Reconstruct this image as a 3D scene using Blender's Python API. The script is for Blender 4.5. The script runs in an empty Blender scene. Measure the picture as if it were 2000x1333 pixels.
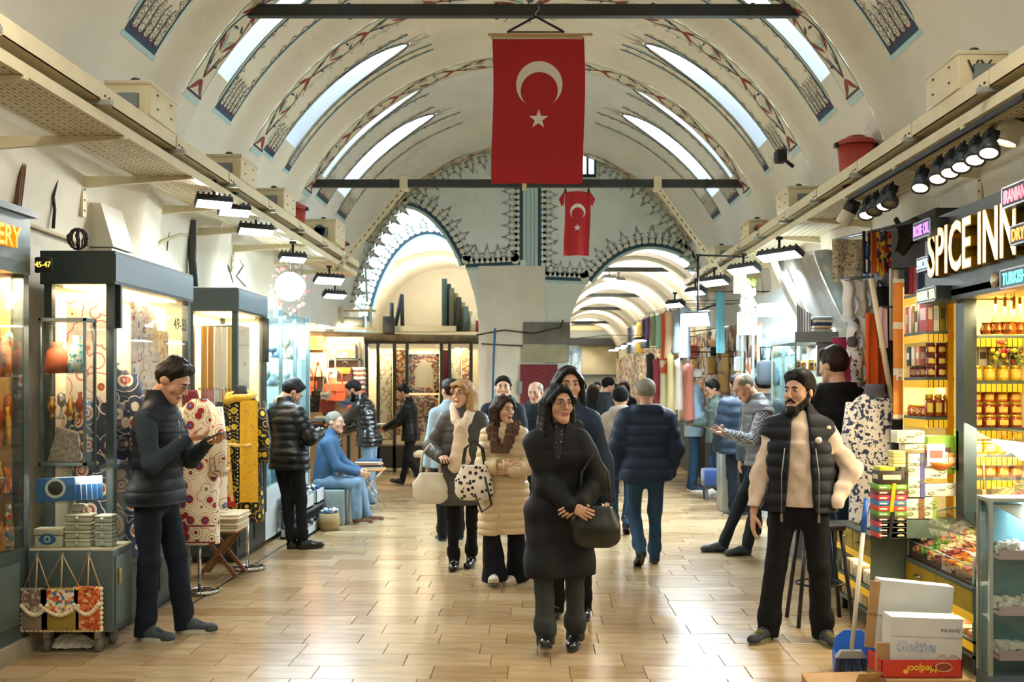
import bpy, bmesh, math, random
import numpy as np
from mathutils import Vector, Matrix
S = bpy.context.scene
C = S.collection
rnd = random.Random(7)
PI = math.pi
sin, cos = math.sin, math.cos
# ---------------------------------------------------------------- camera (35 mm, level, at eye height; image taken as 2000 x 1333)
F, VX, VY, H = 1944.0, 1045.0, 750.0, 1.68
cam = bpy.data.cameras.new('camera')
cam.sensor_width = 36; cam.lens = 36 * F / 2000
cam.shift_x = -(VX - 1000) / 2000; cam.shift_y = (VY - 666.5) / 2000
cam.clip_start = .1; cam.clip_end = 200
cam.dof.use_dof = True; cam.dof.focus_distance = 7.2; cam.dof.aperture_fstop = 3.2
co = bpy.data.objects.new('camera', cam); C.objects.link(co)
co.location = (0, 0, H); co.rotation_euler = (PI / 2, 0, 0)
S.camera = co
# ---------------------------------------------------------------- sky seen through the roof slots
W = bpy.data.worlds.new('sky'); S.world = W; W.use_nodes = True
bg = W.node_tree.nodes['Background']
bg.inputs[0].default_value = (.80, .90, 1.0, 1); bg.inputs[1].default_value = 6.5
# ---------------------------------------------------------------- exposure
S.view_settings.view_transform = 'Standard'; S.view_settings.look = 'None'
S.view_settings.exposure = 0.2; S.view_settings.gamma = 1.0
S.view_settings.use_curve_mapping = False
S.cycles.max_bounces = 4; S.cycles.diffuse_bounces = 3; S.cycles.glossy_bounces = 2
S.cycles.use_adaptive_sampling = True; S.cycles.adaptive_threshold = .14; S.cycles.adaptive_min_samples = 14
S.cycles.transparent_max_bounces = 10; S.cycles.transmission_bounces = 4
S.cycles.sample_clamp_indirect = 4; S.cycles.sample_clamp_direct = 12; S.cycles.use_denoising = True
S.cycles.caustics_reflective = False; S.cycles.caustics_refractive = False
def lamp(kind, loc, power, col=(1, 1, 1), size=.3, rot=(0, 0, 0), name='lamp_light', sy=None, spot=1.9, parent=None):
 l = bpy.data.lights.new(name, kind); l.energy = power; l.color = col
 if kind == 'AREA':
  l.size = size
  if sy: l.shape = 'RECTANGLE'; l.size_y = sy
 elif kind == 'SPOT': l.spot_size = spot; l.spot_blend = .6; l.shadow_soft_size = size
 else: l.shadow_soft_size = size
 o = bpy.data.objects.new(name, l); C.objects.link(o); o.location = loc; o.rotation_euler = rot
 return o
WARM, COOL, NEUT = (1, .80, .52), (.78, .92, 1.0), (1, .93, .82)
for yy in (-1.5, 1.5, 4.2):  # unseen fill lights added overhead, around and behind the camera
 lamp('AREA', (-1.9, yy, 4.3), 32, NEUT, .5, (0, .35, 0), 'hall_fill'); lamp('AREA', (1.7, yy, 4.3), 32, NEUT, .5, (0, -.35, 0), 'hall_fill')
# ---------------------------------------------------------------- helpers
def P(px, py, Y): return Vector(((px - VX) * Y / F, Y, H + (VY - py) * Y / F))
def XX(px, Y): return (px - VX) * Y / F
def ZZ(py, Y): return H + (VY - py) * Y / F
def rgb(h):
 f = lambda c: (c / 255 / 12.92) if c / 255 <= .04045 else ((c / 255 + .055) / 1.055) ** 2.4
 if isinstance(h, str): h = tuple(int(h[i:i + 2], 16) for i in (0, 2, 4))
 return tuple(f(c) for c in h) + (1,)
MATS = {}
def _nt(name):
 m = bpy.data.materials.new(name); m.use_nodes = True
 nt = m.node_tree; b = nt.nodes['Principled BSDF']
 return m, nt, b
def _nd(nt, t, **kw):
 n = nt.nodes.new(t)
 for k, v in kw.items(): setattr(n, k, v)
 return n
def _co(nt, coord='Object', scale=(1, 1, 1), rot=(0, 0, 0)):
 t = _nd(nt, 'ShaderNodeTexCoord'); mp = _nd(nt, 'ShaderNodeMapping')
 mp.inputs['Scale'].default_value = scale; mp.inputs['Rotation'].default_value = rot
 nt.links.new(t.outputs[coord], mp.inputs[0]); return mp.outputs[0]
def _bump(nt, b, src, st, dist=.01):
 bp = _nd(nt, 'ShaderNodeBump'); bp.inputs['Strength'].default_value = st; bp.inputs['Distance'].default_value = dist
 nt.links.new(src, bp.inputs['Height']); nt.links.new(bp.outputs[0], b.inputs['Normal'])
def mat(name, col='cccccc', r=.6, m=0, spec=.5, em=None, es=0, var=0, vs=4, bump=0, bs=40, sheen=0, coat=0, stretch=(1, 1, 1), vcol=None, sss=0):
 if name in MATS: return MATS[name]
 ma, nt, b = _nt(name); c = rgb(col)
 b.inputs['Base Color'].default_value = c; b.inputs['Roughness'].default_value = r
 b.inputs['Metallic'].default_value = m; b.inputs['Specular IOR Level'].default_value = spec
 b.inputs['Sheen Weight'].default_value = sheen; b.inputs['Coat Weight'].default_value = coat
 b.inputs['Coat Roughness'].default_value = .1
 if es:
  b.inputs['Emission Color'].default_value = rgb(em or col); b.inputs['Emission Strength'].default_value = es
  ma.cycles.emission_sampling = 'NONE'
 if var or bump:
  cv = _co(nt, 'Object', stretch)
 if var:
  n = _nd(nt, 'ShaderNodeTexNoise'); n.inputs['Scale'].default_value = vs; n.inputs['Detail'].default_value = 5
  nt.links.new(cv, n.inputs[0])
  mx = _nd(nt, 'ShaderNodeValToRGB')
  lo = rgb(vcol)[:3] if vcol else tuple(v * (1 - var) for v in c[:3])
  hi = c[:3] if vcol else tuple(min(1, v * (1 + var * .6)) for v in c[:3])
  mx.color_ramp.elements[0].color = lo + (1,); mx.color_ramp.elements[1].color = hi + (1,)
  mx.color_ramp.elements[0].position = .3; mx.color_ramp.elements[1].position = .68
  nt.links.new(n.outputs[0], mx.inputs[0]); nt.links.new(mx.outputs[0], b.inputs['Base Color'])
 if bump:
  n2 = _nd(nt, 'ShaderNodeTexNoise'); n2.inputs['Scale'].default_value = bs; n2.inputs['Detail'].default_value = 3
  nt.links.new(cv, n2.inputs[0]); _bump(nt, b, n2.outputs[0], bump)
 MATS[name] = ma; return ma
def ramp(nt, src, cols, pos=None, const=True):
 r = _nd(nt, 'ShaderNodeValToRGB'); e = r.color_ramp.elements
 r.color_ramp.interpolation = 'CONSTANT' if const else 'LINEAR'
 n = len(cols); pos = pos or [i / n for i in range(n)]
 while len(e) < n: e.new(.5)
 for i in range(n): e[i].position = pos[i]
 for i in range(n): e[i].color = rgb(cols[i])
 nt.links.new(src, r.inputs[0]); return r.outputs[0]
def pat(name, kind, cols, s=10, r=.8, pos=None, rot=(0, 0, 0), stretch=(1, 1, 1), bump=0, sheen=.1, em=0, coord='Object', m=0):
 """printed / woven cloth, card and carpet patterns"""
 if name in MATS: return MATS[name]
 ma, nt, b = _nt(name); b.inputs['Roughness'].default_value = r; b.inputs['Sheen Weight'].default_value = sheen
 b.inputs['Metallic'].default_value = m
 cv = _co(nt, coord, tuple(s * k for k in stretch), rot)
 L = nt.links.new
 if kind in ('cells', 'rand', 'floral', 'edges'):
  v = _nd(nt, 'ShaderNodeTexVoronoi'); v.inputs['Scale'].default_value = 1
  if kind == 'edges': v.feature = 'DISTANCE_TO_EDGE'
  L(cv, v.inputs[0])
  if kind == 'rand':
   sp = _nd(nt, 'ShaderNodeSeparateColor'); L(v.outputs['Color'], sp.inputs[0]); o = ramp(nt, sp.outputs[0], cols, pos)
  elif kind == 'floral':
   n = _nd(nt, 'ShaderNodeTexNoise'); n.inputs['Scale'].default_value = 2.2; n.inputs['Detail'].default_value = 2; L(cv, n.inputs[0])
   ad = _nd(nt, 'ShaderNodeMath', operation='MULTIPLY_ADD'); L(n.outputs[0], ad.inputs[0]); ad.inputs[1].default_value = .5
   L(v.outputs['Distance'], ad.inputs[2]); o = ramp(nt, ad.outputs[0], cols, pos)
  else: o = ramp(nt, v.outputs['Distance'], cols, pos)
 elif kind == 'stripes':
  w = _nd(nt, 'ShaderNodeTexWave'); w.inputs['Scale'].default_value = 1; w.wave_profile = 'SAW'; L(cv, w.inputs[0]); o = ramp(nt, w.outputs['Fac'], cols, pos)
 elif kind == 'check':
  w = _nd(nt, 'ShaderNodeTexChecker'); w.inputs['Scale'].default_value = 1; L(cv, w.inputs[0])
  w.inputs[1].default_value = rgb(cols[0]); w.inputs[2].default_value = rgb(cols[1]); o = w.outputs[0]
 elif kind == 'brick':
  w = _nd(nt, 'ShaderNodeTexBrick'); w.inputs['Scale'].default_value = 1; L(cv, w.inputs[0])
  for i in range(3): w.inputs[1 + i].default_value = rgb(cols[i])
  o = w.outputs[0]
 else:
  n = _nd(nt, 'ShaderNodeTexNoise'); n.inputs['Scale'].default_value = 1; n.inputs['Detail'].default_value = 4; L(cv, n.inputs[0])
  o = ramp(nt, n.outputs[0], cols, pos or [.25 + .5 * i / len(cols) for i in range(len(cols))])
 L(o, b.inputs['Base Color'])
 if em: L(o, b.inputs['Emission Color']); b.inputs['Emission Strength'].default_value = em; ma.cycles.emission_sampling = 'NONE'
 if bump:
  n2 = _nd(nt, 'ShaderNodeTexNoise'); n2.inputs['Scale'].default_value = 3; L(cv, n2.inputs[0]); _bump(nt, b, n2.outputs[0], bump)
 MATS[name] = ma; return ma
def glassmat(name, tint='ffffff', refl=.12, r=.02):
 if name in MATS: return MATS[name]
 ma = bpy.data.materials.new(name); ma.use_nodes = True; nt = ma.node_tree; nt.nodes.clear()
 o = _nd(nt, 'ShaderNodeOutputMaterial'); t = _nd(nt, 'ShaderNodeBsdfTransparent'); g = _nd(nt, 'ShaderNodeBsdfGlossy')
 mx = _nd(nt, 'ShaderNodeMixShader'); lw = _nd(nt, 'ShaderNodeLayerWeight'); lw.inputs[0].default_value = .25
 mm = _nd(nt, 'ShaderNodeMath', operation='MULTIPLY_ADD'); mm.inputs[1].default_value = .28; mm.inputs[2].default_value = refl * .2
 t.inputs[0].default_value = rgb(tint); g.inputs['Roughness'].default_value = r
 L = nt.links.new; L(lw.outputs['Fresnel'], mm.inputs[0]); L(mm.outputs[0], mx.inputs[0]); L(t.outputs[0], mx.inputs[1]); L(g.outputs[0], mx.inputs[2]); L(mx.outputs[0], o.inputs[0])
 MATS[name] = ma; return ma
class B:
 """collects shapes; becomes ONE mesh object"""
 def __init__(s): s.v = []; s.f = []; s.mi = []; s.sm = []
 def add(s, vs, fs, m=0, sm=False):
  o = len(s.v); s.v += [tuple(p) for p in vs]
  for f in fs: s.f.append(tuple(i + o for i in f)); s.mi.append(m); s.sm.append(sm)
  return s
 def box(s, x0, x1, y0, y1, z0, z1, m=0):
  return s.hexa([(x0, y0, z0), (x1, y0, z0), (x1, y1, z0), (x0, y1, z0), (x0, y0, z1), (x1, y0, z1), (x1, y1, z1), (x0, y1, z1)], m)
 def cb(s, c, d, m=0): return s.box(c[0] - d[0] / 2, c[0] + d[0] / 2, c[1] - d[1] / 2, c[1] + d[1] / 2, c[2] - d[2] / 2, c[2] + d[2] / 2, m)
 def hexa(s, p, m=0): return s.add(p, [(0, 3, 2, 1), (4, 5, 6, 7), (0, 1, 5, 4), (1, 2, 6, 5), (2, 3, 7, 6), (3, 0, 4, 7)], m)
 def rbox(s, x0, x1, y0, y1, z0, z1, r=.01, m=0):
  """box with chamfered edges"""
  r = min(r, (x1 - x0) * .45, (y1 - y0) * .45, (z1 - z0) * .45)
  bm = bmesh.new(); bmesh.ops.create_cube(bm, size=1)
  for v in bm.verts: v.co = Vector(((x0 + x1) / 2 + v.co.x * (x1 - x0), (y0 + y1) / 2 + v.co.y * (y1 - y0), (z0 + z1) / 2 + v.co.z * (z1 - z0)))
  bmesh.ops.bevel(bm, geom=bm.edges[:], offset=r, segments=2, profile=.5, affect='EDGES')
  bm.verts.index_update(); s.add([v.co[:] for v in bm.verts], [[v.index for v in f.verts] for f in bm.faces], m, True); bm.free(); return s
 def extr(s, poly, vec, m=0, sm=False):
  n = len(poly); vec = Vector(vec); a = [Vector(p) for p in poly]
  return s.add(a + [p + vec for p in a], [tuple(range(n - 1, -1, -1)), tuple(range(n, 2 * n))] + [(i, (i + 1) % n, n + (i + 1) % n, n + i) for i in range(n)], m, sm)
 def tube(s, pts, r, n=6, m=0, caps=True, closed=False):
  pts = [Vector(p) for p in pts]; k = len(pts); rs = r if isinstance(r, (list, tuple)) else [r] * k
  vs = []; up = None
  for i, p in enumerate(pts):
   d = (pts[(i + 1) % k] - pts[i - 1]) if closed else (pts[min(i + 1, k - 1)] - pts[max(i - 1, 0)])
   d = d.normalized() if d.length > 1e-9 else Vector((0, 0, 1))
   if up is None: up = d.orthogonal().normalized()
   up = (up - d * up.dot(d)); up = up.normalized() if up.length > 1e-6 else d.orthogonal().normalized()
   w = d.cross(up)
   for j in range(n):
    a = 2 * PI * j / n; vs.append(p + (up * cos(a) + w * sin(a)) * rs[i])
  fs = [(i * n + j, i * n + (j + 1) % n, ((i + 1) % k) * n + (j + 1) % n, ((i + 1) % k) * n + j) for i in range(k if closed else k - 1) for j in range(n)]
  if caps and not closed: fs += [tuple(range(n - 1, -1, -1)), tuple(range((k - 1) * n, k * n))]
  return s.add(vs, fs, m, n > 4)
 def cyl(s, c, r, h, n=16, m=0, r2=None):
  return s.lathe(c, [(0, 0), (r, 0), (r if r2 is None else r2, h), (0, h)], n, m)
 def lathe(s, c, prof, n=16, m=0, ax='z', sm=True):
  vs = []; k = len(prof)
  for (r, h) in prof:
   for j in range(n):
    a = 2 * PI * j / n; q = (r * cos(a), r * sin(a), h)
    if ax == 'y': q = (q[0], q[2], q[1])
    elif ax == 'x': q = (q[2], q[0], q[1])
    vs.append((c[0] + q[0], c[1] + q[1], c[2] + q[2]))
  return s.add(vs, [(i * n + j, i * n + (j + 1) % n, (i + 1) * n + (j + 1) % n, (i + 1) * n + j) for i in range(k - 1) for j in range(n)], m, sm)
 def grid(s, f, nu, nv, m=0, sm=True, skip=None, thick=None):
  vs = [f(i / nu, j / nv) for i in range(nu + 1) for j in range(nv + 1)]
  fs = [(i * (nv + 1) + j, (i + 1) * (nv + 1) + j, (i + 1) * (nv + 1) + j + 1, i * (nv + 1) + j + 1) for i in range(nu) for j in range(nv) if not (skip and skip(i, j))]
  s.add(vs, fs, m, sm)
  return s
 def ball(s, c, r, n=8, m=0, sc=(1, 1, 1)):
  vs = [];
  for i in range(n + 1):
   for j in range(2 * n):
    a = PI * i / n; b = PI * j / n
    vs.append((c[0] + r * sc[0] * sin(a) * cos(b), c[1] + r * sc[1] * sin(a) * sin(b), c[2] + r * sc[2] * cos(a)))
  return s.add(vs, [(i * 2 * n + j, (i + 1) * 2 * n + j, (i + 1) * 2 * n + (j + 1) % (2 * n), i * 2 * n + (j + 1) % (2 * n)) for i in range(n) for j in range(2 * n)], m, True)
 def quad(s, a, b, c, d, m=0): return s.add([a, b, c, d], [(0, 1, 2, 3)], m)
 def mesh(s, name, mats, off=(0, 0, 0)):
  me = bpy.data.meshes.new(name)
  ox, oy, oz = off
  me.from_pydata([(x - ox, y - oy, z - oz) for x, y, z in s.v], [], s.f)
  for ma in (mats if isinstance(mats, (list, tuple)) else [mats]): me.materials.append(ma)
  me.polygons.foreach_set('material_index', s.mi); me.polygons.foreach_set('use_smooth', s.sm); me.update()
  return me
 def base(s):
  a = np.array(s.v); lo = a.min(0); hi = a.max(0)
  return ((lo[0] + hi[0]) / 2, (lo[1] + hi[1]) / 2, lo[2])
def tag(o, label=None, cat=None, group=None, kind=None):
 if label: o['label'] = label
 if cat: o['category'] = cat
 if group: o['group'] = group
 if kind: o['kind'] = kind
 return o
def thing(name, label, cat, loc=(0, 0, 0), rz=0, group=None):
 o = bpy.data.objects.new(name, None); C.objects.link(o); o.empty_display_size = .1
 o.location = loc; o.rotation_euler = (0, 0, rz); return tag(o, label, cat, group)
def wloc(o):
 v = Vector((0, 0, 0))
 while o: v += o.location; o = o.parent
 return v
def part(name, b, mats, parent, w=0, label=None, kind=None):
 """w=1: shapes were given in world coordinates (parents unrotated)"""
 off = wloc(parent) if w else (0, 0, 0)
 o = bpy.data.objects.new(name, b.mesh(name, mats, off)); C.objects.link(o); o.parent = parent
 if label: o['label'] = label
 if kind: o['kind'] = kind
 return o
def single(name, b, mats, label=None, cat=None, group=None, kind=None):
 """a thing that is one mesh, given in world coordinates; origin moved to its base"""
 off = b.base()
 o = bpy.data.objects.new(name, b.mesh(name, mats, off)); C.objects.link(o); o.location = off
 return tag(o, label, cat, group, kind)
def struct(name, b, mats): return single(name, b, mats, kind='structure')
def inst(name, me, parent=None, loc=(0, 0, 0), rot=(0, 0, 0), sc=None, label=None, cat=None, group=None):
 o = bpy.data.objects.new(name, me); C.objects.link(o); o.location = loc; o.rotation_euler = rot
 if sc: o.scale = sc if isinstance(sc, (tuple, list)) else (sc, sc, sc)
 if parent: o.parent = parent
 return tag(o, label, cat, group)
KIDS = {}
def copy_tree(o, parent=None, loc=None, rot=None, label=None):
 c = o.copy(); C.objects.link(c)
 if parent is not None: c.parent = parent
 if loc is not None: c.location = loc
 if rot is not None: c.rotation_euler = rot
 if label: c['label'] = label
 for ch in [k for k in bpy.data.objects if k.parent == o]: copy_tree(ch, c)
 return c
def text_b(body, size, depth=.004, m=0, sx=1.0, align='CENTER', shear=0, bold=0):
 """lettering in the local XZ plane, facing -Y, centred on the origin"""
 cu = bpy.data.curves.new('lettering', 'FONT'); cu.body = body; cu.size = size; cu.extrude = depth; cu.align_x = align; cu.align_y = 'CENTER'; cu.shear = shear; cu.offset = bold
 cu.resolution_u = 3
 o = bpy.data.objects.new('lettering', cu); C.objects.link(o); dg = bpy.context.evaluated_depsgraph_get()
 me = bpy.data.meshes.new_from_object(o.evaluated_get(dg)); b = B()
 b.add([(v.co.x * sx, -v.co.z, v.co.y) for v in me.vertices], [tuple(p.vertices) for p in me.polygons], m)
 bpy.data.objects.remove(o); bpy.data.curves.remove(cu); bpy.data.meshes.remove(me); return b
def tr(b, M):
 b.v = [tuple(M @ Vector(p)) for p in b.v]; return b
def rotz(a): return Matrix.Rotation(a, 4, 'Z')
def trans(*p): return Matrix.Translation(p)
ORD = ['first', 'second', 'third', 'fourth', 'fifth', 'sixth', 'seventh', 'eighth', 'ninth', 'tenth', 'eleventh', 'twelfth']
plaster = mat('plaster', 'e9e1cb', .85, var=.08, vs=1.5, bump=.25, bs=14)
plaster2 = mat('plaster_pale_blue', 'e0ebe4', .85, var=.08, vs=1.5, bump=.2, bs=14)
wallm = mat('plaster_wall', 'e8e2d2', .8, var=.08, vs=2, bump=.3, bs=10)
iron = mat('painted_iron', '2a2d2a', .55, var=.2, vs=8)
cream_metal = mat('cream_metal', 'd9cba4', .5, var=.06, vs=6)
dkframe = mat('dark_grey_frame', '34403f', .4, spec=.4)
grnframe = mat('green_grey_frame', '4c5a58', .45)
blueframe = mat('slate_blue_frame', '4a626c', .4)
chrome = mat('chrome', 'd8d8d8', .12, 1)
steel = mat('steel', 'a8aaa8', .3, 1)
black = mat('black_plastic', '17181a', .4)
white = mat('white_plastic', 'e6e4dc', .5)
wood = mat('wood', '7a5230', .55, var=.35, vs=5, stretch=(1, 1, 8))
glass = glassmat('clear_glass')
glassg = glassmat('green_edge_glass', 'f6faf7', .2)
gold = mat('gold', 'd9a441', .3, 1, var=.2, vs=20)
brass = mat('brass', 'b88a3c', .35, 1)
lampface = mat('lamp_face_cool', 'ffffff', .5, em='e8f6ff', es=9)
lampwarm = mat('lamp_face_warm', 'ffffff', .5, em='ffe0a8', es=8)
# ================================================================ FLOOR
XC, ZC, RR, RB = -.10, 2.636, 3.21, 3.37
grout = mat('grout', '5e4c36', .8)
slab = B(); slab.box(-6, 6, -4, 44, -.2, -.008)
floor = struct('floor', slab, grout)
tile_cols = ['b0956e', 'a88c66', 'b69c75', 'a1855d', 'b29a74']
def tilemat(i):
 ma, nt, b = _nt('stone_tile_%d' % i); c = rgb(tile_cols[i])
 cv = _co(nt, 'Object', (1.2, 6, 3)); n = _nd(nt, 'ShaderNodeTexNoise'); n.inputs['Scale'].default_value = 2.2; n.inputs['Detail'].default_value = 6
 nt.links.new(cv, n.inputs[0])
 r = _nd(nt, 'ShaderNodeValToRGB'); e = r.color_ramp.elements; e[0].position = .3; e[1].position = .7
 e[0].color = tuple(v * .74 for v in c[:3]) + (1,); e[1].color = tuple(min(1, v * 1.12) for v in c[:3]) + (1,)
 nt.links.new(n.outputs[0], r.inputs[0]); nt.links.new(r.outputs[0], b.inputs['Base Color'])
 m2 = _nd(nt, 'ShaderNodeMapRange'); m2.inputs[3].default_value = .15; m2.inputs[4].default_value = .32
 nt.links.new(n.outputs[0], m2.inputs[0]); nt.links.new(m2.outputs[0], b.inputs['Roughness'])
 b.inputs['Specular IOR Level'].default_value = .6
 bn = _nd(nt, 'ShaderNodeTexNoise'); bn.inputs['Scale'].default_value = 3; nt.links.new(cv, bn.inputs[0]); _bump(nt, b, bn.outputs[0], .10, .01)
 return ma
TM = [tilemat(i) for i in range(5)]
tl = []; r2 = random.Random(3); ROW = .255; y = 4.9
while y < 39:
 x = -3.5 - r2.random() * .5
 xmax = 3.4
 while x < xmax:
  L = r2.choice((.36, .44, .44, .52, .6, .68)); tl.append((y, x, L, r2.randrange(5), r2.uniform(-.0012, .0012))); x += L
 y += ROW
TME = {}
def tmesh(L, k):
 if (L, k) not in TME:
  b = B(); g = .0018; c = .0016
  x0, x1, y0, y1 = g, L - g, .0003, ROW - .0003
  b.add([(x0, y0, -.012), (x1, y0, -.012), (x1, y1, -.012), (x0, y1, -.012), (x0, y0, -c), (x1, y0, -c), (x1, y1, -c), (x0, y1, -c),
   (x0 + c, y0 + c, 0), (x1 - c, y0 + c, 0), (x1 - c, y1 - c, 0), (x0 + c, y1 - c, 0)],
   [(0, 1, 5, 4), (1, 2, 6, 5), (2, 3, 7, 6), (3, 0, 4, 7), (4, 5, 9, 8), (5, 6, 10, 9), (6, 7, 11, 10), (7, 4, 8, 11), (8, 9, 10, 11)])
  TME[(L, k)] = b.mesh('stone_tile', TM[k])
 return TME[(L, k)]
def seen(t):
 Y, x, L = t[0], t[1], t[2]; py = VY + H * F / (Y + ROW / 2)
 a, b_ = VX + x * F / Y, VX + (x + L) * F / Y
 return py < 1345 and b_ > 250 and a < 1680
near = sorted([t for t in tl if seen(t)], key=lambda t: t[0])[:300]
ns = set(near); rest = B()
fl = wloc(floor)
for t in near:
 inst('stone_tile', tmesh(t[2], t[3]), floor, Vector((t[1], t[0], t[4])) - fl)
for t in tl:
 if t in ns: continue
 rest.box(t[1] + .002, t[1] + t[2] - .002, t[0] + .0005, t[0] + ROW - .0005, -.012, t[4], t[3])
part('stone_tile', rest, TM, floor, 1, kind='stuff')
b = B(); b.box(-2.62, -2.60, 7.6, 10.6, -.004, .002); st = part('floor_strip', b, mat('dark_strip', '2c2a28', .4), floor, 1)
# ================================================================ VAULT
def V(th, y, R): a = math.radians(th); return (XC + R * cos(a), y, ZC + R * sin(a))
SLOT0, SLOT1 = 34, 63
skyshaft = mat('slot_plaster', 'dfe6ea', .8)
def bay(y0, y1, slots, cove):
 """barrel bay between two ribs; slots = light openings, cove = where the plaster swells to meet the next rib"""
 ths = list(range(0, 33, 4)) + [SLOT0] + list(range(37, 64, 3)) + [66, 72, 78, 84, 90]
 ths = sorted(set(ths)); ths = ths + [180 - t for t in reversed(ths[:-1])]
 def cols(th):
  t = min(th, 180 - th); w = 1.0
  if t > 52: w = math.sqrt(max(0, 1 - ((t - 52) / (SLOT1 - 52)) ** 2)) if t < SLOT1 else 0
  out = [y0]
  for (a, c) in slots:
   mid = (a + c) / 2; h = (c - a) / 2 * w; out += [mid - h, mid + h]
  return out + [cove] + [cove + (y1 - cove) * k / 6 for k in range(1, 7)]
 def rad(y):
  if y <= cove + 1e-6: return RB
  t = (y - cove) / (y1 - cove); return RB - (RB - RR) * (t * t * (3 - 2 * t))
 n = len(cols(0)); b = B(); vs = []; fs = []
 for th in ths: vs += [V(th, y, rad(y)) for y in cols(th)]
 for i in range(len(ths) - 1):
  tm = min((ths[i] + ths[i + 1]) / 2, 180 - (ths[i] + ths[i + 1]) / 2)
  for j in range(n - 1):
   sl = j % 2 == 1 and j < 2 * len(slots)
   if sl and (SLOT0 < tm < SLOT1 or tm > SLOT1): continue
   fs.append((i * n + j, (i + 1) * n + j, (i + 1) * n + j + 1, i * n + j + 1))
 b.add(vs, fs, 0, True)
 o = struct('ceiling', b, plaster)
 sh = B()
 for (a, c) in slots:
  k = 1 + 2 * slots.index((a, c))
  for side in (0, 1):
   tt = [t for t in ths if SLOT0 <= min(t, 180 - t) <= SLOT1 and ((t < 90) == (side == 0))]
   for i in range(len(tt) - 1):
    for q in (0, 1):
     p0, p1 = cols(tt[i])[k + q], cols(tt[i + 1])[k + q]
     sh.quad(V(tt[i], p0, RB), V(tt[i + 1], p1, RB), V(tt[i + 1], p1, RB + 1.1), V(tt[i], p0, RB + 1.1))
   e = tt[0] if side == 0 else tt[-1]; cc = cols(e)
   sh.quad(V(e, cc[k], RB), V(e, cc[k + 1], RB), V(e, cc[k + 1], RB + 1.1), V(e, cc[k], RB + 1.1))
 if slots: part('slot_shaft', sh, skyshaft, o, 1)
 return o
def rib(y0, y1):
 b = B(); n = 46
 for k in range(n):
  t0, t1 = 180 * k / n, 180 * (k + 1) / n
  a, c = V(t0, y0, RR), V(t1, y0, RR); d, e = V(t1, y1, RR), V(t0, y1, RR)
  b.quad(a, c, d, e); f, g = V(t0, y1, RB + .02), V(t1, y1, RB + .02); b.quad(e, d, g, f)
 b.sm = [True] * len(b.f)
 return struct('trim_%d' % (len([o for o in bpy.data.objects if o.name.startswith('trim_')]) + 1), b, plaster)
bays = [bay(-4, 2.7, [(-1, -.4), (0.6, 1.2)], 2.2), bay(3.05, 5.3, [(3.3, 3.9)], 4.9), bay(5.65, 8.33, [(5.9, 6.5), (7.0, 7.3)], 7.95), bay(8.70, 10.3, [(8.80, 9.38)], 9.95),
  bay(10.66, 12.58, [(10.72, 10.98), (11.55, 12.0)], 12.28), bay(13.0, 17.2, [(13.12, 13.72), (14.55, 15.15)], 15.9)]
ribs = [rib(2.7, 3.05), rib(5.3, 5.65), rib(8.33, 8.70), rib(10.3, 10.66), rib(12.58, 13.0), rib(17.2, 17.62)]
bays[-1].data.materials[0] = mat('plaster_far', 'e2e3da', .85, var=.08, vs=1.5)
ribs[-1].data.materials[0] = bays[-1].data.materials[0]
XL, XR = XC - RB, XC + RB
b = B(); b.box(XL - .3, XL, -4, 15.0, 0, ZC + .01); wall_left = struct('wall_left', b, wallm)
b = B(); b.box(XR, XR + .3, -4, 41, 0, ZC + .01); wall_right = struct('wall_right', b, wallm)
b = B()
for (a, c) in ((2.7, 3.05), (5.3, 5.65), (8.33, 8.7), (10.3, 10.66), (12.58, 13.0)):
 b2 = B(); b2.box(XL, XC - RR, a, c, 0, ZC); b2.box(XC + RR, XR, a, c, 0, ZC)
 struct('trim_%d' % (len([o for o in bpy.data.objects if o.name.startswith('trim_')]) + 1), b2, wallm)
b = B(); b.box(-4, 4, -4.3, -4.0, 0, 6.4); struct('wall_light_block', b, wallm)  # unseen wall added behind the camera to keep sky light out of the hall
b = B(); b.box(-6, -5.7, 14.7, 20, 0, 4.0); b.box(-6, XL - .3, 14.7, 15.0, 0, 4); b.box(-6, XL, 14.7, 19.6, 2.9, 3.1); struct('wall_side', b, wallm)
# ================================================================ painted ornament on ribs and bays
P_red = mat('paint_red', '8e3a34', .8); P_blue = mat('paint_blue', '2f4d60', .8); P_mint = mat('paint_mint', 'b4cdb8', .8); P_dark = mat('paint_dark', '39424a', .8)
P_cyan = mat('paint_pale_cyan', 'b9d6d2', .8); P_cream = mat('paint_cream', 'e2d9bd', .8); P_wine = mat('paint_wine', '6e2c3c', .8)
P_lace = pat('paint_lace', 'edges', ['5c5e5a', '9a9a8e', 'dcd4bc'], 26, .85, [0, .035, .085], sheen=0)
PM = [P_red, P_blue, P_mint, P_dark, P_cyan, P_cream, P_wine, P_lace]
def leafpts(s, y, ang, L, w, n=7, bend=.25):
 up = []; dn = []
 for i in range(n + 1):
  t = i / n; h = w * math.sin(PI * t ** .75) * (1 - .25 * t); off = bend * L * t * t
  up.append((t * L, off + h)); dn.append((t * L, off - h * .6))
 p = up + dn[::-1][1:-1]; ca, sa = cos(ang), sin(ang)
 return [(s + a * ca - c * sa, y + a * sa + c * ca) for a, c in p]
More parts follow.
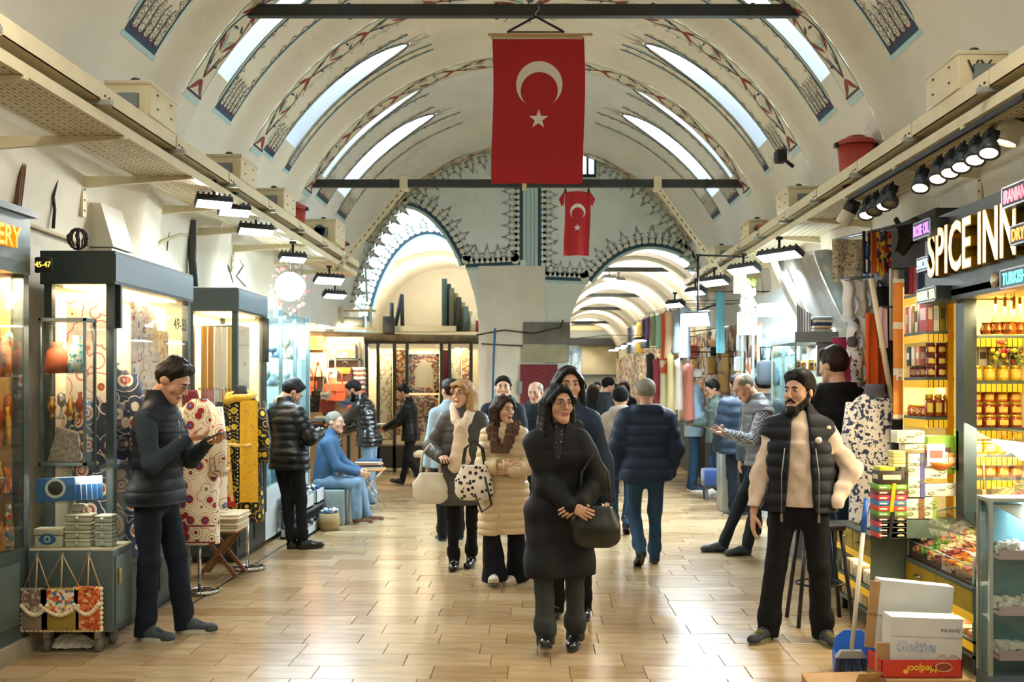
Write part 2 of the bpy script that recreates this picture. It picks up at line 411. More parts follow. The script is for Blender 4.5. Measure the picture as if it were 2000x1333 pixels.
class Deco:
 """flat paint laid on the vault (s = arc length in m, y = along the hall)"""
 def __init__(s, R, side): s.b = B(); s.R = R - .004; s.side = side; s.lay = 0
 def m(s, a, y, d=0):
  th = math.degrees(a / RR); th = th if s.side > 0 else 180 - th
  return V(th, y, s.R - d)
 def poly(s, pts, m, d=0): s.b.add([s.m(a, y, d) for a, y in pts], [tuple(range(len(pts)))], m)
 def line(s, pts, w, m, d=0):
  for i in range(len(pts) - 1):
   (a, y), (c, z) = pts[i], pts[i + 1]; L = math.hypot(c - a, z - y) or 1; nx, ny = -(z - y) / L * w / 2, (c - a) / L * w / 2
   s.b.add([s.m(a + nx, y + ny, d), s.m(c + nx, z + ny, d), s.m(c - nx, z - ny, d), s.m(a - nx, y - ny, d)], [(0, 1, 2, 3)], m)
def sdeg(t): return math.radians(t) * RR
def vine_band(y0, y1, parent, t0=28.5, tend=90):
 for side in (1, -1):
  D = Deco(RR, side); s0 = sdeg(t0); s1 = sdeg(tend); yc = (y0 + y1) / 2; hw = (y1 - y0) / 2; A = hw * .74
  n = 40
  for k in range(n):
   a, c = s0 + (s1 - s0) * k / n, s0 + (s1 - s0) * (k + 1) / n
   D.poly([(a, y0 + .015), (c, y0 + .015), (c, y1 - .01), (a, y1 - .01)], 5)
   for (ya, yb) in ((y0 + .015, y0 + .04), (y1 - .04, y1 - .012)): D.poly([(a, ya), (c, ya), (c, yb), (a, yb)], 2, .001)
  D.line([(s0, y0 + .01), (s0, y1 - .01)], .02, 3, .003); D.line([(s0 - .05, y0 + .01), (s0 - .05, y1 - .01)], .05, 4, .001)
  per = .78; N = int((s1 - s0) / per) + 1
  for k in range(N):
   b0 = s0 + .16 + k * per
   if b0 > s1: break
   for q, col in ((1, 0), (-1, 3)):
    pts = [(b0 + per * i / 14, yc + q * A * math.sin(PI * i / 14)) for i in range(15) if b0 + per * i / 14 <= s1 + .3]
    D.line(pts, .016, col, .004)
    D.poly(leafpts(b0 - .02, yc, PI - q * .55, .20, .036, bend=.3 * -q), 0, .006)
    D.poly(leafpts(b0 + .10, yc + q * .05, q * .1, .16, .02, bend=.1), 2, .002)
    D.poly(leafpts(b0 + .30, yc - q * .02, q * .75, .17, .03, bend=.1), 2, .005)
    D.poly(leafpts(b0 + .42, yc + q * A * .98, PI + q * .45, .2, .032, bend=.2 * q), 0, .006)
    D.poly(leafpts(b0 + .12, yc + q * A * .25, q * 1.1, .09, .02), 1, .006)
    D.poly(leafpts(b0 + .5, yc + q * A * .72, -q * 1.2, .1, .017), 1, .006)
    D.line([(b0 + .02, yc), (b0 + .22, yc + q * .07)], .01, 3, .005)
  part('painted_vine', D.b, PM, parent, 1)
for r_, (a, c) in zip(ribs[2:], ((8.33, 8.70), (10.3, 10.66), (12.58, 13.0), (17.2, 17.62))): vine_band(a, c, r_)
def lace(D, pts, per, h, sgn, m=7):
 """row of lace points standing on a line"""
 acc = 0
 for i in range(len(pts) - 1):
  (a, y), (c, z) = pts[i], pts[i + 1]; L = math.hypot(c - a, z - y)
  if L < 1e-5: continue
  k = max(1, round(L / per)); dx, dy = (c - a) / L, (z - y) / L; nx, ny = -dy * sgn, dx * sgn
  for j in range(k):
   t0 = L * j / k; w = L / k
   q = [(t0, 0), (t0 + w * .12, h * .35), (t0 + w * .3, h * .42), (t0 + w * .5, h), (t0 + w * .7, h * .42), (t0 + w * .88, h * .35), (t0 + w, 0)]
   D.poly([(a + dx * u + nx * v, y + dy * u + ny * v) for u, v in q], m, .002)
def panel(y0, y1, parent, top=66, t0=31, slotside=(1, 1)):
 """painted cloth-like field between the light slots: dark edge lines, lace points, blue foot with fringe"""
 for side in (1, -1):
  D = Deco(RB, side); s0, s1 = sdeg(t0), sdeg(top); n = 14
  for yy, sg in ((y0 + .02, 1), (y1 - .02, -1)):
   pts = [(s0 + (s1 - s0) * i / n, yy) for i in range(n + 1)]
   D.line(pts, .028, 3, .003); D.line([(a, y - sg * .03) for a, y in pts], .03, 4, .002)
   lace(D, pts, .23, min(.10, (y1 - y0) * .3), sg if side > 0 else sg)
  w = y1 - y0; f0 = s0 - .02
  D.poly([(s0 - .085, y0), (s0 + .02, y0), (s0 + .02, y1), (s0 - .085, y1)], 1, .001)
  D.poly([(s0 - .125, y0 - .03), (s0 - .085, y0 - .03), (s0 - .085, y1 + .03), (s0 - .125, y1 + .03)], 4, .001)
  k = max(3, int(w / .1))
  for j in range(k):
   a, c = y0 + .03 + (w - .06) * j / k, y0 + .03 + (w - .06) * (j + 1) / k; m_ = (a + c) / 2
   D.poly([(s0 + .02, a), (s0 - .035, a + (c - a) * .2), (s0 - .05, m_), (s0 - .035, c - (c - a) * .2), (s0 + .02, c)], 6, .003)
   D.poly([(s0 + .22, a + .005), (s0 - .012, a + (c - a) * .15), (s0 - .025, m_), (s0 - .012, c - (c - a) * .15), (s0 + .22, c - .005), (s0 + .3, m_)], 7, .005)
  part('painted_panel', D.b, PM, parent, 1)
panel(7.34, 7.92, bays[2]); panel(9.42, 9.92, bays[3]); panel(11.02, 11.5, bays[4]); panel(12.04, 12.26, bays[4], top=70); panel(13.78, 14.5, bays[5]); panel(15.2, 15.85, bays[5], top=72)
def slot_outline(y0, y1, parent):
 for side in (1, -1):
  D = Deco(RB, side); mid = (y0 + y1) / 2; h = (y1 - y0) / 2
  for q in (1, -1):
   pts = []
   for i in range(13):
    t = 50 + 15.5 * i / 12; w = math.sqrt(max(0, 1 - ((t - 51) / 14.5) ** 2)) if t > 51 else 1
    pts.append((sdeg(t), mid + q * (h + .04) * w))
   D.line(pts, .03, 1, .003); lace(D, pts[2:], .12, .07, q)
  D.poly(leafpts(sdeg(65), mid, 0, .35, .05, bend=0), 7, .003)
  for q in (1, -1): D.poly(leafpts(sdeg(64.5), mid + q * .06, q * .3, .26, .035, bend=0), 7, .003)
  part('painted_border', D.b, PM, parent, 1)
slot_outline(11.55, 12.0, bays[4]); slot_outline(13.12, 13.72, bays[5]); slot_outline(14.55, 15.15, bays[5]); slot_outline(8.8, 9.38, bays[3])
for (yy, par) in ((9.5, bays[3]), (11.4, bays[4])):
 D = Deco(RB, 1); s9 = sdeg(90)
 for k in range(10):
  a = 2 * PI * k / 10; D.poly(leafpts(s9 + .12 * cos(a), yy + .12 * sin(a), a, .3, .05), (0, 1, 2)[k % 3], .004)
  D.line([(s9 + .1 * cos(a), yy + .1 * sin(a)), (s9 + .5 * cos(a + .4), yy + .5 * sin(a + .4))], .014, (3, 0)[k % 2], .006)
 part('painted_rosette', D.b, PM, par, 1)
# ================================================================ tie beams
def tie(yc, zc, hw, name_l):
 b = B(); b.box(XC - hw, XC + hw, yc - .035, yc + .035, zc - .05, zc + .05)
 for k in (-.62, -.1, .45, .8): b.box(XC + hw * k, XC + hw * k + .03, yc - .045, yc + .045, zc - .055, zc + .055)
 return single('tie_beam', b, iron, name_l, 'beam')
Y1, Y2 = 8.5, 12.9
Z1, Z2 = ZZ(22, Y1), ZZ(359, Y2)
tie(Y1, Z1, 2.42, 'dark iron tie beam across the vault, the upper one, carrying the large flag')
tie(Y2, Z2, 2.88, 'dark iron tie beam below the upper one, carrying the small flag')
# ================================================================ END WALL with two arches
YE = 17.62
def vault_z(x): return ZC + math.sqrt(max(0, RB ** 2 - (x - XC) ** 2))
def arch(x, xa, xb, zs, xp, zp, sharp=.5):
 if x <= xa or x >= xb: return None
 u = (x - xa) / (xp - xa) if x < xp else (xb - x) / (xb - xp)
 return zs + (zp - zs) * (1 - (1 - u) ** 2) ** sharp * (1 - .0 * u)
LA = (-3.72, -1.0, 2.7, -2.36, 4.90, .62)
RA = (.55, 3.62, 2.35, 2.05, 4.16, .58)
def wallarch(y0, y1, x0, x1, arches, top, n=110, floorz=0):
 b = B(); xs = [x0 + (x1 - x0) * i / n for i in range(n + 1)]
 for a in arches: xs += [a[0] + 1e-4, a[1] - 1e-4, a[0] - 1e-4, a[1] + 1e-4, a[3], a[0] + .02, a[0] + .06, a[1] - .02, a[1] - .06]
 xs = sorted(x for x in set(xs) if x0 <= x <= x1)
 def lo(x):
  for a in arches:
   z = arch(x, *a)
   if z is not None: return z
  return floorz
 for i in range(len(xs) - 1):
  a, c = xs[i], xs[i + 1]; la, lc = lo(a), lo(c); ta, tc = top(a), top(c)
  if ta <= la and tc <= lc: continue
  b.quad((a, y0, la), (c, y0, lc), (c, y0, tc), (a, y0, ta))
  if la > floorz or lc > floorz: b.quad((a, y0, la), (a, y1, la), (c, y1, lc), (c, y0, lc))
 for a in arches:
  for x in (a[0], a[1]):
   if x0 <= x <= x1: b.quad((x, y0, floorz), (x, y1, floorz), (x, y1, a[2]), (x, y0, a[2]))
 return b
wall_end = struct('wall_end', wallarch(YE, YE + .75, -6, 3.6, [LA, RA], lambda x: vault_z(x) if abs(x - XC) < RB else 3.1), plaster2)
LB = (-3.45, -.95, 2.6, -2.15, 4.78, .58)
wall_inner = struct('wall_inner', wallarch(20.3, 21.0, -5.5, .3, [LB], lambda x: 6.2), plaster2)
b = B(); b.box(-6, .35, YE + .75, 20.3, 6.0, 6.2); b.box(.2, .5, YE + .75, 40, 0, 6.2); b.box(-5.8, -5.5, YE + .75, 24.5, 0, 6.2); struct('wall_crossing', b, plaster2)
b = B()
for k in range(24):
 t0, t1 = PI * k / 24, PI * (k + 1) / 24; cx, R = -2.2, 1.75
 f = lambda t, yy, dr=0: (cx + (R + dr) * cos(t), yy, 2.9 + (R + dr) * sin(t))
 b.quad(f(t0, 21), f(t1, 21), f(t1, 26), f(t0, 26))
 b.quad(f(t0, 22.2, -.12), f(t1, 22.2, -.12), f(t1, 22.6, -.12), f(t0, 22.6, -.12)); b.quad(f(t0, 22.2, -.12), f(t1, 22.2, -.12), f(t1, 22.2, 0), f(t0, 22.2, 0))
b.sm = [True] * len(b.f); b.box(-4.2, -.2, 25.5, 25.8, 0, 5); b.box(-4.2, -3.95, 21, 26, 0, 3); b.box(-.45, -.2, 21, 26, 0, 3); struct('ceiling_side', b, plaster)
lamp('AREA', (-2.2, 22.6, 2.95), 110, NEUT, .8, (PI, 0, 0), 'shop_roof_light')
def wp(b, pts, y, m): b.add([(x, y, z) for x, z in pts], [tuple(range(len(pts)))], m)
def wline(b, pts, w, y, m):
 for i in range(len(pts) - 1):
  (a, z), (c, d) = pts[i], pts[i + 1]; L = math.hypot(c - a, d - z) or 1; nx, nz = -(d - z) / L * w / 2, (c - a) / L * w / 2
  wp(b, [(a + nx, z + nz), (c + nx, d + nz), (c - nx, d - nz), (a - nx, z - nz)], y, m)
orn_c = mat('paint_grey_ornament', '8a9c9c', .8); orn_w = mat('paint_white_ornament', 'dde0d6', .8)
OM = PM + [orn_c, orn_w]
def offs(pts, d):
 out = []
 for i in range(len(pts)):
  a = pts[max(0, i - 1)]; c = pts[min(len(pts) - 1, i + 1)]; L = math.hypot(c[0] - a[0], c[1] - a[1]) or 1
  out.append((pts[i][0] - (c[1] - a[1]) / L * d, pts[i][1] + (c[0] - a[0]) / L * d))
 return out
def resample(pts, step):
 out = [pts[0]]; acc = 0; ang = []
 d = [0]
 for i in range(len(pts) - 1): d.append(d[-1] + math.dist(pts[i], pts[i + 1]))
 n = max(2, round(d[-1] / step)); res = []
 for k in range(n + 1):
  t = d[-1] * k / n; i = max(j for j in range(len(d)) if d[j] <= t + 1e-9); i = min(i, len(pts) - 2); u = (t - d[i]) / max(1e-9, d[i + 1] - d[i])
  res.append((pts[i][0] + (pts[i + 1][0] - pts[i][0]) * u, pts[i][1] + (pts[i + 1][1] - pts[i][1]) * u))
 return res
def ornate(b, pts, y, side=1, step=.21, orn=.30, bandw=.07, red=True):
 """dark band along a line with red scallops and palmette ornaments on its `side`"""
 pts = resample(pts, .07)
 wline(b, offs(pts, -side * .075), .05, y, 4)
 wline(b, offs(pts, -side * .0), bandw + .03, y - .001, 1)
 wline(b, offs(pts, side * (bandw * .55)), .03, y - .002, 6)
 q = resample(pts, step); qo = offs(q, side * (bandw * .5 + .05)); tip = offs(q, side * (bandw * .5 + orn))
 for i in range(len(q) - 1):
  for (u, rr) in ((0, .08), (.5, .08)):
   c = tuple(qo[i][k] * (1 - u) + qo[i + 1][k] * u for k in (0, 1))
   wp(b, [(c[0] + rr * cos(2 * PI * j / 10), c[1] + rr * sin(2 * PI * j / 10)) for j in range(10)], y - .003, 9)
 for i in range(1, len(q) - 1):
  dx, dz = tip[i][0] - qo[i][0], tip[i][1] - qo[i][1]; L = math.hypot(dx, dz) or 1; dx, dz = dx / L, dz / L; ex, ez = -dz, dx
  pt = lambda u, v: (qo[i][0] + dx * u + ex * v, qo[i][1] + dz * u + ez * v)
  s = orn - .05
  wp(b, [pt(u * s, v * s) for u, v in ((0, -.18), (.12, -.4), (.25, -.2), (.42, -.42), (.48, -.16), (.72, -.1), (1.05, 0), (.72, .1), (.48, .16), (.42, .42), (.25, .2), (.12, .4), (0, .18))], y - .005, 8)
  wp(b, [pt(u * s, v * s) for u, v in ((.06, -.12), (.34, -.16), (.72, 0), (.34, .16), (.06, .12))], y - .006, 9)
  for q2 in (-1, 1): wp(b, [pt(u * s, v * s * q2) for u, v in ((.12, .18), (.22, .3), (.16, .12))], y - .006, 9)
y = YE - .006
b = B()
vx = [(XC + (RB - .10) * cos(math.radians(t)), ZC + (RB - .10) * sin(math.radians(t))) for t in np.linspace(172, 92, 40)]
vx2 = [(XC + (RB - .10) * cos(math.radians(t)), ZC + (RB - .10) * sin(math.radians(t))) for t in np.linspace(88, 8, 40)]
def archpts(A, x0, x1, n=44): return [(x, arch(x, *A)) for x in np.linspace(x0, x1, n)]
ornate(b, vx[:30] + vx[30:], y, -1, step=.26); ornate(b, vx2, y, -1, step=.26)
la = archpts(LA, -3.45, -1.24); ornate(b, la, y, 1, step=.23)
ra = archpts(RA, .95, 3.2); ornate(b, ra, y, 1, step=.22, orn=.3)
xl, xr_ = (1016 - VX) * YE / F, (1056 - VX) * YE / F
ornate(b, [(-1.22, arch(-1.24, *LA)), (xl, ZZ(512, YE))], y, 1, step=.2, orn=.3)
ornate(b, [(xl, ZZ(508, YE)), (xl, 5.9)], y, 1, step=.2, orn=.3)
ornate(b, [(xr_, 5.85), (xr_, ZZ(540, YE))], y, 1, step=.2, orn=.28)
ornate(b, [(xr_, ZZ(541, YE)), (.95, ZZ(545, YE))], y, 1, step=.18, orn=.27)
part('painted_border', b, OM, wall_end, 1)
b = B(); wp(b, [(xl + .1, 3.2), (xr_ - .1, 3.2), (xr_ - .1, 5.8), (xl + .1, 5.8)], y, 4)
for k in (-.07, 0, .07): wline(b, [((xl + xr_) / 2 + k, 3.2), ((xl + xr_) / 2 + k, 5.75)], .012, y - .002, 8)
part('painted_column', b, OM, wall_end, 1)
def soffit(A, x0, x1, y0, y1, par):
 b = B(); pts = resample(archpts(A, x0, x1, 60), .05); n = len(pts); pts = offs(pts, -.008)
 def q(i, t): return (pts[i][0], y0 + (y1 - y0) * t, pts[i][1])
 for i in range(n - 1):
  b.quad(q(i, .08), q(i + 1, .08), q(i + 1, .92), q(i, .92), 5)
 pts = offs(pts, -.004)
 for ph, m in ((0, 0), (PI, 3)):
  for i in range(n - 1):
   t0, t1 = .5 + .32 * math.sin(i * .26 + ph), .5 + .32 * math.sin((i + 1) * .26 + ph)
   b.quad(q(i, t0 - .05), q(i + 1, t1 - .05), q(i + 1, t1 + .05), q(i, t0 + .05), m)
 for i in range(0, n - 4, 6):
  s_ = 1 if (i // 6) % 2 else -1
  b.add([q(i, .5), q(i + 2, .5 + s_ * .3), q(i + 4, .5 + s_ * .34), q(i + 2, .5 + s_ * .1)], [(0, 1, 2, 3)], 0)
  b.add([q(i, .5), q(i + 2, .5 - s_ * .3), q(i + 4, .5 - s_ * .3), q(i + 2, .5 - s_ * .12)], [(0, 1, 2, 3)], 2)
 part('painted_vine', b, OM, par, 1)
soffit(LA, -3.5, -1.1, YE + .02, YE + .5, wall_end); soffit(RA, .8, 3.3, YE + .02, YE + .45, wall_end)
b = B(); ornate(b, archpts(LB, -3.42, -1.0), 20.29, 1, step=.25, orn=.28); part('painted_border', b, OM, wall_inner, 1); soffit(LB, -3.4, -1.0, 20.32, 20.8, wall_inner)
b = B(); wx0, wx1, wz0, wz1 = XX(1131, YE), XX(1162, YE), ZZ(345, YE), ZZ(302, YE)
b.box(wx0 - .07, wx1 + .07, YE - .03, YE + .02, wz0 - .07, wz1 + .05); w1 = struct('window_1', b, P_cyan)
b = B(); b.box(wx0, wx1, YE - .045, YE - .03, wz0, wz1); part('pane', b, mat('day_pane', 'dfeaf5', .3, em='d6e6f6', es=1.1), w1, 1)
b = B()
for k in (0, .52, 1): x_ = wx0 + (wx1 - wx0) * k; b.box(x_ - .018, x_ + .018, YE - .06, YE - .03, wz0 - .02, wz1)
b.box(wx0, wx1, YE - .06, YE - .03, wz0 - .02, wz0 + .03); part('window_frame', b, P_dark, w1, 1)
b = B(); b.box(-.995, .18, YE - .02, YE - .002, 0, ZZ(520, YE)); struct('trim_22', b, wallm)  # cream overlay added on the lower pier; its paleness stands in for light
b = B(); b.box(XX(1022, YE), .62, YE - .06, YE - .002, ZZ(672, YE), ZZ(630, YE)); struct('trim_20', b, mat('grey_stone', '77766a', .9, var=.3, vs=5, bump=.4, bs=12))
b = B(); b.box(XX(1018, YE), .60, YE - .05, YE - .002, ZZ(708, YE), ZZ(674, YE)); struct('trim_21', b, mat('beige_stone', 'a8a488', .9, var=.2, vs=5, bump=.3, bs=10))
# ================================================================ RIGHT CORRIDOR beyond
cx, R2, zc2 = 1.92, 1.42, 2.62
b = B(); n = 22
for k in range(n):
 t0, t1 = PI * k / n, PI * (k + 1) / n; f = lambda t, yy, dr=0: (cx + (R2 + dr) * cos(t), yy, zc2 + (R2 + dr) * 1.05 * sin(t))
 b.quad(f(t0, YE + .75), f(t1, YE + .75), f(t1, 40), f(t0, 40))
b.sm = [True] * len(b.f); struct('ceiling_corridor', b, plaster)
for q, yy in enumerate((18.9, 20.6, 22.4, 24.4, 26.6, 29, 31.8, 35)):
 b = B()
 for k in range(n):
  t0, t1 = PI * k / n, PI * (k + 1) / n
  b.quad(f(t0, yy, -.07), f(t1, yy, -.07), f(t1, yy + .3, -.07), f(t0, yy + .3, -.07)); b.quad(f(t0, yy, -.07), f(t1, yy, -.07), f(t1, yy, 0), f(t0, yy, 0))
 b.sm = [True] * len(b.f); struct('trim_%d' % (30 + q), b, plaster)
 s2 = B()
 for k in range(3, 9):
  t0, t1 = PI * k / n, PI * (k + 1) / n; s2.quad(f(t0, yy + .55, -.01), f(t1, yy + .55, -.01), f(t1, yy + .85, -.01), f(t0, yy + .85, -.01))
  t0, t1 = PI - t0, PI - t1; s2.quad(f(t0, yy + .55, -.01), f(t1, yy + .55, -.01), f(t1, yy + .85, -.01), f(t0, yy + .85, -.01))
 w_ = struct('window_%d' % (10 + q), s2, mat('roof_light', 'dfe8f2', .4, em='d8e6f8', es=.9))
for q, (pyb, yy) in enumerate(((527, 19.6), (577, 25.0), (603, 29.5), (630, 36))):
 b = B(); z = ZZ(pyb, yy); b.box(.5, 3.3, yy - .03, yy + .03, z - .045, z + .045)
 single('tie_beam', b, iron, ['nearest', 'second', 'third', 'farthest'][q] + ' thin dark tie beam under the vault of the far corridor', 'beam')
b = B(); b.box(-1, 6, 40, 40.3, 0, 5); wall_far = struct('wall_far', b, plaster2)
b = B(); b.box(1.85, 3.3, 39.9, 40, 2.05, 3.45); struct('wall_panel', b, mat('beige_board', 'b5ab8c', .8, var=.12, vs=3))
b = B(); b.box(.4, 3.3, 39.7, 40, 3.22, 3.5); b.box(.4, 3.3, 39.6, 40, 3.8, 4.0, 1); b.box(.4, 3.3, 39.7, 39.95, 1.98, 2.03); struct('trim_50', b, [mat('dark_band', '42484c', .6), cream_metal])
b = B(); b.box(1.05, 1.84, 39.88, 39.96, 2.1, 3.1)
pic = single('framed_picture', b, pat('picture', 'noise', ['46618a', '7f9bb6', 'b6ccda', 'c8dbe4'], 2.2, .5, stretch=(2, 2, .8), sheen=0), 'blue city skyline picture on the far end wall of the corridor', 'picture')
for yy in (20, 24, 28, 33, 38):
 lamp('AREA', (1.6, yy, 3.2), 50, (1, .95, .86), .8, (PI, 0, 0), 'corridor_uplight'); lamp('AREA', (2.3, yy + 1, 3.0), 22, COOL if yy < 25 else NEUT, .5, (0, .5, 0), 'corridor_light')
# ================================================================ CABLE TRAYS, BRACKETS, BOXES, BUCKETS, LAMPS OVERHEAD
perf = pat('perforated_cream', 'brick', ['ddcfa6', 'e2d6b0', '6e6249'], 1, .5, stretch=(0, 16, 0), sheen=0)
def perfmat():
 ma, nt, b = _nt('perforated_strip'); b.inputs['Roughness'].default_value = .5
 t = _nd(nt, 'ShaderNodeTexCoord'); sp = _nd(nt, 'ShaderNodeSeparateXYZ'); nt.links.new(t.outputs['Object'], sp.inputs[0])
 m = _nd(nt, 'ShaderNodeMath', operation='MULTIPLY'); m.inputs[1].default_value = 14; nt.links.new(sp.outputs['Y'], m.inputs[0])
 f = _nd(nt, 'ShaderNodeMath', operation='FRACT'); nt.links.new(m.outputs[0], f.inputs[0])
 g = _nd(nt, 'ShaderNodeMath', operation='GREATER_THAN'); g.inputs[1].default_value = .42; nt.links.new(f.outputs[0], g.inputs[0])
 x = _nd(nt, 'ShaderNodeMath', operation='ABSOLUTE'); nt.links.new(sp.outputs['X'], x.inputs[0])
 h = _nd(nt, 'ShaderNodeMath', operation='LESS_THAN'); h.inputs[1].default_value = .006; nt.links.new(x.outputs[0], h.inputs[0])
 mu = _nd(nt, 'ShaderNodeMath', operation='MULTIPLY'); nt.links.new(g.outputs[0], mu.inputs[0]); nt.links.new(h.outputs[0], mu.inputs[1])
 o = ramp(nt, mu.outputs[0], ['d9cba4', '4b4432'], [0, .5]); nt.links.new(o, b.inputs['Base Color']); return ma
PERF = perfmat()
def tray(side, y0, y1):
 T = thing('cable_tray', ('left' if side < 0 else 'right') + ' cream perforated cable tray on wall brackets under the vault', 'cable tray', (side * 2.82, y0, 3.27))
 L = y1 - y0
 for k in range(6):
  b = B(); b.box(-.029, .029, 0, L, -.012, 0); o = part('tray_strip', b, PERF, T); o.location = (-.17 + k * .068, 0, 0)
 b = B(); b.box(-.215, -.205, 0, L, -.015, .05); b.box(.205, .215, 0, L, -.015, .05); part('tray_rim', b, cream_metal, T)
 n = int(L / 1.15); off = side * -.10
 for k in range(n):
  b = B(); a, c = L * k / n + .01, L * (k + 1) / n - .01; x0, x1 = sorted((side * -.02, side * -.24)); x0 -= side * .0
  b.box(x0, x1, a, c, .10, .106); b.box(x0, x0 + .006, a, c, .10, .2); b.box(x1 - .006, x1, a, c, .10, .2)
  b.box(x0 - .004, x1 + .004, a, a + .12, .092, .1);
  for q in (.03, .09): b.box(side * -.243 - .004, side * -.243 + .004, a + q, a + q + .012, .13, .142, 1)
  part('channel', b, [cream_metal, black], T)
  b = B(); yb = a + .4; xw = side * ((XR if side > 0 else -XL) - 2.82); xt = side * -.22
  b.box(min(xw, xw - side * .045), max(xw, xw - side * .045), yb - .03, yb + .03, -.32, .1)
  for z in (-.28, -.2, -.12, -.04): b.box(min(xw - side * .046, xw - side * .05), max(xw - side * .046, xw - side * .05), yb - .008, yb + .008, z, z + .014, 1)
  p = [(xw, yb - .02, -.10), (xt, yb - .02, -.035), (xt, yb - .02, -.015), (xw, yb - .02, -.015)]
  b.extr(p, (0, .04, 0)); part('bracket', b, [cream_metal, black], T)
  b = B(); b.box(min(side * -.02, side * -.3), max(side * -.02, side * -.3), a - .02, a + .02, .07, .1); part('bracket_arm', b, mat('grey_bracket', 'a9aaa0', .4, .6), T)
 return T
tray(-1, 2.2, 14.6); tray(1, 2.2, 17.2);
def elbox(side, y, L, h, w, label, dial=False):
 x = side * 2.72; T = thing('electrical_box', label, 'electrical box', (x, y, 3.47))
 b = B(); b.rbox(-w / 2, w / 2, 0, L, .004, h, .012); part('case', b, cream_metal, T)
 b = B(); b.rbox(-w / 2 - .008, w / 2 + .008, -.008, L + .008, h - .03, h, .006); part('lid', b, mat('cream_lid', 'cfc3a2', .5), T)
 for q in (.12, .8): b = B(); b.ball((-.03 * side, L * q, h + .012), .035, 5, 0, (1, 1.2, .6)); part('knob', b, black, T)
 b = B(); b.box(-w * .2, w * .25, -.03, 0, h * .25, h * .62); b.extr([(-w * .1, -.03, h * .3), (w * .1, -.03, h * .1), (w * .12, -.03, h * .3)], (0, .03, 0)); part('latch', b, mat('grey_blue_latch', '7c8688', .4, .5), T)
 for q in (.25, .75):
  for z in (.3, .7): b = B(); b.box(-side * w / 2 - .005, -side * w / 2 + .005, L * q - .012, L * q + .012, h * z, h * z + .01); part('screw', b, black, T)
 if dial:
  b = B(); b.cyl((0, 0, 0), .07, .03, 14); tr(b, trans(0, -.0, h * .5) @ Matrix.Rotation(PI / 2, 4, 'X')); part('dial', b, mat('blue_dial', '3a5068', .5), T)
 return T
elbox(-1, 6.65, .5, .24, .30, 'cream electrical box with black knobs on the left tray, the largest and nearest'); elbox(-1, 8.7, .5, .22, .3, 'cream electrical box on the left tray, second from the camera')
elbox(-1, 10.2, .5, .22, .3, 'cream electrical box on the left tray just before the red bucket'); elbox(-1, 12.6, .6, .3, .4, 'cream box with a blue dial at the far end of the left tray', True)
elbox(1, 6.05, .5, .24, .30, 'cream electrical box scrawled in black on the right tray, nearest the camera'); elbox(1, 10.1, .5, .22, .3, 'cream electrical box on the right tray beyond the red bucket'); elbox(1, 12.0, .5, .2, .3, 'cream electrical box on the right tray beneath a red lid'); elbox(1, 14.3, .5, .2, .3, 'small cream electrical box at the far end of the right tray')
b = text_b('VX', .12, .001); tr(b, trans(2.70, 6.035, 3.6)); single('scrawl', b, black, 'black scrawled letters on the end of a cream electrical box', 'lettering')
redp = mat('red_plastic', 'a83828', .4)
def bucket(x, y, z, r, h, label, lid=True):
 T = thing('bucket', label, 'bucket', (x, y, z)); b = B()
 b.lathe((0, 0, 0), [(0, 0), (r * .78, 0), (r * .8, .01), (r, h), (r * .96, h), (r * .78, .02), (0, .02)], 20); part('body', b, redp, T)
 b = B(); b.lathe((0, 0, h), [(r * 1.06, -.02), (r * 1.08, .01), (r * .9, .03), (r * .55, .035), (r * .5, .06), (0, .065)], 20); part('lid', b, redp, T)
 for s in (-1, 1): b = B(); b.box(s * r * 1.05 - .02, s * r * 1.05 + .02, -.03, .03, h - .03, h + .005); part('handle', b, black, T)
 return T
bucket(-2.72, 11.25, 3.37, .13, .3, 'red plastic bucket with a lid on the left cable tray'); bucket(2.74, 8.5, 3.37, .155, .36, 'big red plastic bucket with a lid on the right cable tray')
bucket(2.72, 11.55, 3.37, .15, .12, 'shallow red tub with a lid on the right tray next to the cream boxes'); bucket(-2.7, 13.4, 3.48, .17, .09, 'flat red tub with a lid beside the blue dial box')
for s, (pa, pb) in enumerate((((789, 366), (655, 530)), ((1284, 366), (1412, 540)))):
 T = thing('perforated_strut', ('left' if s == 0 else 'right') + ' slanting perforated cream strut from the lower tie beam to the tray', 'strut', P(*pb, 13.0))
 a, c = P(*pa, 12.88), P(*pb, 13.0); d = (c - a).normalized(); n = d.cross(Vector((0, 1, 0))) * .035
 b = B(); b.extr([a + n, c + n, c - n, a - n], (0, .015, 0)); part('bar', b, cream_metal, T, 1)
 b = B(); L = (c - a).length; k = int(L / .09)
 for i in range(k):
  p = a + d * (L * (i + .3) / k); q = p + d * .045; m_ = n * .18; b.extr([p + m_ + Vector((0, -.004, 0)), q + m_ + Vector((0, -.004, 0)), q - m_ + Vector((0, -.004, 0)), p - m_ + Vector((0, -.004, 0))], (0, .003, 0))
 part('slot', b, mat('slot_dark', '3d3a30', .7), T, 1)
 b = B(); b.box(a.x - .05, a.x + .05, 12.83, 12.97, Z2 - .09, Z2 + .09); part('clamp', b, cream_metal, T, 1)
b = B(); b.box(XX(1024, 12.9) - .03, XX(1024, 12.9) + .03, 12.85, 12.95, Z2 - .08, Z2 + .08); single('beam_clamp', b, cream_metal, 'small cream clamp at the middle of the lower tie beam', 'clamp')
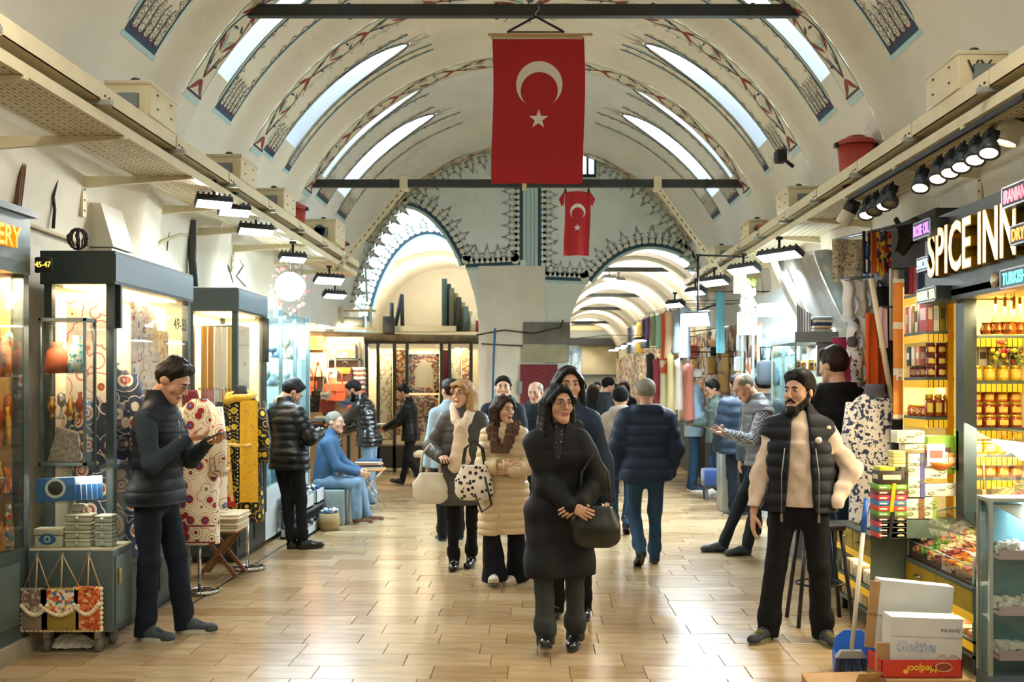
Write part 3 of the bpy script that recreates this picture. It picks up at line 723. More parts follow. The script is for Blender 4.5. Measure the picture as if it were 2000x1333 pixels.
# ------------------------------------------------ LED floodlights
def flood(p, aim, w, h, power, col, label, group=None, face=None, arm=.16):
 T = thing('floodlight', label, 'floodlight', p, 0, group); d = (Vector(aim) - Vector(p)).normalized(); q = d.to_track_quat('-Z', 'Y').to_matrix().to_4x4()
 b = B(); b.rbox(-w / 2, w / 2, -h / 2, h / 2, -.01, .05, .012)
 for k in range(7): b.box(-w / 2 + w * (k + .5) / 7 - .006, -w / 2 + w * (k + .5) / 7 + .006, -h * .42, h * .42, .05, .075)
 tr(b, q); part('housing', b, mat('lamp_housing', '20262a', .45), T)
 b = B(); b.box(-w / 2 + .012, w / 2 - .012, -h / 2 + .012, h / 2 - .012, -.014, -.0105); tr(b, q); part('lamp_face', b, face or lampface, T)
 b = B(); b.tube([(0, 0, .03), (0, 0, arm)], .014, 6); b.box(-.03, .03, -.03, .03, arm, arm + .03); part('arm', b, black, T)
 lo = lamp('AREA', tuple(q @ Vector((0, 0, -.03))), power, col, w, (0, 0, 0), 'floodlight_light', sy=h); lo.rotation_euler = q.to_euler(); lo.parent = T
 return T
def fl(px, py, Y, aimdx, aimdz, w, h, power, col, label, aimy=0, group=None):
 p = P(px, py, Y); flood(p, p + Vector((aimdx, aimy, aimdz)), w, h, power, col, label, group)
fl(418, 398, 8.2, .3, -1, .30, .12, 18, NEUT, 'bright white floodlight below the left tray, nearest of its row', -.5)
fl(458, 414, 8.8, .3, -1, .28, .12, 16, NEUT, 'slim floodlight just behind the nearest bright one on the left', -.5)
fl(500, 452, 9.6, .3, -1, .34, .12, 24, COOL, 'flat floodlight under the left tray above the second glass cabinet', -.5)
fl(572, 506, 10.9, .3, -1, .3, .12, 46, COOL, 'floodlight tilted under the left tray above the white glare', -.4)
fl(643, 548, 12.9, .4, -1, .4, .16, 28, COOL, 'blue-housed floodlight at the far end of the left tray', -.5)
fl(654, 578, 13.6, .4, -1, .34, .12, 20, COOL, 'lower small floodlight at the far end of the left tray', -.4)
fl(1522, 500, 10.0, -.5, -1, .55, .14, 50, COOL, 'long black floodlight under the right tray, the largest', -.3)
fl(1452, 528, 11.4, -.5, -1, .45, .14, 50, COOL, 'black floodlight on the right behind the largest one', -.3)
fl(1395, 552, 12.6, -.5, -1, .45, .14, 60, COOL, 'black slanted floodlight on the right, third of the row', -.3)
fl(1358, 572, 13.6, -.5, -1, .36, .12, 60, COOL, 'small black floodlight on the right, fourth of the row', -.3)
fl(1318, 596, 15.0, -.5, -1, .36, .12, 60, COOL, 'small black floodlight on the right, fifth of the row', -.3)
p = P(1363, 624, 12.4); b = B(); b.tube([p + Vector((0, 0, .8)), (2.66, 12.4, 3.26)], .012, 6); single('lamp_arm', b, black, 'black arm from the right tray carrying the square floodlight', 'arm'); flood(p, p + Vector((-.55, -.9, -.55)), .32, .2, 35, COOL, 'square floodlight glaring white over the man in the cap', arm=.78)
for k, (px, py, Y) in enumerate(((1190, 545, 20), (1208, 549, 20.5))): fl(px, py, Y, .2, -1, .3, .12, 12, NEUT, ('left' if k == 0 else 'right') + ' one of two small floodlights under the far corridor vault', -.3)
# ------------------------------------------------ spotlight row on the right
SP = None
rail = B(); rail.box(2.545, 2.575, 5.2, 8.1, 3.17, 3.2); single('light_rail', rail, black, 'black rail carrying the row of spotlights below the right tray', 'rail')
spots = [(1932, 1), (1905, 1), (1878, 1), (1856, 1), (1832, 1), (1798, 1), (1738, 0), (1727, 1), (1708, 0), (1692, 1)]
ords = ['nearest', 'second', 'third', 'fourth', 'fifth', 'sixth', 'seventh', 'eighth', 'ninth', 'tenth']
def spot_parts(T, on):
 b = B(); b.lathe((0, 0, 0), [(0, .13), (.03, .13), (.034, .06), (.058, .01), (.062, -.03), (.05, -.03), (.045, 0), (0, 0)], 14)
 for k in range(5): b.box(-.035, .035, -.035, .035, .07 + k * .012, .075 + k * .012)
 part('housing', b, mat('lamp_housing', '20262a', .45), T)
 b = B(); b.lathe((0, 0, -.022), [(0, 0), (.05, 0), (.05, .003)], 14); part('lamp_face', b, lampwarm if on else mat('lamp_off', '8c887c', .3), T)
 b = B(); b.tube([(0, 0, .12), (.0, 0, .17)], .01, 6); part('arm', b, black, T)
for k, (px, on) in enumerate(spots):
 Y = 2.56 * F / (px - VX); T = thing('spotlight', ords[k] + ' black spotlight in the row on the right, counted from the camera', 'spotlight', (2.56, Y, 3.0), 0, 'row of black spotlights'); spot_parts(T, on)
 T.rotation_euler = (-.4, .3, 0)
 if on: l = lamp('SPOT', (0, 0, -.04), 26, (1, .86, .62), .05, (0, 0, 0), 'spotlight_light', spot=1.7); l.parent = T
def canlamp(p, tilt, label, r=.06, h=.2):
 T = thing('track_lamp', label, 'lamp', p); T.rotation_euler = tilt
 b = B(); b.lathe((0, 0, 0), [(r * .9, 0), (r, .005), (r, h * .55), (0, h * .55)], 18); part('shade', b, mat('lamp_ivory', 'd8cfb8', .5), T)
 b = B(); b.lathe((0, 0, 0), [(r, h * .55), (r, h), (r * .8, h + .01), (0, h + .01)], 18); part('cap', b, black, T)
 b = B(); b.lathe((0, 0, .012), [(0, 0), (r * .9, 0)], 18); part('lamp_face', b, lampwarm, T)
canlamp(P(1645, 437, 8.2), (.35, .45, 0), 'ivory and black cylinder lamp tilted under the right tray'); canlamp(P(1962, 280, 6.0), (.1, .35, 0), 'large ivory cylinder lamp at the upper right edge', .075, .24)
b = B(); p = P(1525, 305, 11.0); b.rbox(p.x - .06, p.x + .06, p.y - .06, p.y + .1, p.z - .07, p.z + .07, .02); b.tube([(p.x + .05, p.y, p.z - .05), (p.x + .14, p.y, p.z - .12)], .02, 6); single('security_camera', b, black, 'small black security camera on the right side of the vault', 'camera')
# ================================================================ FLAGS
flagred = mat('flag_red', 'b01418', .75, sheen=.2, bump=.05, bs=60); flagwhite = mat('flag_white', 'e8e0d2', .8)
def moon(cx_, cz, r, y):
 out = []; n = 30; d = r * .25; ri = r * .8
 xi = (r * r - ri * ri + d * d) / (2 * d); zi = -math.sqrt(max(0, r * r - xi * xi))
 return n, d, ri
def flag(T, w, h, yfun, cz, cr, sz, sr):
 """hanging flag (local x across, z down from 0), with crescent opening downward and star below"""
 b = B(); b.grid(lambda u, v: (-w / 2 + w * u + .01 * math.sin(v * 5), yfun(u, v), -h * v), 16, 20); part('cloth', b, flagred, T)
 def on(x, z, d=.004): u, v = x / w + .5, -z / h; return (x + .01 * math.sin(v * 5), yfun(u, v) - d, z)
 for bk in (1, -1):
  b = B(); ri = cr * .80; dz = -cr * .27; k = 40
  a0 = math.radians(-62); outer = [(cr * cos(t), cz + cr * sin(t)) for t in np.linspace(math.radians(-58), PI + math.radians(58), k)]
  inner = [(ri * cos(t), cz + dz + ri * sin(t)) for t in np.linspace(math.radians(-45), PI + math.radians(45), k)]
  inner[0] = outer[0]; inner[-1] = outer[-1]
  vs = [on(x, z, .004 * bk) for x, z in outer] + [on(x, z, .004 * bk) for x, z in inner]
  b.add(vs, [(i, i + 1, k + i + 1, k + i) for i in range(k - 1)]); part('crescent', b, flagwhite, T)
  b = B(); pts = [(0, sz)]
  for i in range(10): rr = sr if i % 2 == 0 else sr * .4; a = PI / 2 + i * PI / 5; pts.append((rr * cos(a), sz + rr * sin(a)))
  b.add([on(x, z, .004 * bk) for x, z in pts], [(0, 1 + i, 1 + (i + 1) % 10) for i in range(10)]); part('star', b, flagwhite, T)
top = P(1051, 72, 8.45)
T = thing('large_flag', 'large red flag with white crescent and star hanging from the upper tie beam', 'flag', top)
flag(T, .78, 1.245, lambda u, v: .012 * math.sin(u * 7 + v * 2) * (.3 + v) + .02 * v * math.sin(u * 3), -.405, .197, -.70, .085)
b = B(); b.tube([(-.425, -.02, .012), (.46, -.02, .012)], .012, 8); part('rod', b, mat('pale_wood', 'c9a877', .6), T)
b = B(); b.box(-.4, .38, -.006, .006, -.02, .02); part('hem', b, mat('flag_hem', 'd8c9a8', .8), T)
T = thing('coat_hanger', 'black plastic coat hanger over the large red flag', 'coat hanger', top + Vector((-.02, -.02, .03)))
b = B(); b.tube([(-.24, 0, 0), (-.22, 0, .015), (0, 0, .135), (.22, 0, .015), (.24, 0, 0)], .011, 8); b.tube([(-.23, 0, .004), (.23, 0, .004)], .006, 6); part('body', b, black, T)
b = B(); b.tube([(0, 0, .13), (0, 0, .17), (.03, .01, .2), (.02, .05, .26), (0, .05, .27)], .006, 6); part('hook', b, steel, T)
top2 = P(1127, 374, 12.84)
T = thing('small_flag', 'small narrow red flag with crescent and star below the lower tie beam', 'flag', top2)
flag(T, .33, .83, lambda u, v: .02 * math.sin(u * 9) + .01 * math.sin(v * 5), -.26, .10, -.47, .05)
b = B();
for s in (-1, 1): b.extr([(s * .165, .0, 0), (s * .235, 0, -.1), (s * .2, 0, -.19), (s * .165, 0, -.16)], (0, .02, 0))
part('corner_fold', b, flagred, T)
b = B()
for s in (-1, 1): b.tube([(s * .15, 0, -.01), (s * .15, 0, .09)], .005, 5); b.box(s * .15 - .015, s * .15 + .015, -.012, .012, -.02, .03)
part('clip', b, black, T)
# ================================================================ cables and odd fittings on the walls
cab = mat('cable_dark', '2b2724', .6); cabl = mat('cable_cream', 'cbbb95', .7)
def cable(pts, r, m, label, name='cable'): b = B(); b.tube(pts, r, 6); return single(name, b, m, label, 'cable')
def Wp(px, py, o=.03): Y = (-XL - o) * F / (VX - px); return P(px, py, Y)
brn = mat('brown_cable', '6e4a30', .8)
for k in range(3): cable([Wp(50 + 4 * k, 235), Wp(52 + 3 * k, 262), Wp(44 + 3 * k, 300), Wp(37 + 4 * k, 350), Wp(33 + 3 * k, 400), Wp(31 + 4 * k, 436)], .014, brn, ['left', 'middle', 'right'][k] + ' old brown cable of the bundle on the far-left wall', 'cable')
cable([Wp(114, 300), Wp(108, 330), Wp(111, 352), Wp(104, 385), Wp(107, 410), Wp(104, 446)], .012, cab, 'thin ragged cable down the left wall above the glass cabinet')
cable([Wp(0, 437), Wp(60, 440), Wp(100, 455), Wp(145, 470), Wp(165, 482)], .016, cabl, 'cream cable trunk along the wall over the left cabinets')
cable([Wp(374, 430, .06), Wp(376, 500, .06), Wp(379, 560, .06)], .045, mat('dark_pipe', '3a3c38', .5), 'dark vertical pipe between the two glass cabinets', 'drain_pipe')
cable([Wp(246, 375), Wp(240, 400), Wp(225, 424), Wp(212, 450), Wp(198, 484)], .006, cab, 'thin black wire slanting down to the cabinet top beside the white box')
cable([Wp(300, 392), Wp(296, 430), Wp(282, 455), Wp(275, 475), Wp(272, 500)], .006, cab, 'thin black wire right of the white wall box')
cable([Wp(262, 502), Wp(290, 490), Wp(320, 470), Wp(352, 458), Wp(385, 462), Wp(398, 480), Wp(396, 505), Wp(402, 530)], .018, cabl, 'cream cable sagging above the first cabinet to the pipe')
cable([Wp(350, 380), Wp(338, 400), Wp(345, 430), Wp(330, 455), Wp(326, 490)], .005, cab, 'thin black wire hanging left of the dark pipe')
cable([Wp(440, 470), Wp(428, 500), Wp(446, 520), Wp(455, 552)], .008, cab, 'black looped wire above the second glass cabinet')
cable([Wp(462, 500), Wp(475, 520), Wp(462, 540), Wp(480, 560)], .008, cab, 'second black looped wire above the second glass cabinet')
p = P(235, 460, 7.95); b = B(); b.hexa([(XL, 7.72, p.z - .12), (XL + .2, 7.72, p.z - .12), (XL + .2, 8.12, p.z - .12), (XL, 8.12, p.z - .12), (XL, 7.72, p.z + .22), (XL + .1, 7.72, p.z + .22), (XL + .1, 8.12, p.z + .22), (XL, 8.12, p.z + .22)]); b.box(XL, XL + .18, 7.74, 8.1, p.z - .16, p.z - .13)
single('wall_unit', b, mat('white_unit', 'dcd6c4', .5), 'white box-shaped unit on the left wall above the cabinet', 'wall unit')
T = thing('coiled_wire', 'tangled coil of dark wire on top of the first cabinet', 'wire', P(152, 488, 6.6)); b = B(); rr = random.Random(5)
for k in range(9):
 a = rr.uniform(0, PI); pts = [(.06 * cos(t) * cos(a) + rr.uniform(-.01, .01), .05 * cos(t) * sin(a), .07 + .07 * sin(t)) for t in np.linspace(0, 2 * PI, 12)]; b.tube(pts, .006, 5)
part('coil', b, cab, T)
cable([P(930, 655, 17.5), P(985, 645, 17.5), P(1040, 652, 17.5), P(1095, 640, 17.5), P(1100, 625, 17.5)], .014, cab, 'black cable sagging across the pale pier')
cable([P(940, 672, 17.5), P(1020, 676, 17.55)], .012, cab, 'straight black cable across the pier under the sagging one')
cable([P(967, 642, 17.5), P(964, 700, 17.5), P(962, 790, 17.5)], .02, mat('blue_pipe', '2f6ea8', .5), 'vertical blue pipe on the pale pier', 'pipe')
cable([P(710, 440, 17.4), P(717, 590, 17.4)], .018, mat('pale_pipe', 'c2d0c8', .6), 'pale pipe running down the end wall left of the arch', 'pipe')
cable([P(1100, 665, 19), P(1180, 655, 20), P(1290, 655, 19), P(1420, 640, 15)], .008, cab, 'thin dark line strung across the corridor mouth')
# ================================================================ CLOTH AND GOODS BUILDERS
def cloth(b, a, u, w, h, folds=4, amp=.02, n=None, taper=0, m=0, nrm=None, sag=0, thick=.006):
 """hanging cloth: a = top corner, u = horizontal direction, w x h, vertical folds (two faces with a small thickness)"""
 u = Vector(u).normalized(); nn = Vector(nrm) if nrm else u.cross(Vector((0, 0, 1))); a = Vector(a); n = n or max(8, int(folds * 6)); nv = 7
 def f(s, t, o=0):
  ww = w * (1 - taper * t); x = (w - ww) / 2 + ww * s
  d = amp * (.35 + .65 * t) * math.sin(s * folds * 2 * PI + t * .9) + amp * .3 * math.sin(s * folds * 3.1 + 1)
  z = -h * t - sag * math.sin(PI * s)
  return tuple(a + u * x + nn * (d + o) + Vector((0, 0, z)))
 b.grid(lambda s, t: f(s, t), n, nv, m); b.grid(lambda s, t: f(1 - s, t, -thick), n, nv, m)
 return b
def hang(name, label, cat, a, u, w, h, m, group=None, **k):
 b = B(); cloth(b, a, u, w, h, **k); return single(name, b, m, label, cat, group)
def folded(b, c, w, d, h, n, ms, seed=0, rz=0):
 """pile of folded cloths, each with a rounded front fold; returns list of B"""
 out = []; r_ = random.Random(seed); z = c[2]; t = h / n
 for i in range(n):
  q = B(); ww, dd = w * r_.uniform(.92, 1.04), d * r_.uniform(.92, 1.04); ox, oy = r_.uniform(-.015, .015), r_.uniform(-.015, .015)
  q.rbox(-ww / 2 + ox, ww / 2 + ox, -dd / 2 + oy, dd / 2 + oy, z - c[2] + .0005, z - c[2] + t - .0005, t * .45); tr(q, trans(*c) @ rotz(rz)); out.append((q, ms[i % len(ms)])); z += t
 return out
def pile(name, label, cat, group, c, w, d, h, n, ms, seed=0, rz=0):
 for i, (q, m) in enumerate(folded(None, c, w, d, h, n, ms, seed, rz)): single(name, q, m, label + ', ' + ORD[i] + ' from the bottom', cat, group)
def colmat(h, r=.8, **k): return mat('c_' + h + ('_%d' % int(r * 100)), h, r, **k)
suz_red = pat('suzani_red', 'cells', ['4f72b0', '3f5f9e', '8e1b24', '9c242c', 'efe4c8', '7c8a4e', 'efe4c8', 'b03a34', 'efe4c8'], 10.5, .8, [0, .1, .17, .26, .37, .45, .49, .66, .69])
suz_col = pat('suzani_white', 'cells', ['c03a2c', 'e9a13c', '5a78a8', 'f2ead6', 'f2ead6', 'b8566a', 'f4eedd'], 9, .8, [0, .1, .18, .27, .45, .55, .6])
suz_gold = pat('suzani_gold', 'cells', ['c98a2c', 'a85a28', 'f4ead0', 'f6efdc', 'd08a80', 'f6efdc'], 8, .8, [0, .12, .24, .4, .58, .64])
suz_dark = pat('suzani_dark', 'cells', ['b03028', 'e4d6b8', 'b03a30', 'e8dcc2', '39435e', '39435e', 'e8dcc2', '2e3850'], 8, .8, [0, .1, .2, .3, .42, .6, .66, .7])
blk_emb = pat('black_embroidery', 'cells', ['c22a20', 'd8b01c', 'e0c030', '17140f', '17140f', 'c8a020', '14110e'], 11, .85, [0, .08, .2, .34, .5, .58, .62])
pale_flor = pat('pale_floral', 'floral', ['a8b4a8', 'd8d6c0', 'f1ead6', 'f4eedd', 'c08a8a', 'f0e8d4'], 9, .8, [0, .28, .4, .56, .74, .8])
toile = pat('toile_print', 'noise', ['2c3552', '55607c', 'efe6d6', 'f3ecdf', 'efe6d6', '3a4464'], 24, .8, [0, .40, .45, .55, .62, .64])
yel_scarf = pat('yellow_scarf', 'floral', ['a8713c', 'd9a41e', 'e6b016', 'eab818', 'b9853a', 'e6b016'], 26, .7, [0, .3, .42, .6, .78, .84])
# ================================================================ FAR-LEFT SHOP WINDOW (x = -3.2, seen at the picture edge)
T = thing('shop_window', 'grey-green framed shop window at the far left edge', 'shop window', (-3.3, 5.6, 0))
b = B(); b.box(-3.44, -3.18, 4.6, 6.25, .10, .66); part('base_panel', b, grnframe, T, 1)
b = B(); b.rbox(-3.175, -3.165, 5.75, 6.12, .2, .58, .004); part('raised_panel', b, mat('green_grey_light', '5b6a67', .45), T, 1)
b = B(); b.box(-3.46, -3.14, 4.6, 6.28, 0, .10); part('plinth', b, mat('worn_stone', '9a917c', .9, var=.25, vs=6), T, 1)
for y in (6.19, 5.0): b = B(); b.box(-3.25, -3.18, y, y + .06, .66, 2.45); part('post', b, grnframe, T, 1)
b = B(); b.box(-3.44, -3.17, 4.6, 6.25, 2.36, 2.44); part('rail', b, grnframe, T, 1)
b = B(); b.box(-3.44, -3.17, 4.6, 6.25, 2.44, 2.72); part('sign_board', b, mat('sign_green_grey', '66746c', .4), T, 1)
b = B(); b.box(-3.46, -3.13, 4.6, 6.27, 2.72, 2.76); part('cornice', b, grnframe, T, 1)
b = B(); b.box(-3.44, -3.43, 4.6, 6.25, .66, 2.36); part('back_panel', b, mat('warm_mirror', 'c8a468', .35, .3), T, 1)
b = B(); b.box(-3.44, -3.2, 4.6, 6.19, 1.28, 1.295); b.box(-3.44, -3.2, 4.6, 6.19, 1.0, 1.01); b.box(-3.44, -3.2, 4.6, 6.19, 1.708, 1.718); part('shelf', b, glassg, T, 1)
b = B(); b.box(-3.186, -3.18, 5.06, 6.19, .66, 2.36); part('pane', b, glass, T, 1)
lamp('AREA', (-3.26, 6.0, 2.34), 16, WARM, .1, (0, 0, 0), 'window_light', sy=.3); b = B(); b.box(-3.44, -3.25, 6.17, 6.19, .66, 2.36); part('end_panel', b, mat('warm_mirror', 'c8a468', .35, .3), T, 1)
T = thing('gold_letters', 'glowing gold letters ending in R Y on the far-left shop sign', 'sign', (-3.165, 5.9, 2.56)); b = text_b('LERY', .17, .02, sx=.9, bold=.004); tr(b, rotz(PI / 2) @ trans(0, -.01, 0)); part('lettering', b, mat('gold_letter', 'e08a18', .35, .4, em='ff9a10', es=.8), T)
T = thing('number_plate', 'small black number plate with yellow digits 45-47 on the far-left shop', 'sign', (-3.1, 6.28, 2.38)); b = B(); b.rbox(-.055, .055, -.01, .01, 0, .1, .008); part('plate', b, black, T)
b = text_b('45-47', .05, .002, sx=.85); tr(b, trans(0, -.013, .05)); part('digits', b, mat('yellow_digit', 'ffe070', .5, em='ffd850', es=1.6), T)
def vase(c, h, r, m, label, name='brass_ornament', group=None, k=0):
 b = B(); profs = [[(0, 0), (.5, 0), (.6, .08), (.25, .2), (.9, .45), (1, .6), (.5, .78), (.35, .86), (.55, 1), (0, 1)], [(0, 0), (.7, 0), (.75, .05), (.3, .15), (.2, .4), (.9, .55), (1, .7), (.9, .9), (0, 1)], [(0, 0), (.9, 0), (1, .3), (.8, .7), (.4, .85), (.5, 1), (0, 1)]]
 b.lathe(c, [(q * r, z * h) for q, z in profs[k % 3]], 12); return single(name, b, m, label, 'ornament', group)
oranges = [mat('amber_glass', 'd87a18', .25, var=.3, vs=20), gold, brass, mat('copper_red', 'a84c20', .35, .6), pat('mosaic', 'rand', ['d8a030', '3f7f9a', 'c04020', 'e8dcc0', '6a8a30'], 40, .3)]
r_ = random.Random(11)
for (z, n, hh) in ((.665, 6, .28), (1.012, 6, .2), (1.298, 6, .36), (1.72, 6, .4)):
 for k in range(n):
  h = hh * r_.uniform(.6, 1); vase((-3.225 - .02 * (k % 2) + r_.uniform(-.01, .01), 5.86 + k * .055, z), h, r_.uniform(.024, .034), oranges[r_.randrange(5)], ORD[k] + ' amber or brass ornament from the camera, ' + {.665: 'lowest', 1.012: 'second', 1.298: 'third', 1.72: 'top'}[z] + ' shelf of the far-left window', group='ornaments in the far-left window', k=r_.randrange(3))
# ================================================================ CART WITH GLASS TOWER
T = thing('display_cart', 'grey-green display cart on castors with a glass case and tall glass tower', 'display cart', (-2.89, 6.35, 0)); CX0, CX1, CY0, CY1 = -3.15, -2.63, 6.2, 6.5
b = B(); b.rbox(CX0, CX1, CY0, CY1, .13, .64, .006); body = part('body', b, grnframe, T, 1)
b = B(); b.rbox(CX1, CX1 + .012, CY0 + .03, CY1 - .03, .17, .6, .004); door = part('door', b, mat('green_grey_light', '5b6a67', .45), T, 1)
b = B(); b.rbox(CX1 + .012, CX1 + .03, CY0 + .05, CY0 + .075, .42, .52, .01); o = part('handle', b, mat('wood_handle', 'b08a50', .5), door, 1)
for x in (CX0 + .1, CX1 - .1):
 for y in (CY0 + .04, CY1 - .06):
  b = B(); b.lathe((x - .014, y, .047), [(0, 0), (.047, 0), (.047, .028), (0, .028)], 14, 0, 'x'); b.box(x - .02, x + .02, y - .03, y + .03, .09, .13, 1); b.box(x - .022, x - .016, y - .02, y + .02, .045, .1, 1); part('castor', b, [mat('rubber_grey', '6a665c', .6), steel], T, 1)
gz0, gz1 = .65, 1.15
b = B(); b.box(CX0, CX1, CY0, CY1, .64, .652); part('case_floor', b, mat('cream_board', 'd9cfb4', .6), T, 1)
for nm, bx in (('front', (CX0, CX1, CY0, CY0 + .006)), ('side', (CX1 - .006, CX1, CY0, CY1)), ):
 b = B(); b.box(*bx, gz0, gz1); part('pane', b, glassg, T, 1)
b = B(); b.box(CX0, CX1, CY0, CY1, gz1, gz1 + .008); part('glass_top', b, glassg, T, 1)
b = B(); b.box(CX0 + .02, CX1 - .2, CY0 + .02, CY1 - .1, .93, .936); part('glass_shelf', b, glassg, T, 1)
TX0, TX1, TY0, TY1 = -3.16, -2.86, 6.33, 6.49
for (x, y) in ((TX0, TY0), (TX1 - .015, TY0), (TX1 - .015, TY1 - .015), (TX0, TY1 - .015)): b = B(); b.box(x, x + .015, y, y + .015, gz1, 2.1); part('tower_post', b, grnframe, T, 1)
for z in (gz1 + .008, 2.08): b = B(); b.box(TX0, TX1, TY0, TY1, z, z + .02); part('tower_frame', b, grnframe, T, 1)
for z in (1.45, 1.74): b = B(); b.box(TX0 + .01, TX1 - .01, TY0 + .01, TY1 - .01, z, z + .006); part('glass_shelf', b, glassg, T, 1)
b = B(); b.box(TX0 + .015, TX1 - .015, TY0, TY0 + .004, gz1 + .03, 2.08); part('pane', b, glass, T, 1)
b = B(); b.box(TX1 - .004, TX1, TY0 + .015, TY1 - .015, gz1 + .03, 2.08); part('pane', b, glass, T, 1)
lamp('AREA', (-3.0, 6.4, 2.05), 5, WARM, .2, (0, 0, 0), 'tower_light'); lamp('AREA', (-2.89, 6.33, 1.12), 5, NEUT, .3, (0, 0, 0), 'case_light', sy=.15)
silver = mat('silver_filigree', 'b9b3a2', .35, .8, var=.5, vs=60); turq = pat('turquoise_mosaic', 'rand', ['5fa8b0', 'e8e2cc', '3a7f98', 'd8c890', 'a8d0d0'], 55, .3)
vase((-3.08, 6.41, 1.748), .2, .075, mat('red_cap', 'a8502a', .6), 'round rust-red hat on the upper shelf of the glass tower', 'rust_hat', k=2)
vase((-2.95, 6.41, 1.748), .24, .055, turq, 'turquoise mosaic egg on the upper shelf of the glass tower', 'mosaic_egg', k=2)
for k in range(4): vase((-3.11 + k * .06, 6.41, 1.457), .14 + .03 * (k % 2), .027, [brass, silver, gold, oranges[3]][k], ORD[k] + ' metal trinket from the left on the middle shelf of the glass tower', group='trinkets in the glass tower', k=k)
b = B(); b.extr([(-3.12, 6.37, 1.181), (-2.9, 6.37, 1.181), (-2.93, 6.37, 1.36), (-3.06, 6.37, 1.4)], (0, .08, 0)); single('silver_bag', b, silver, 'silver beaded evening bag at the foot of the glass tower', 'bag')
vase((-2.885, 6.36, 1.181), .13, .02, brass, 'small brass candlestick beside the silver bag', 'brass_candlestick', k=1)
eyeblue = mat('eye_blue', '2f6fb0', .4); eyew = mat('eye_white', 'e6e6e0', .5); eyek = mat('eye_black', '15161a', .4)
for k in range(6):
 T2 = thing('evil_eye_clutch', 'blue clutch with evil eye motif, ' + ['first and fully seen', 'second', 'third', 'fourth', 'fifth', 'last'][k] + ' in the fanned row', 'clutch bag', (-3.0 + .026 * k, 6.24 + .018 * k, .94), 0, 'evil eye clutches'); T2.rotation_euler = (0, -.05, .12)
 b = B(); b.rbox(-.12, .12, -.006, .006, 0, .15, .006); part('body', b, eyew if k else eyeblue, T2)
 b = B(); b.box(-.118, .118, -.0075, -.006, .002, .1); part('blue_field', b, eyeblue, T2)
 for (rr, y, m) in ((.062, -.008, eyew), (.045, -.0095, eyek)):
  b = B(); b.lathe((0, y, .085), [(0, 0), (rr, 0)], 18, 0, 'y'); part('eye_ring' if m is eyew else 'eye_pupil', b, m, T2)
boxw = mat('ivory_box', 'dcd2bc', .5); ring = mat('blue_ring', '5a7488', .5)
def tinybox(x, y, z, w, d, h, label, eye=False, m=None):
 T2 = thing('trinket_box', label, 'box', (x, y, z)); b = B(); b.rbox(-w / 2, w / 2, -d / 2, d / 2, 0, h * .62, .008); part('body', b, m or boxw, T2)
 b = B(); b.rbox(-w / 2 - .004, w / 2 + .004, -d / 2 - .004, d / 2 + .004, h * .63, h, .008); part('lid', b, m or boxw, T2)
 if eye:
  b = B(); n = 16; b.add([(.055 * cos(2 * PI * i / n), -d / 2 - .006, h * .45 + .035 * math.copysign(abs(sin(2 * PI * i / n)) ** 1.4, sin(2 * PI * i / n))) for i in range(n)], [tuple(range(n))]); part('eye_outline', b, eyeblue, T2)
  b = B(); b.lathe((0, -d / 2 - .008, h * .45), [(0, 0), (.022, 0)], 14, 0, 'y'); part('eye_ring', b, eyew, T2); b = B(); b.lathe((0, -d / 2 - .0095, h * .45), [(0, 0), (.012, 0)], 14, 0, 'y'); part('eye_pupil', b, eyeblue, T2)
 else: b = B(); b.ball((0, -d / 2 - .008, h * .5), .012, 5); part('knob', b, boxw, T2)
tinybox(-3.05, 6.27, .653, .17, .08, .12, 'ivory box painted with a blue eye at the lower left of the cart case', True)
for i in range(4): tinybox(-2.875, 6.30, .653 + i * .052, .16, .1, .05, 'ivory trinket box, ' + ['bottom', 'second', 'third', 'top'][i] + ' of the middle stack in the cart case')
for i in range(4): tinybox(-2.72, 6.31, .653 + i * .05, .1, .1, .048, 'ivory trinket box with blue rim, ' + ['bottom', 'second', 'third', 'top'][i] + ' of the right stack in the cart case', m=mat('ivory_blue_rim', 'cfd0c6', .5))
b = B(); b.extr([(-2.9 + .05 * cos(2 * PI * i / 12), 6.3, .875 + .02 + .022 * sin(2 * PI * i / 12)) for i in range(12)], (0, .06, 0)); single('flower_trinket', b, boxw, 'small ivory flower trinket on top of the middle stack', 'trinket')
bagp = [pat('bag_brown', 'rand', ['6f5a4a', '8a7260', 'b8a890'], 60, .9), pat('bag_mosaic', 'rand', ['d86a3a', '3f7f9a', 'e8d8b8', 'c8402c', 'e0b040', 'efe6cc'], 55, .9), pat('bag_orange', 'rand', ['c8502a', 'e08a3a', 'e8c070', '9a3a20', 'd86040'], 60, .9)]
olive = mat('bag_olive', 'a08438', .9, bump=.4, bs=90); cord = mat('jute_cord', 'c2a878', .8); fringe = mat('cream_fringe', 'e6d6b0', .95, bump=.6, bs=70)
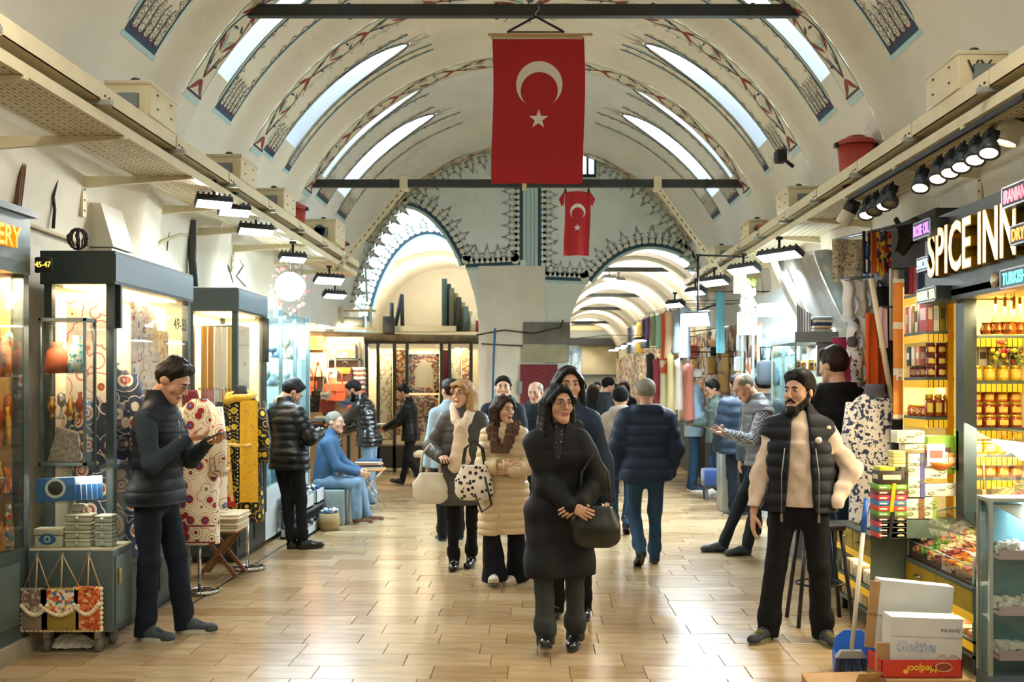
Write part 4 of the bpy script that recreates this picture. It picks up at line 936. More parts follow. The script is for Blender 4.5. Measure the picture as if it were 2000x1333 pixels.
def fbag(x, w, h, zb, ztop, m, mlow, label):
 T2 = thing('fringed_bag', label, 'bag', (x, 6.17, zb))
 b = B(); b.rbox(-w / 2, w / 2, -.03, .012, 0, h, .01); part('body', b, mlow, T2)
 b = B(); n = 12; pts = [(-w * .46, -.034, h * .98)] + [(-w * .46 + w * .92 * i / n, -.034, h * (.62 - .22 * math.sin(PI * i / n))) for i in range(n + 1)] + [(w * .46, -.034, h * .98)]; b.extr(pts, (0, -.008, 0)); part('flap', b, m, T2)
 b = B()
 for i in range(n + 1): b.ball((-w * .46 + w * .92 * i / n, -.036, h * (.6 - .22 * math.sin(PI * i / n))), .016, 4)
 for i in range(9): b.ball((-w / 2, -.012, h * (i + .5) / 9), .015, 4); b.ball((w / 2, -.012, h * (i + .5) / 9), .015, 4)
 k = int(w / .025)
 for i in range(k + 1): b.ball((-w / 2 + w * i / k, -.012, 0), .015, 4)
 part('fringe', b, fringe, T2, kind='stuff')
 b = B(); zt = ztop - zb; b.tube([(-w * .45, -.01, h), (0, .0, zt), (w * .45, -.01, h)], .005, 5); b.tube([(0, -.02, h * .8), (0, .0, zt)], .005, 5); part('cord', b, cord, T2)
 b = B(); b.tube([(.012 * cos(t), -.004, zt + .012 * sin(t)) for t in np.linspace(0, 2 * PI, 10)], .003, 5); part('ring', b, steel, T2)
fbag(-3.085, .17, .26, .155, .62, bagp[0], mat('bag_taupe', '8c7a66', .9), 'left fringed bag with a brown and orange tongue flap on the cart')
fbag(-2.93, .25, .26, .155, .62, bagp[1], olive, 'middle fringed bag with mosaic flap and olive body on the cart')
fbag(-2.765, .16, .27, .155, .62, bagp[2], bagp[2], 'right fringed bag woven in orange on the cart')
b = B(); rr = random.Random(2); b.grid(lambda u, v: (-2.95 + .3 * (u - .5) + rr.uniform(-.012, .012), 6.33 + .16 * (v - .5) + rr.uniform(-.012, .012), .012 + .085 * sin(PI * u) * sin(PI * v) + rr.uniform(0, .012)), 14, 8, 0, False); single('plastic_bag', b, mat('thin_plastic', 'cfcabd', .25, spec=.8), 'crumpled clear plastic bag under the display cart', 'plastic bag')
# ================================================================ GLASS CABINETS
def cabinet(name, label, y0, y1, zt, x0=-3.25, x1=-2.79, base=.48, head=.22, front_dark=True):
 T = thing(name, label, 'cabinet', ((x0 + x1) / 2, (y0 + y1) / 2, 0)); p = .05
 b = B(); b.box(x0, x1, y0, y1, .06, base); bd = part('base', b, dkframe, T, 1); b = B(); b.box(x0 + .03, x1 - .03, y0 + .03, y1 - .03, 0, .06); part('plinth', b, black, T, 1)
 for k in range(2): a, c = y0 + (y1 - y0) * k / 2 + .06, y0 + (y1 - y0) * (k + 1) / 2 - .06; b = B(); b.box(x1, x1 + .01, a, c, .14, base - .06); b.box(x1 + .01, x1 + .012, a + .03, c - .03, .17, base - .09, 1); part('panel', b, [dkframe, mat('dark_inset', '2a3534', .45)], bd, 1)
 for (x, y) in ((x0, y0), (x1 - p, y0), (x1 - p, y1 - p), (x0, y1 - p)): b = B(); b.box(x, x + p, y, y + p, base, zt - head); part('post', b, dkframe, T, 1)
 b = B(); b.box(x0 - .02, x1 + .015, y0 - .015, y1 + .015, zt - head, zt); part('header', b, [dkframe, blueframe], T, 1)
 b = B(); b.box(x1 + .015, x1 + .02, y0 - .01, y1 + .01, zt - head + .02, zt - .02); part('header_face', b, blueframe, T, 1)
 b = B(); b.box(x0 + p, x1 - p, y0 + .012, y0 + .018, base, zt - head); part('pane', b, glass, T, 1)
 b = B(); b.box(x1 - .018, x1 - .012, y0 + p, y1 - p, base, zt - head); part('pane', b, glass, T, 1)
 b = B(); b.box(x0, x0 + .01, y0 + p, y1 - p, base, zt - head); b.box(x0 + p, x1 - p, y1 - .02, y1 - .01, base, zt - head); part('back_panel', b, mat('cream_lining', 'e6dcc0', .7), T, 1)
 b = B(); b.box(x0 + .08, x1 - .08, y0 + .1, y1 - .1, zt - head - .012, zt - head - .002); part('light_strip', b, lampwarm, T, 1)
 lamp('AREA', ((x0 + x1) / 2, (y0 + y1) / 2, zt - head - .03), 30, WARM, .3, (0, 0, 0), 'cabinet_light', sy=(y1 - y0) * .8)
 return T
cab1 = cabinet('glass_cabinet', 'large glass cabinet full of suzani textiles with a slate blue header', 6.59, 8.06, 2.56)
cab2 = cabinet('glass_cabinet', 'second glass cabinet with hanging yellow, white and pink scarves', 9.32, 10.3, 2.58)
b = B(); b.box(-2.785, -2.781, 7.5, 7.98, 2.02, 2.3); T = thing('number_sign', 'frosted sign 49-55 on the glass of the first cabinet', 'sign', (-2.783, 7.74, 2.02)); part('panel', b, glassmat('frosted', 'e4dfc8', .1, .4), T, 1)
b = text_b('49-55', .13, .001, sx=.95); tr(b, trans(-2.778, 7.8, 2.14) @ rotz(PI / 2)); part('digits', b, P_dark, T, 1)
b = B(); b.box(-2.80, -2.76, 6.63, 6.66, 2.05, 2.34); single('door_closer', b, black, 'black door closer on the first glass cabinet', 'door closer')
hang('suzani_hanging', 'white suzani hanging with gold leaf motifs at the front of the first cabinet', 'textile', (-3.2, 6.8, 2.3), (1, 0, 0), .32, .75, suz_gold, folds=1.2, amp=.008)
def robe(name, label, c, w, h, m, mneck, neck=True):
 """garment on a dress form: shoulders, sleeves, skirt"""
 T = thing(name, label, 'garment', c); b = B(); prof = [(0, .0, .62, .42), (.25, 0, .6, .4), (.55, 0, .52, .36), (.8, 0, .5, .36), (.92, 0, .47, .3), (1.0, 0, .2, .2)]; n = 20
 vs = []
 for (t, _, a, d) in prof:
  for j in range(n): an = 2 * PI * j / n; k = 1 + .05 * sin(an * 5) * (1 - t); vs.append((w * a * cos(an) * k, w * d * sin(an) * k, h * t))
 b.add(vs, [(i * n + j, i * n + (j + 1) % n, (i + 1) * n + (j + 1) % n, (i + 1) * n + j) for i in range(len(prof) - 1) for j in range(n)], 0, True); part('gown', b, m, T)
 for s in (-1, 1): b = B(); b.tube([(s * w * .42, 0, h * .93), (s * w * .58, -.02, h * .72), (s * w * .62, -.04, h * .5)], [w * .14, w * .16, w * .17], 10); part('sleeve', b, m, T)
 b = B(); b.lathe((0, 0, h * .97), [(w * .2, 0), (w * .15, h * .05), (w * .14, h * .1), (0, h * .11)], 14); part('neck', b, mneck, T); return T
robe('suzani_robe', 'red and navy suzani robe on a dress form inside the first cabinet', (-3.0, 6.95, .48), .42, 1.35, suz_dark, mat('rust_cloth', 'b8502a', .8))
hang('suzani_hanging', 'pale floral hanging on the corridor side of the first cabinet', 'textile', (-2.9, 7.15, 2.28), (0, 1, 0), .32, 1.7, suz_col, folds=1.5, amp=.01, nrm=(1, 0, 0))
hang('suzani_hanging', 'white flared cloth beside the pale floral hanging', 'textile', (-2.92, 7.52, 2.28), (0, 1, 0), .16, 1.2, pale_flor, folds=1, amp=.01, nrm=(1, 0, 0), taper=-1.2)
hang('suzani_hanging', 'sage patterned cloth at the far end of the first cabinet', 'textile', (-2.95, 7.72, 2.1), (0, 1, 0), .28, 1.6, pat('sage_cloth', 'floral', ['8a9478', 'c8c4a0', 'd8d0b0', 'b08a80', 'd6ceb0'], 10, .8), folds=2, amp=.01, nrm=(1, 0, 0))
hang('suzani_hanging', 'rose and blue floral cloth low in the first cabinet by the man', 'textile', (-2.88, 6.68, 1.5), (0, 1, 0), .42, 1.0, pat('rose_blue', 'cells', ['d89a8a', 'c8604a', '6a88a8', 'e8dcc4', 'ddcdb0'], 9, .8), folds=1.5, amp=.01, nrm=(1, 0, 0))
for (z, cols, nm) in ((2.22, ['d8a02c', 'c88a20', 'e8e0cc', 'f0ead8', 'ecd27a'], 'upper'), (1.62, ['c06a98', 'd080a8', 'cfe0e0', 'e8a070', 'e0905c'], 'lower')):
 b = B(); b.tube([(-3.2, 9.46, z + .01), (-2.84, 9.46, z + .01)], .012, 8); single('rod', b, steel, nm + ' hanging rod in the second glass cabinet', 'rod')
 for k, c in enumerate(cols): hang('scarf', {'upper': ['deep gold', 'dark gold', 'ivory', 'off-white', 'pale yellow'], 'lower': ['magenta pink', 'light pink', 'pale blue', 'light orange', 'orange']}[nm][k] + ' scarf on the ' + nm + ' rod of the second cabinet', 'scarf', (-3.17 + k * .062, 9.45, z), (1, 0, 0), .058, .95 if nm == 'upper' else .9, colmat(c), folds=2, amp=.012)
hang('floral_hanging', 'cream hanging with small dark flowers on the corridor side of the second cabinet', 'textile', (-2.88, 9.5, 2.25), (0, 1, 0), .55, 1.7, pat('cream_flowers', 'cells', ['7a4a58', '9a8a60', 'e2d8b8', 'e8dfc2', 'd8d0a8', 'e8dfc2'], 7, .8, [0, .08, .14, .3, .6, .66]), folds=1.5, amp=.012, nrm=(1, 0, 0))
b = B(); b.box(-2.79, -2.74, 10.2, 10.25, 1.9, 2.35); single('door_closer', b, black, 'black door closer at the far corner of the second cabinet', 'door closer')
# ================================================================ GARMENT STANDS
def ringstand(T, x, y, zt):
 b = B(); b.tube([(x, y, .02), (x, y, zt)], .014, 10); part('pole', b, chrome, T, 1)
 b = B(); b.tube([(x + .02 + .12 * cos(t), y + .0 + .12 * sin(t), .018) for t in np.linspace(0, 2 * PI, 24)[:-1]], .016, 8, closed=True); b.box(x - .16, x + .04, y - .03, y + .03, 0, .025); part('base_ring', b, chrome, T, 1)
def coat(T, c, w, d, z0, z1, m, cut=None, sleeve=True, m2=None):
 b = B(); n = 22; prof = [(0, 1.02, 1.0), (.2, 1.0, .98), (.5, .94, .92), (.75, .95, .9), (.92, .92, .8), (.97, .7, .65), (1, .38, .5)]; h = z1 - z0; vs = []
 for (t, a, e) in prof:
  for j in range(n):
   an = 2 * PI * j / n; q = 1 + .04 * sin(an * 4 + 1) * (1 - t); sgn = lambda v: math.copysign(abs(v) ** .75, v)
   vs.append((c[0] + w / 2 * a * q * sgn(cos(an)), c[1] + d / 2 * e * q * sgn(sin(an)), z0 + h * t))
 b.add(vs, [(i * n + j, i * n + (j + 1) % n, (i + 1) * n + (j + 1) % n, (i + 1) * n + j) for i in range(len(prof) - 1) for j in range(n)], 0, True)
 part('gown', b, m, T, 1)
 if sleeve:
  for s in (-1, 1): b = B(); b.tube([(c[0] + s * w * .42, c[1], z1 - .07), (c[0] + s * w * .52, c[1] - .02, z1 - .35), (c[0] + s * w * .5, c[1] - .03, z1 - .62)], [.06, .07, .075], 10); part('sleeve', b, m2 or m, T, 1)
T = thing('suzani_coat', 'cream coat embroidered with red and blue pomegranates on a chrome stand', 'coat', (-2.69, 8.0, 0)); ringstand(T, -2.69, 7.98, .5)
coat(T, (-2.69, 7.98), .30, .2, .40, 1.56, suz_red)
b = B(); b.lathe((-2.76, 8.0, 1.53), [(.07, 0), (.05, .07), (.045, .1), (0, .1)], 12); part('neck', b, mat('wine_cloth', '6a1420', .8), T, 1)
b = B(); b.box(-2.85, -2.53, 7.87, 7.875, .55, .56); b.box(-2.85, -2.53, 7.87, 7.875, .42, .43); part('hem_band', b, mat('wine_line', '7a2028', .8), T, 1)
T = thing('dress_form', 'dress form in a black embroidered coat with a yellow scarf', 'dress form', (-2.68, 9.1, 0)); ringstand(T, -2.60, 9.0, .5)
coat(T, (-2.7, 9.12), .40, .24, .42, 1.58, blk_emb)
b = B(); b.lathe((-2.7, 9.12, 1.54), [(.1, 0), (.06, .06), (.055, .12), (0, .13)], 14); part('neck', b, mat('black_form', '1c1a18', .7), T, 1)
b = B(); b.tube([(-2.79, 9.0, 1.52), (-2.7, 8.97, 1.55), (-2.61, 9.0, 1.55), (-2.58, 9.12, 1.58), (-2.7, 9.2, 1.6), (-2.81, 9.12, 1.57), (-2.79, 9.0, 1.52)], [.035] * 7, 8); cloth(b, (-2.66, 8.975, 1.53), (1, -.05, 0), .16, .92, folds=1.5, amp=.014); part('scarf', b, yel_scarf, T, 1)
b = B(); b.tube([(-2.87, 8.995, 1.12), (-2.78, 8.975, 1.13), (-2.62, 8.975, 1.12), (-2.5, 8.99, 1.13)], .018, 8); cloth(b, (-2.86, 8.965, 1.12), (1, 0, 0), .11, .5, folds=1.2, amp=.012, taper=-.7); part('sash', b, pat('gold_sash', 'noise', ['d0902c', 'e0b048', 'e8c878', 'c87a50'], 14, .7), T, 1)
b = B(); cloth(b, (-2.9, 8.96, .66), (1, 0, 0), .2, .09, folds=1.5, amp=.012); part('fringe', b, mat('red_fringe', 'b8301c', .8), T, 1)
for s in (-1, 1):
 b = B()
 for k in range(26): b.ball((-2.72 + s * .035, 8.985, .6 + k * .035), .008, 3)
 part('bead_trim', b, mat('bead_white', 'd8d4c4', .4), T, 1)
T = thing('folding_stool', 'wooden folding stool holding cushion and folded cloths', 'stool', (-2.72, 8.62, 0))
for s in (-1, 1): b = B(); b.extr([(-2.9, 8.62 + s * .13, .02), (-2.86, 8.62 + s * .13, .02), (-2.56, 8.62 + s * .13, .4), (-2.6, 8.62 + s * .13, .4)], (0, .025, 0)); part('leg', b, wood, T, 1); b = B(); b.extr([(-2.58, 8.65 + s * .13, .02), (-2.54, 8.65 + s * .13, .02), (-2.84, 8.65 + s * .13, .4), (-2.88, 8.65 + s * .13, .4)], (0, .025, 0)); part('leg', b, wood, T, 1)
b = B(); b.rbox(-2.9, -2.54, 8.46, 8.8, .4, .42, .006); part('seat', b, wood, T, 1)
creamc = [mat('cream_cloth', 'dccfae', .85), mat('cream_cloth2', 'd0c2a0', .85), mat('cream_cloth3', 'e2d8bc', .85)]
pile('folded_cloth', 'folded cream cloth in the pile on the folding stool', 'cloth', 'cream cloths on the stool', (-2.70, 8.62, .42), .36, .36, .15, 6, creamc, 4)
b = B(); n = 14; vs = []
for i in range(n + 1):
 for j in range(n + 1):
  u, v = i / n * 2 - 1, j / n * 2 - 1; t = max(0, (1 - u ** 4) * (1 - v ** 4)) ** .5; vs.append((u * .15 * (1 - .1 * (1 - v * v)), v * .19 * (1 - .1 * (1 - u * u)), .055 * t))
q = n + 1; fs = [(i * q + j, (i + 1) * q + j, (i + 1) * q + j + 1, i * q + j + 1) for i in range(n) for j in range(n)]
b.add(vs, fs, 0, True); b.add([(x, y, -z) for x, y, z in vs], [f[::-1] for f in fs], 0, True); tr(b, trans(-2.78, 8.55, .775) @ Matrix.Rotation(math.radians(82), 4, 'X')); single('cushion', b, suz_col, 'cream cushion embroidered with leaves leaning on the folded cloths', 'cushion')
# ================================================================ BLUE-LIT GLASS SHOP (y 10.3 - 12.3)
T = thing('glass_shopfront', 'blue-lit glass shopfront full of small goods beyond the second cabinet', 'shopfront', (-2.95, 11.3, 0)); bl = mat('white_board', 'cfd8dc', .6)
for y in (10.34, 11.0, 11.65, 12.3): b = B(); b.box(-2.83, -2.79, y - .012, y + .012, .35, 2.5); part('post', b, mat('cool_steel', '9ab4bc', .25, .7), T, 1)
for k, y in enumerate((10.34, 11.0, 11.65)): b = B(); b.box(-2.812, -2.806, y + .015, y + .63, .62, 2.48); part('pane', b, glassmat('cyan_glass', 'eaf6f8', .25), T, 1)
for z in (.6, 1.0, 1.32, 1.64, 1.96): b = B(); b.box(-3.3, -2.82, 10.35, 12.3, z, z + .012); part('shelf', b, glassg, T, 1)
b = B(); b.box(-3.42, -3.32, 10.32, 12.3, 0, 2.55); part('back_panel', b, mat('cool_lining', 'd2dcde', .6), T, 1); b = B(); b.box(-3.32, -2.79, 12.3, 12.34, 0, 2.5); part('end_panel', b, mat('cool_lining', 'd2dcde', .6), T, 1)
b = B(); b.box(-3.3, -2.80, 10.33, 12.32, .05, .58); part('base', b, bl, T, 1)
lamp('AREA', (-3.05, 11.3, 2.44), 100, (.84, .95, 1), .3, (0, 0, 0), 'shop_light', sy=1.6)
r_ = random.Random(21); bcol = [mat('blue_china', '2f5a86', .3), mat('pale_china', 'dfe6ea', .3), mat('steel_blue', '6a8aa0', .35), turq, mat('tan_good', 'b09878', .5), mat('dark_good', '2c343a', .5)]
for z in (.612, 1.012, 1.332, 1.652, 1.972):
 for k in range(9): vase((-2.95 + r_.uniform(-.06, .06), 10.46 + k * .2, z), r_.uniform(.12, .28), r_.uniform(.035, .07), bcol[r_.randrange(6)], ORD[k] + ' ware from the camera on the ' + {.612: 'lowest', 1.012: 'second', 1.332: 'third', 1.652: 'fourth', 1.972: 'top'}[z] + ' shelf of the blue-lit shopfront', 'glazed_ware', 'wares in the blue-lit shopfront', k=r_.randrange(3))
for k, (y, z, h) in enumerate(((10.95, 0, .1), (11.35, .0, .12), (11.0, .3, .14), (11.55, .3, .16))):
 T = thing('goods_tray', ['lower near', 'lower far', 'upper near', 'upper far'][k] + ' white tray of blue trinkets at the foot of the blue-lit shopfront', 'tray', (-2.62, y, z)); b = B(); b.box(-.13, .13, -.2, .2, 0, .02); b.box(-.13, -.12, -.2, .2, 0, h); b.box(.12, .13, -.2, .2, 0, h); b.box(-.13, .13, -.2, -.19, 0, h); b.box(-.13, .13, .19, .2, 0, h); part('tray', b, bl, T)
 b = B(); q = random.Random(k)
 for i in range(60): b.ball((q.uniform(-.1, .1), q.uniform(-.17, .17), h * q.uniform(.7, 1.15)), q.uniform(.015, .03), 3, q.randrange(3))
 part('trinkets', b, [bcol[0], bcol[1], bcol[5]], T, kind='stuff')
b = B(); b.box(-2.76, -2.48, 10.75, 11.72, .27, .3);
for y in (10.8, 11.68): b.box(-2.52, -2.49, y, y + .03, 0, .27); b.box(-2.76, -2.73, y, y + .03, 0, .27)
single('low_bench', b, mat('grey_bench', '5c6468', .5), 'low grey bench carrying the upper trays by the blue-lit shopfront', 'bench')
T = thing('woven_sack', 'small woven sack of blue trinkets beside the stone block', 'sack', (-2.36, 11.4, 0)); b = B(); b.lathe((0, 0, 0), [(0, 0), (.10, 0), (.13, .1), (.11, .2), (.10, .2), (.1, .17), (0, .17)], 14); part('sack', b, mat('jute', 'a08a60', .9), T)
b = B(); q = random.Random(9)
for i in range(40): a = q.uniform(0, 2 * PI); rr = .09 * math.sqrt(q.random()); b.ball((rr * cos(a), rr * sin(a), .19 + q.uniform(0, .05)), .022, 3, q.randrange(2))
part('trinkets', b, [bcol[0], bcol[1]], T, kind='stuff')
p = P(566, 560, 11.3); T = thing('glare_lamp', 'dazzling white round lamp over the blue-lit shopfront', 'lamp', p)
b = B(); b.lathe((0, 0, 0), [(0, -.02), (.14, -.02), (.17, .0), (.17, .06), (0, .09)], 24, 0, 'y'); part('housing', b, white, T)
b = B(); b.lathe((0, -.022, 0), [(0, 0), (.155, 0), (.165, .01)], 24, 0, 'y'); part('lamp_face', b, mat('glare_face', 'ffffff', .5, em='f4fbff', es=25), T)
b = B(); b.tube([(0, .05, .1), (0, .05, .62)], .012, 6); part('stem', b, steel, T)
l = lamp('AREA', (0, -.05, 0), 45, COOL, .3, (PI / 2 - .6, 0, .3), 'glare_light'); l.parent = T
b = B(); q = random.Random(4)
for i in range(70): t = q.random(); a = q.uniform(0, 2 * PI); b.ball((p.x + (.13 + .1 * q.random()) * cos(a) - .05, p.y + .08 + q.uniform(0, .1), p.z + (.2 + .16 * q.random()) * sin(a)), q.uniform(.015, .03), 3, q.randrange(2))
single('flower_garland', b, [mat('pink_flower', 'd89a94', .7), mat('cream_flower', 'ecd8cc', .7)], 'pink flower garland around the dazzling lamp', 'garland', kind='stuff')
b = B(); b.rbox(-2.72, -2.26, 11.75, 12.2, 0, .42, .015); single('stone_block', b, mat('grey_stone_block', '8c9a9c', .8, var=.25, vs=5, bump=.3, bs=20), 'grey stone block used as a seat by the man in blue', 'block')
# ================================================================ BAG STALL (x -4.1..-3.1, y ~ 18) and table of textiles
T = thing('bag_rack', 'grey metal rack of leather bags at the left end of the hall', 'rack', (-3.6, 17.2, 0)); YB = 17.1
for x in (-4.15, -3.62, -3.02): b = B(); b.box(x - .02, x + .02, YB, YB + .04, 0, 2.4); part('post', b, dkframe, T, 1)
for z in (1.55, 2.08): b = B(); b.box(-4.17, -3.0, YB, YB + .3, z, z + .025); part('shelf', b, dkframe, T, 1)
b = B(); b.box(-4.2, -3.0, YB + .3, YB + .33, 0, 2.5); part('back_panel', b, mat('peach_board', 'd8b890', .7), T, 1)
lamp('AREA', (-3.5, 16.6, 2.5), 70, WARM, .6, (.7, 0, 0), 'bag_stall_light')
def bag(px, py0, py1, w, m, label, Y=YB - .08, strap=.25, d=.12, flare=.85, mstrap=None, lidm=None):
 z0, z1 = ZZ(py1, Y), ZZ(py0, Y); x = XX(px, Y); T = thing('handbag', label, 'bag', (x, Y, z0)); h = z1 - z0
 b = B(); b.extr([(-w / 2 * flare, -d / 2, 0), (w / 2 * flare, -d / 2, 0), (w / 2, -d / 2, h * .75), (w / 2 * .96, -d / 2, h), (-w / 2 * .96, -d / 2, h), (-w / 2, -d / 2, h * .75)], (0, d, 0)); part('body', b, m, T)
 if strap: b = B(); b.tube([(-w * .3, 0, h * .9), (-w * .25, 0, h + strap * .6), (0, 0, h + strap), (w * .25, 0, h + strap * .6), (w * .3, 0, h * .9)], .012, 6); part('strap', b, mstrap or m, T)
 b = B(); b.extr([(-w * .45, -d / 2 - .008, h * .98), (w * .45, -d / 2 - .008, h * .98), (w * .38, -d / 2 - .008, h * .55), (-w * .38, -d / 2 - .008, h * .55)], (0, .008, 0)); part('flap', b, lidm or m, T)
 b = B(); b.box(-.02, .02, -d / 2 - .016, -d / 2 - .008, h * .5, h * .6); part('buckle', b, brass, T)
tan = mat('tan_leather', 'b8742c', .5, var=.2, vs=10); salmon = mat('salmon_leather', 'd8907c', .5, var=.1, vs=6); orange = mat('orange_leather', 'd8603c', .45); greyl = mat('grey_leather', 'a8a89c', .5); brownl = mat('dark_brown_leather', '4a2c28', .5); blackl = mat('black_leather', '1d1c1c', .4); redl = mat('brick_leather', 'a04434', .5); bluel = mat('blue_leather', '3a5478', .5)
Yb = YB + .12
bag(617, 657, 684, .30, tan, 'woven tan leather bag on the top shelf of the bag rack', Yb, 0, .16); bag(622, 690, 736, .30, salmon, 'flat salmon leather bag below the woven tan one', YB - .05, 0, .06, 1)
bag(672, 672, 700, .42, pat('kilim_tan', 'rand', ['b06a40', 'c88a60', 'e8c898', '9a5030'], 18, .6), 'brown duffel bag with cream panels on the top shelf', Yb, 0, .2, 1)
bag(648, 720, 738, .22, greyl, 'light grey shoulder bag hanging on the rack', YB - .14); bag(674, 718, 746, .25, brownl, 'dark brown backpack with a tan flap on the rack', YB - .1, .1, .14, 1, blackl, tan)
bag(655, 750, 783, .42, orange, 'large bright orange tote bag in the middle of the rack', YB - .2, .28, .14, .8); bag(622, 764, 780, .22, blackl, 'small black shoulder bag left of the orange tote', YB - .3, .5); bag(636, 766, 780, .16, greyl, 'small silver-grey pouch in front of the orange tote', YB - .38, .3)
bag(605, 745, 772, .22, orange, 'orange bag at the left edge of the rack', YB - .1); bag(612, 780, 805, .2, blackl, 'black bag below the orange one at the left edge of the rack', YB - .1); bag(640, 784, 806, .25, redl, 'brick red bag below the large orange tote', YB - .1)
bag(678, 778, 796, .24, bluel, 'dark blue bag by the head of the man in the glossy jacket', YB - .2); bag(690, 792, 802, .2, orange, 'small orange pouch by the bearded man', YB - .25, 0)
for k in range(6): b = B(); z = ZZ(726 + k * 9, YB); x = XX(700, YB); b.rbox(x - .13, x + .13, YB - .1, YB + .06, z, z + .07, .03); single('clutch', b, [greyl, salmon, mat('pale_grey_leather', 'c8c4b8', .5), mat('mauve_leather', '8a6a80', .5), greyl, redl][k], ['top grey', 'pinkish', 'pale', 'mauve', 'lower grey', 'bottom red'][k] + ' clutch stacked at the right of the bag rack', 'bag')
T = thing('textile_table', 'dark table heaped with folded textiles in front of the bag rack', 'table', (-3.2, 15.2, 0)); b = B(); b.box(-3.66, -2.9, 15.05, 15.8, .88, .92); part('table_top', b, wood, T, 1)
for (x, y) in ((-3.62, 15.1), (-2.95, 15.1), (-3.62, 15.75), (-2.95, 15.75)): b = B(); b.box(x - .025, x + .025, y - .025, y + .025, 0, .88); part('leg', b, dkframe, T, 1)
pc = [colmat(c) for c in ('3a5a80', 'b84a30', 'd8c8a0', '2c3848', 'c87a48', '8a9aa8', 'e0d6c0', '5a2c34')]
for k in range(4): pile('folded_textile', 'folded textile, ' + ORD[k] + ' pile from left on dark table', 'textile', 'folded textiles on the dark table', (-3.5 + .19 * k, 15.25 + .1 * (k % 2), .92), .18, .3, .2 + .06 * (k % 3), 6, pc[k:] + pc[:k], k)
for k in range(3): hang('hanging_pouch', ['left', 'middle', 'right'][k] + ' bundle of striped pouches hanging from the front of the textile table', 'pouch', (-3.2 + k * .1, 15.02, .88), (1, 0, 0), .09, .35, pat('pouch', 'rand', ['2c2a2c', 'c8b8a8', '6a4a40', '8a8a8a'], 40, .7), folds=2, amp=.015)
T = thing('folding_table', 'small folding table with chrome crossed legs', 'folding table', (-1.93, 13.2, 0)); tx, ty = XX(722, 13.3), 13.3
b = B(); b.rbox(tx - .2, tx + .2, ty - .16, ty + .16, .52, .55, .008); part('table_top', b, mat('pale_wood2', 'c89a60', .5), T, 1)
for s in (-1, 1):
 for q in (-1, 1): b = B(); b.tube([(tx - q * .16, ty + s * .13, .52), (tx + q * .04, ty + s * .13, .25), (tx + q * .2, ty + s * .13, .01)], .012, 8); part('leg', b, chrome, T, 1)
b = B(); b.tube([(tx - .12, ty - .13, .1), (tx - .12, ty + .13, .1)], .01, 6); part('stretcher', b, chrome, T, 1)
pile('folded_textile', 'folded striped textile in the small pile on the folding table', 'textile', 'textiles on the folding table', (tx, ty, .55), .34, .26, .12, 5, [pc[6], pc[3], colmat('d8a088'), pc[6], pc[0]], 8)
# ================================================================ CARPET SHOP under the left arch
YC = 18.9; T = thing('carpet_shop', 'dark-framed carpet shop window under the left arch', 'shop window', (-2.1, YC + .2, 0)); dw = mat('dark_wood_frame', '2c2a22', .5)
def cpost(px, w=.06, top=664): x = XX(px, YC); b = B(); b.box(x - w / 2, x + w / 2, YC, YC + .06, 0, ZZ(top, YC)); part('post', b, dw, T, 1)
for px in (716, 738, 770, 795, 862, 878, 920, 938): cpost(px)
b = B(); b.box(XX(712, YC), XX(942, YC), YC - .02, YC + .1, ZZ(672, YC), ZZ(664, YC)); part('header', b, dw, T, 1)
b = B(); b.box(XX(712, YC), XX(942, YC), YC, YC + .5, .08, .5); part('base', b, dw, T, 1)
for k in range(4): b = B(); x = XX(740 + k * 55, YC); b.lathe((x - .02, YC + .04, .04), [(0, 0), (.04, 0), (.04, .04), (0, .04)], 10, 0, 'x'); part('castor', b, black, T, 1)
b = B(); b.box(XX(712, YC), XX(942, YC), YC + .5, YC + .53, .5, 2.5); part('back_panel', b, mat('warm_lining', 'd8c8a0', .7), T, 1)
for (a, c) in ((740, 768), (797, 860), (880, 918)): b = B(); b.box(XX(a, YC), XX(c, YC), YC + .02, YC + .026, .5, ZZ(674, YC)); part('pane', b, glass, T, 1)
for px in (727, 755, 830, 898): lamp('AREA', (XX(px, YC), YC + .12, 2.38), 20, (1, .85, .58), .12, (0, 0, 0), 'carpet_light')
rug1 = pat('rug_prayer', 'rand', ['c88a50', 'e0c890', '9a4a30', 'f0e0b8', 'b06a3c', '6a5a40'], 34, .9); rug2 = pat('rug_dark', 'rand', ['6a4a38', 'a88a68', '8a3a30', 'c8b088', '3a4450', 'b89870'], 30, .9); rug3 = pat('rug_pale', 'floral', ['9aa088', 'd8d0a8', 'ece4c4', 'b8a878', 'e8e0c0'], 9, .9); rugr = pat('rug_red', 'check', ['6e2a30', '7c3438'], 22, .9)
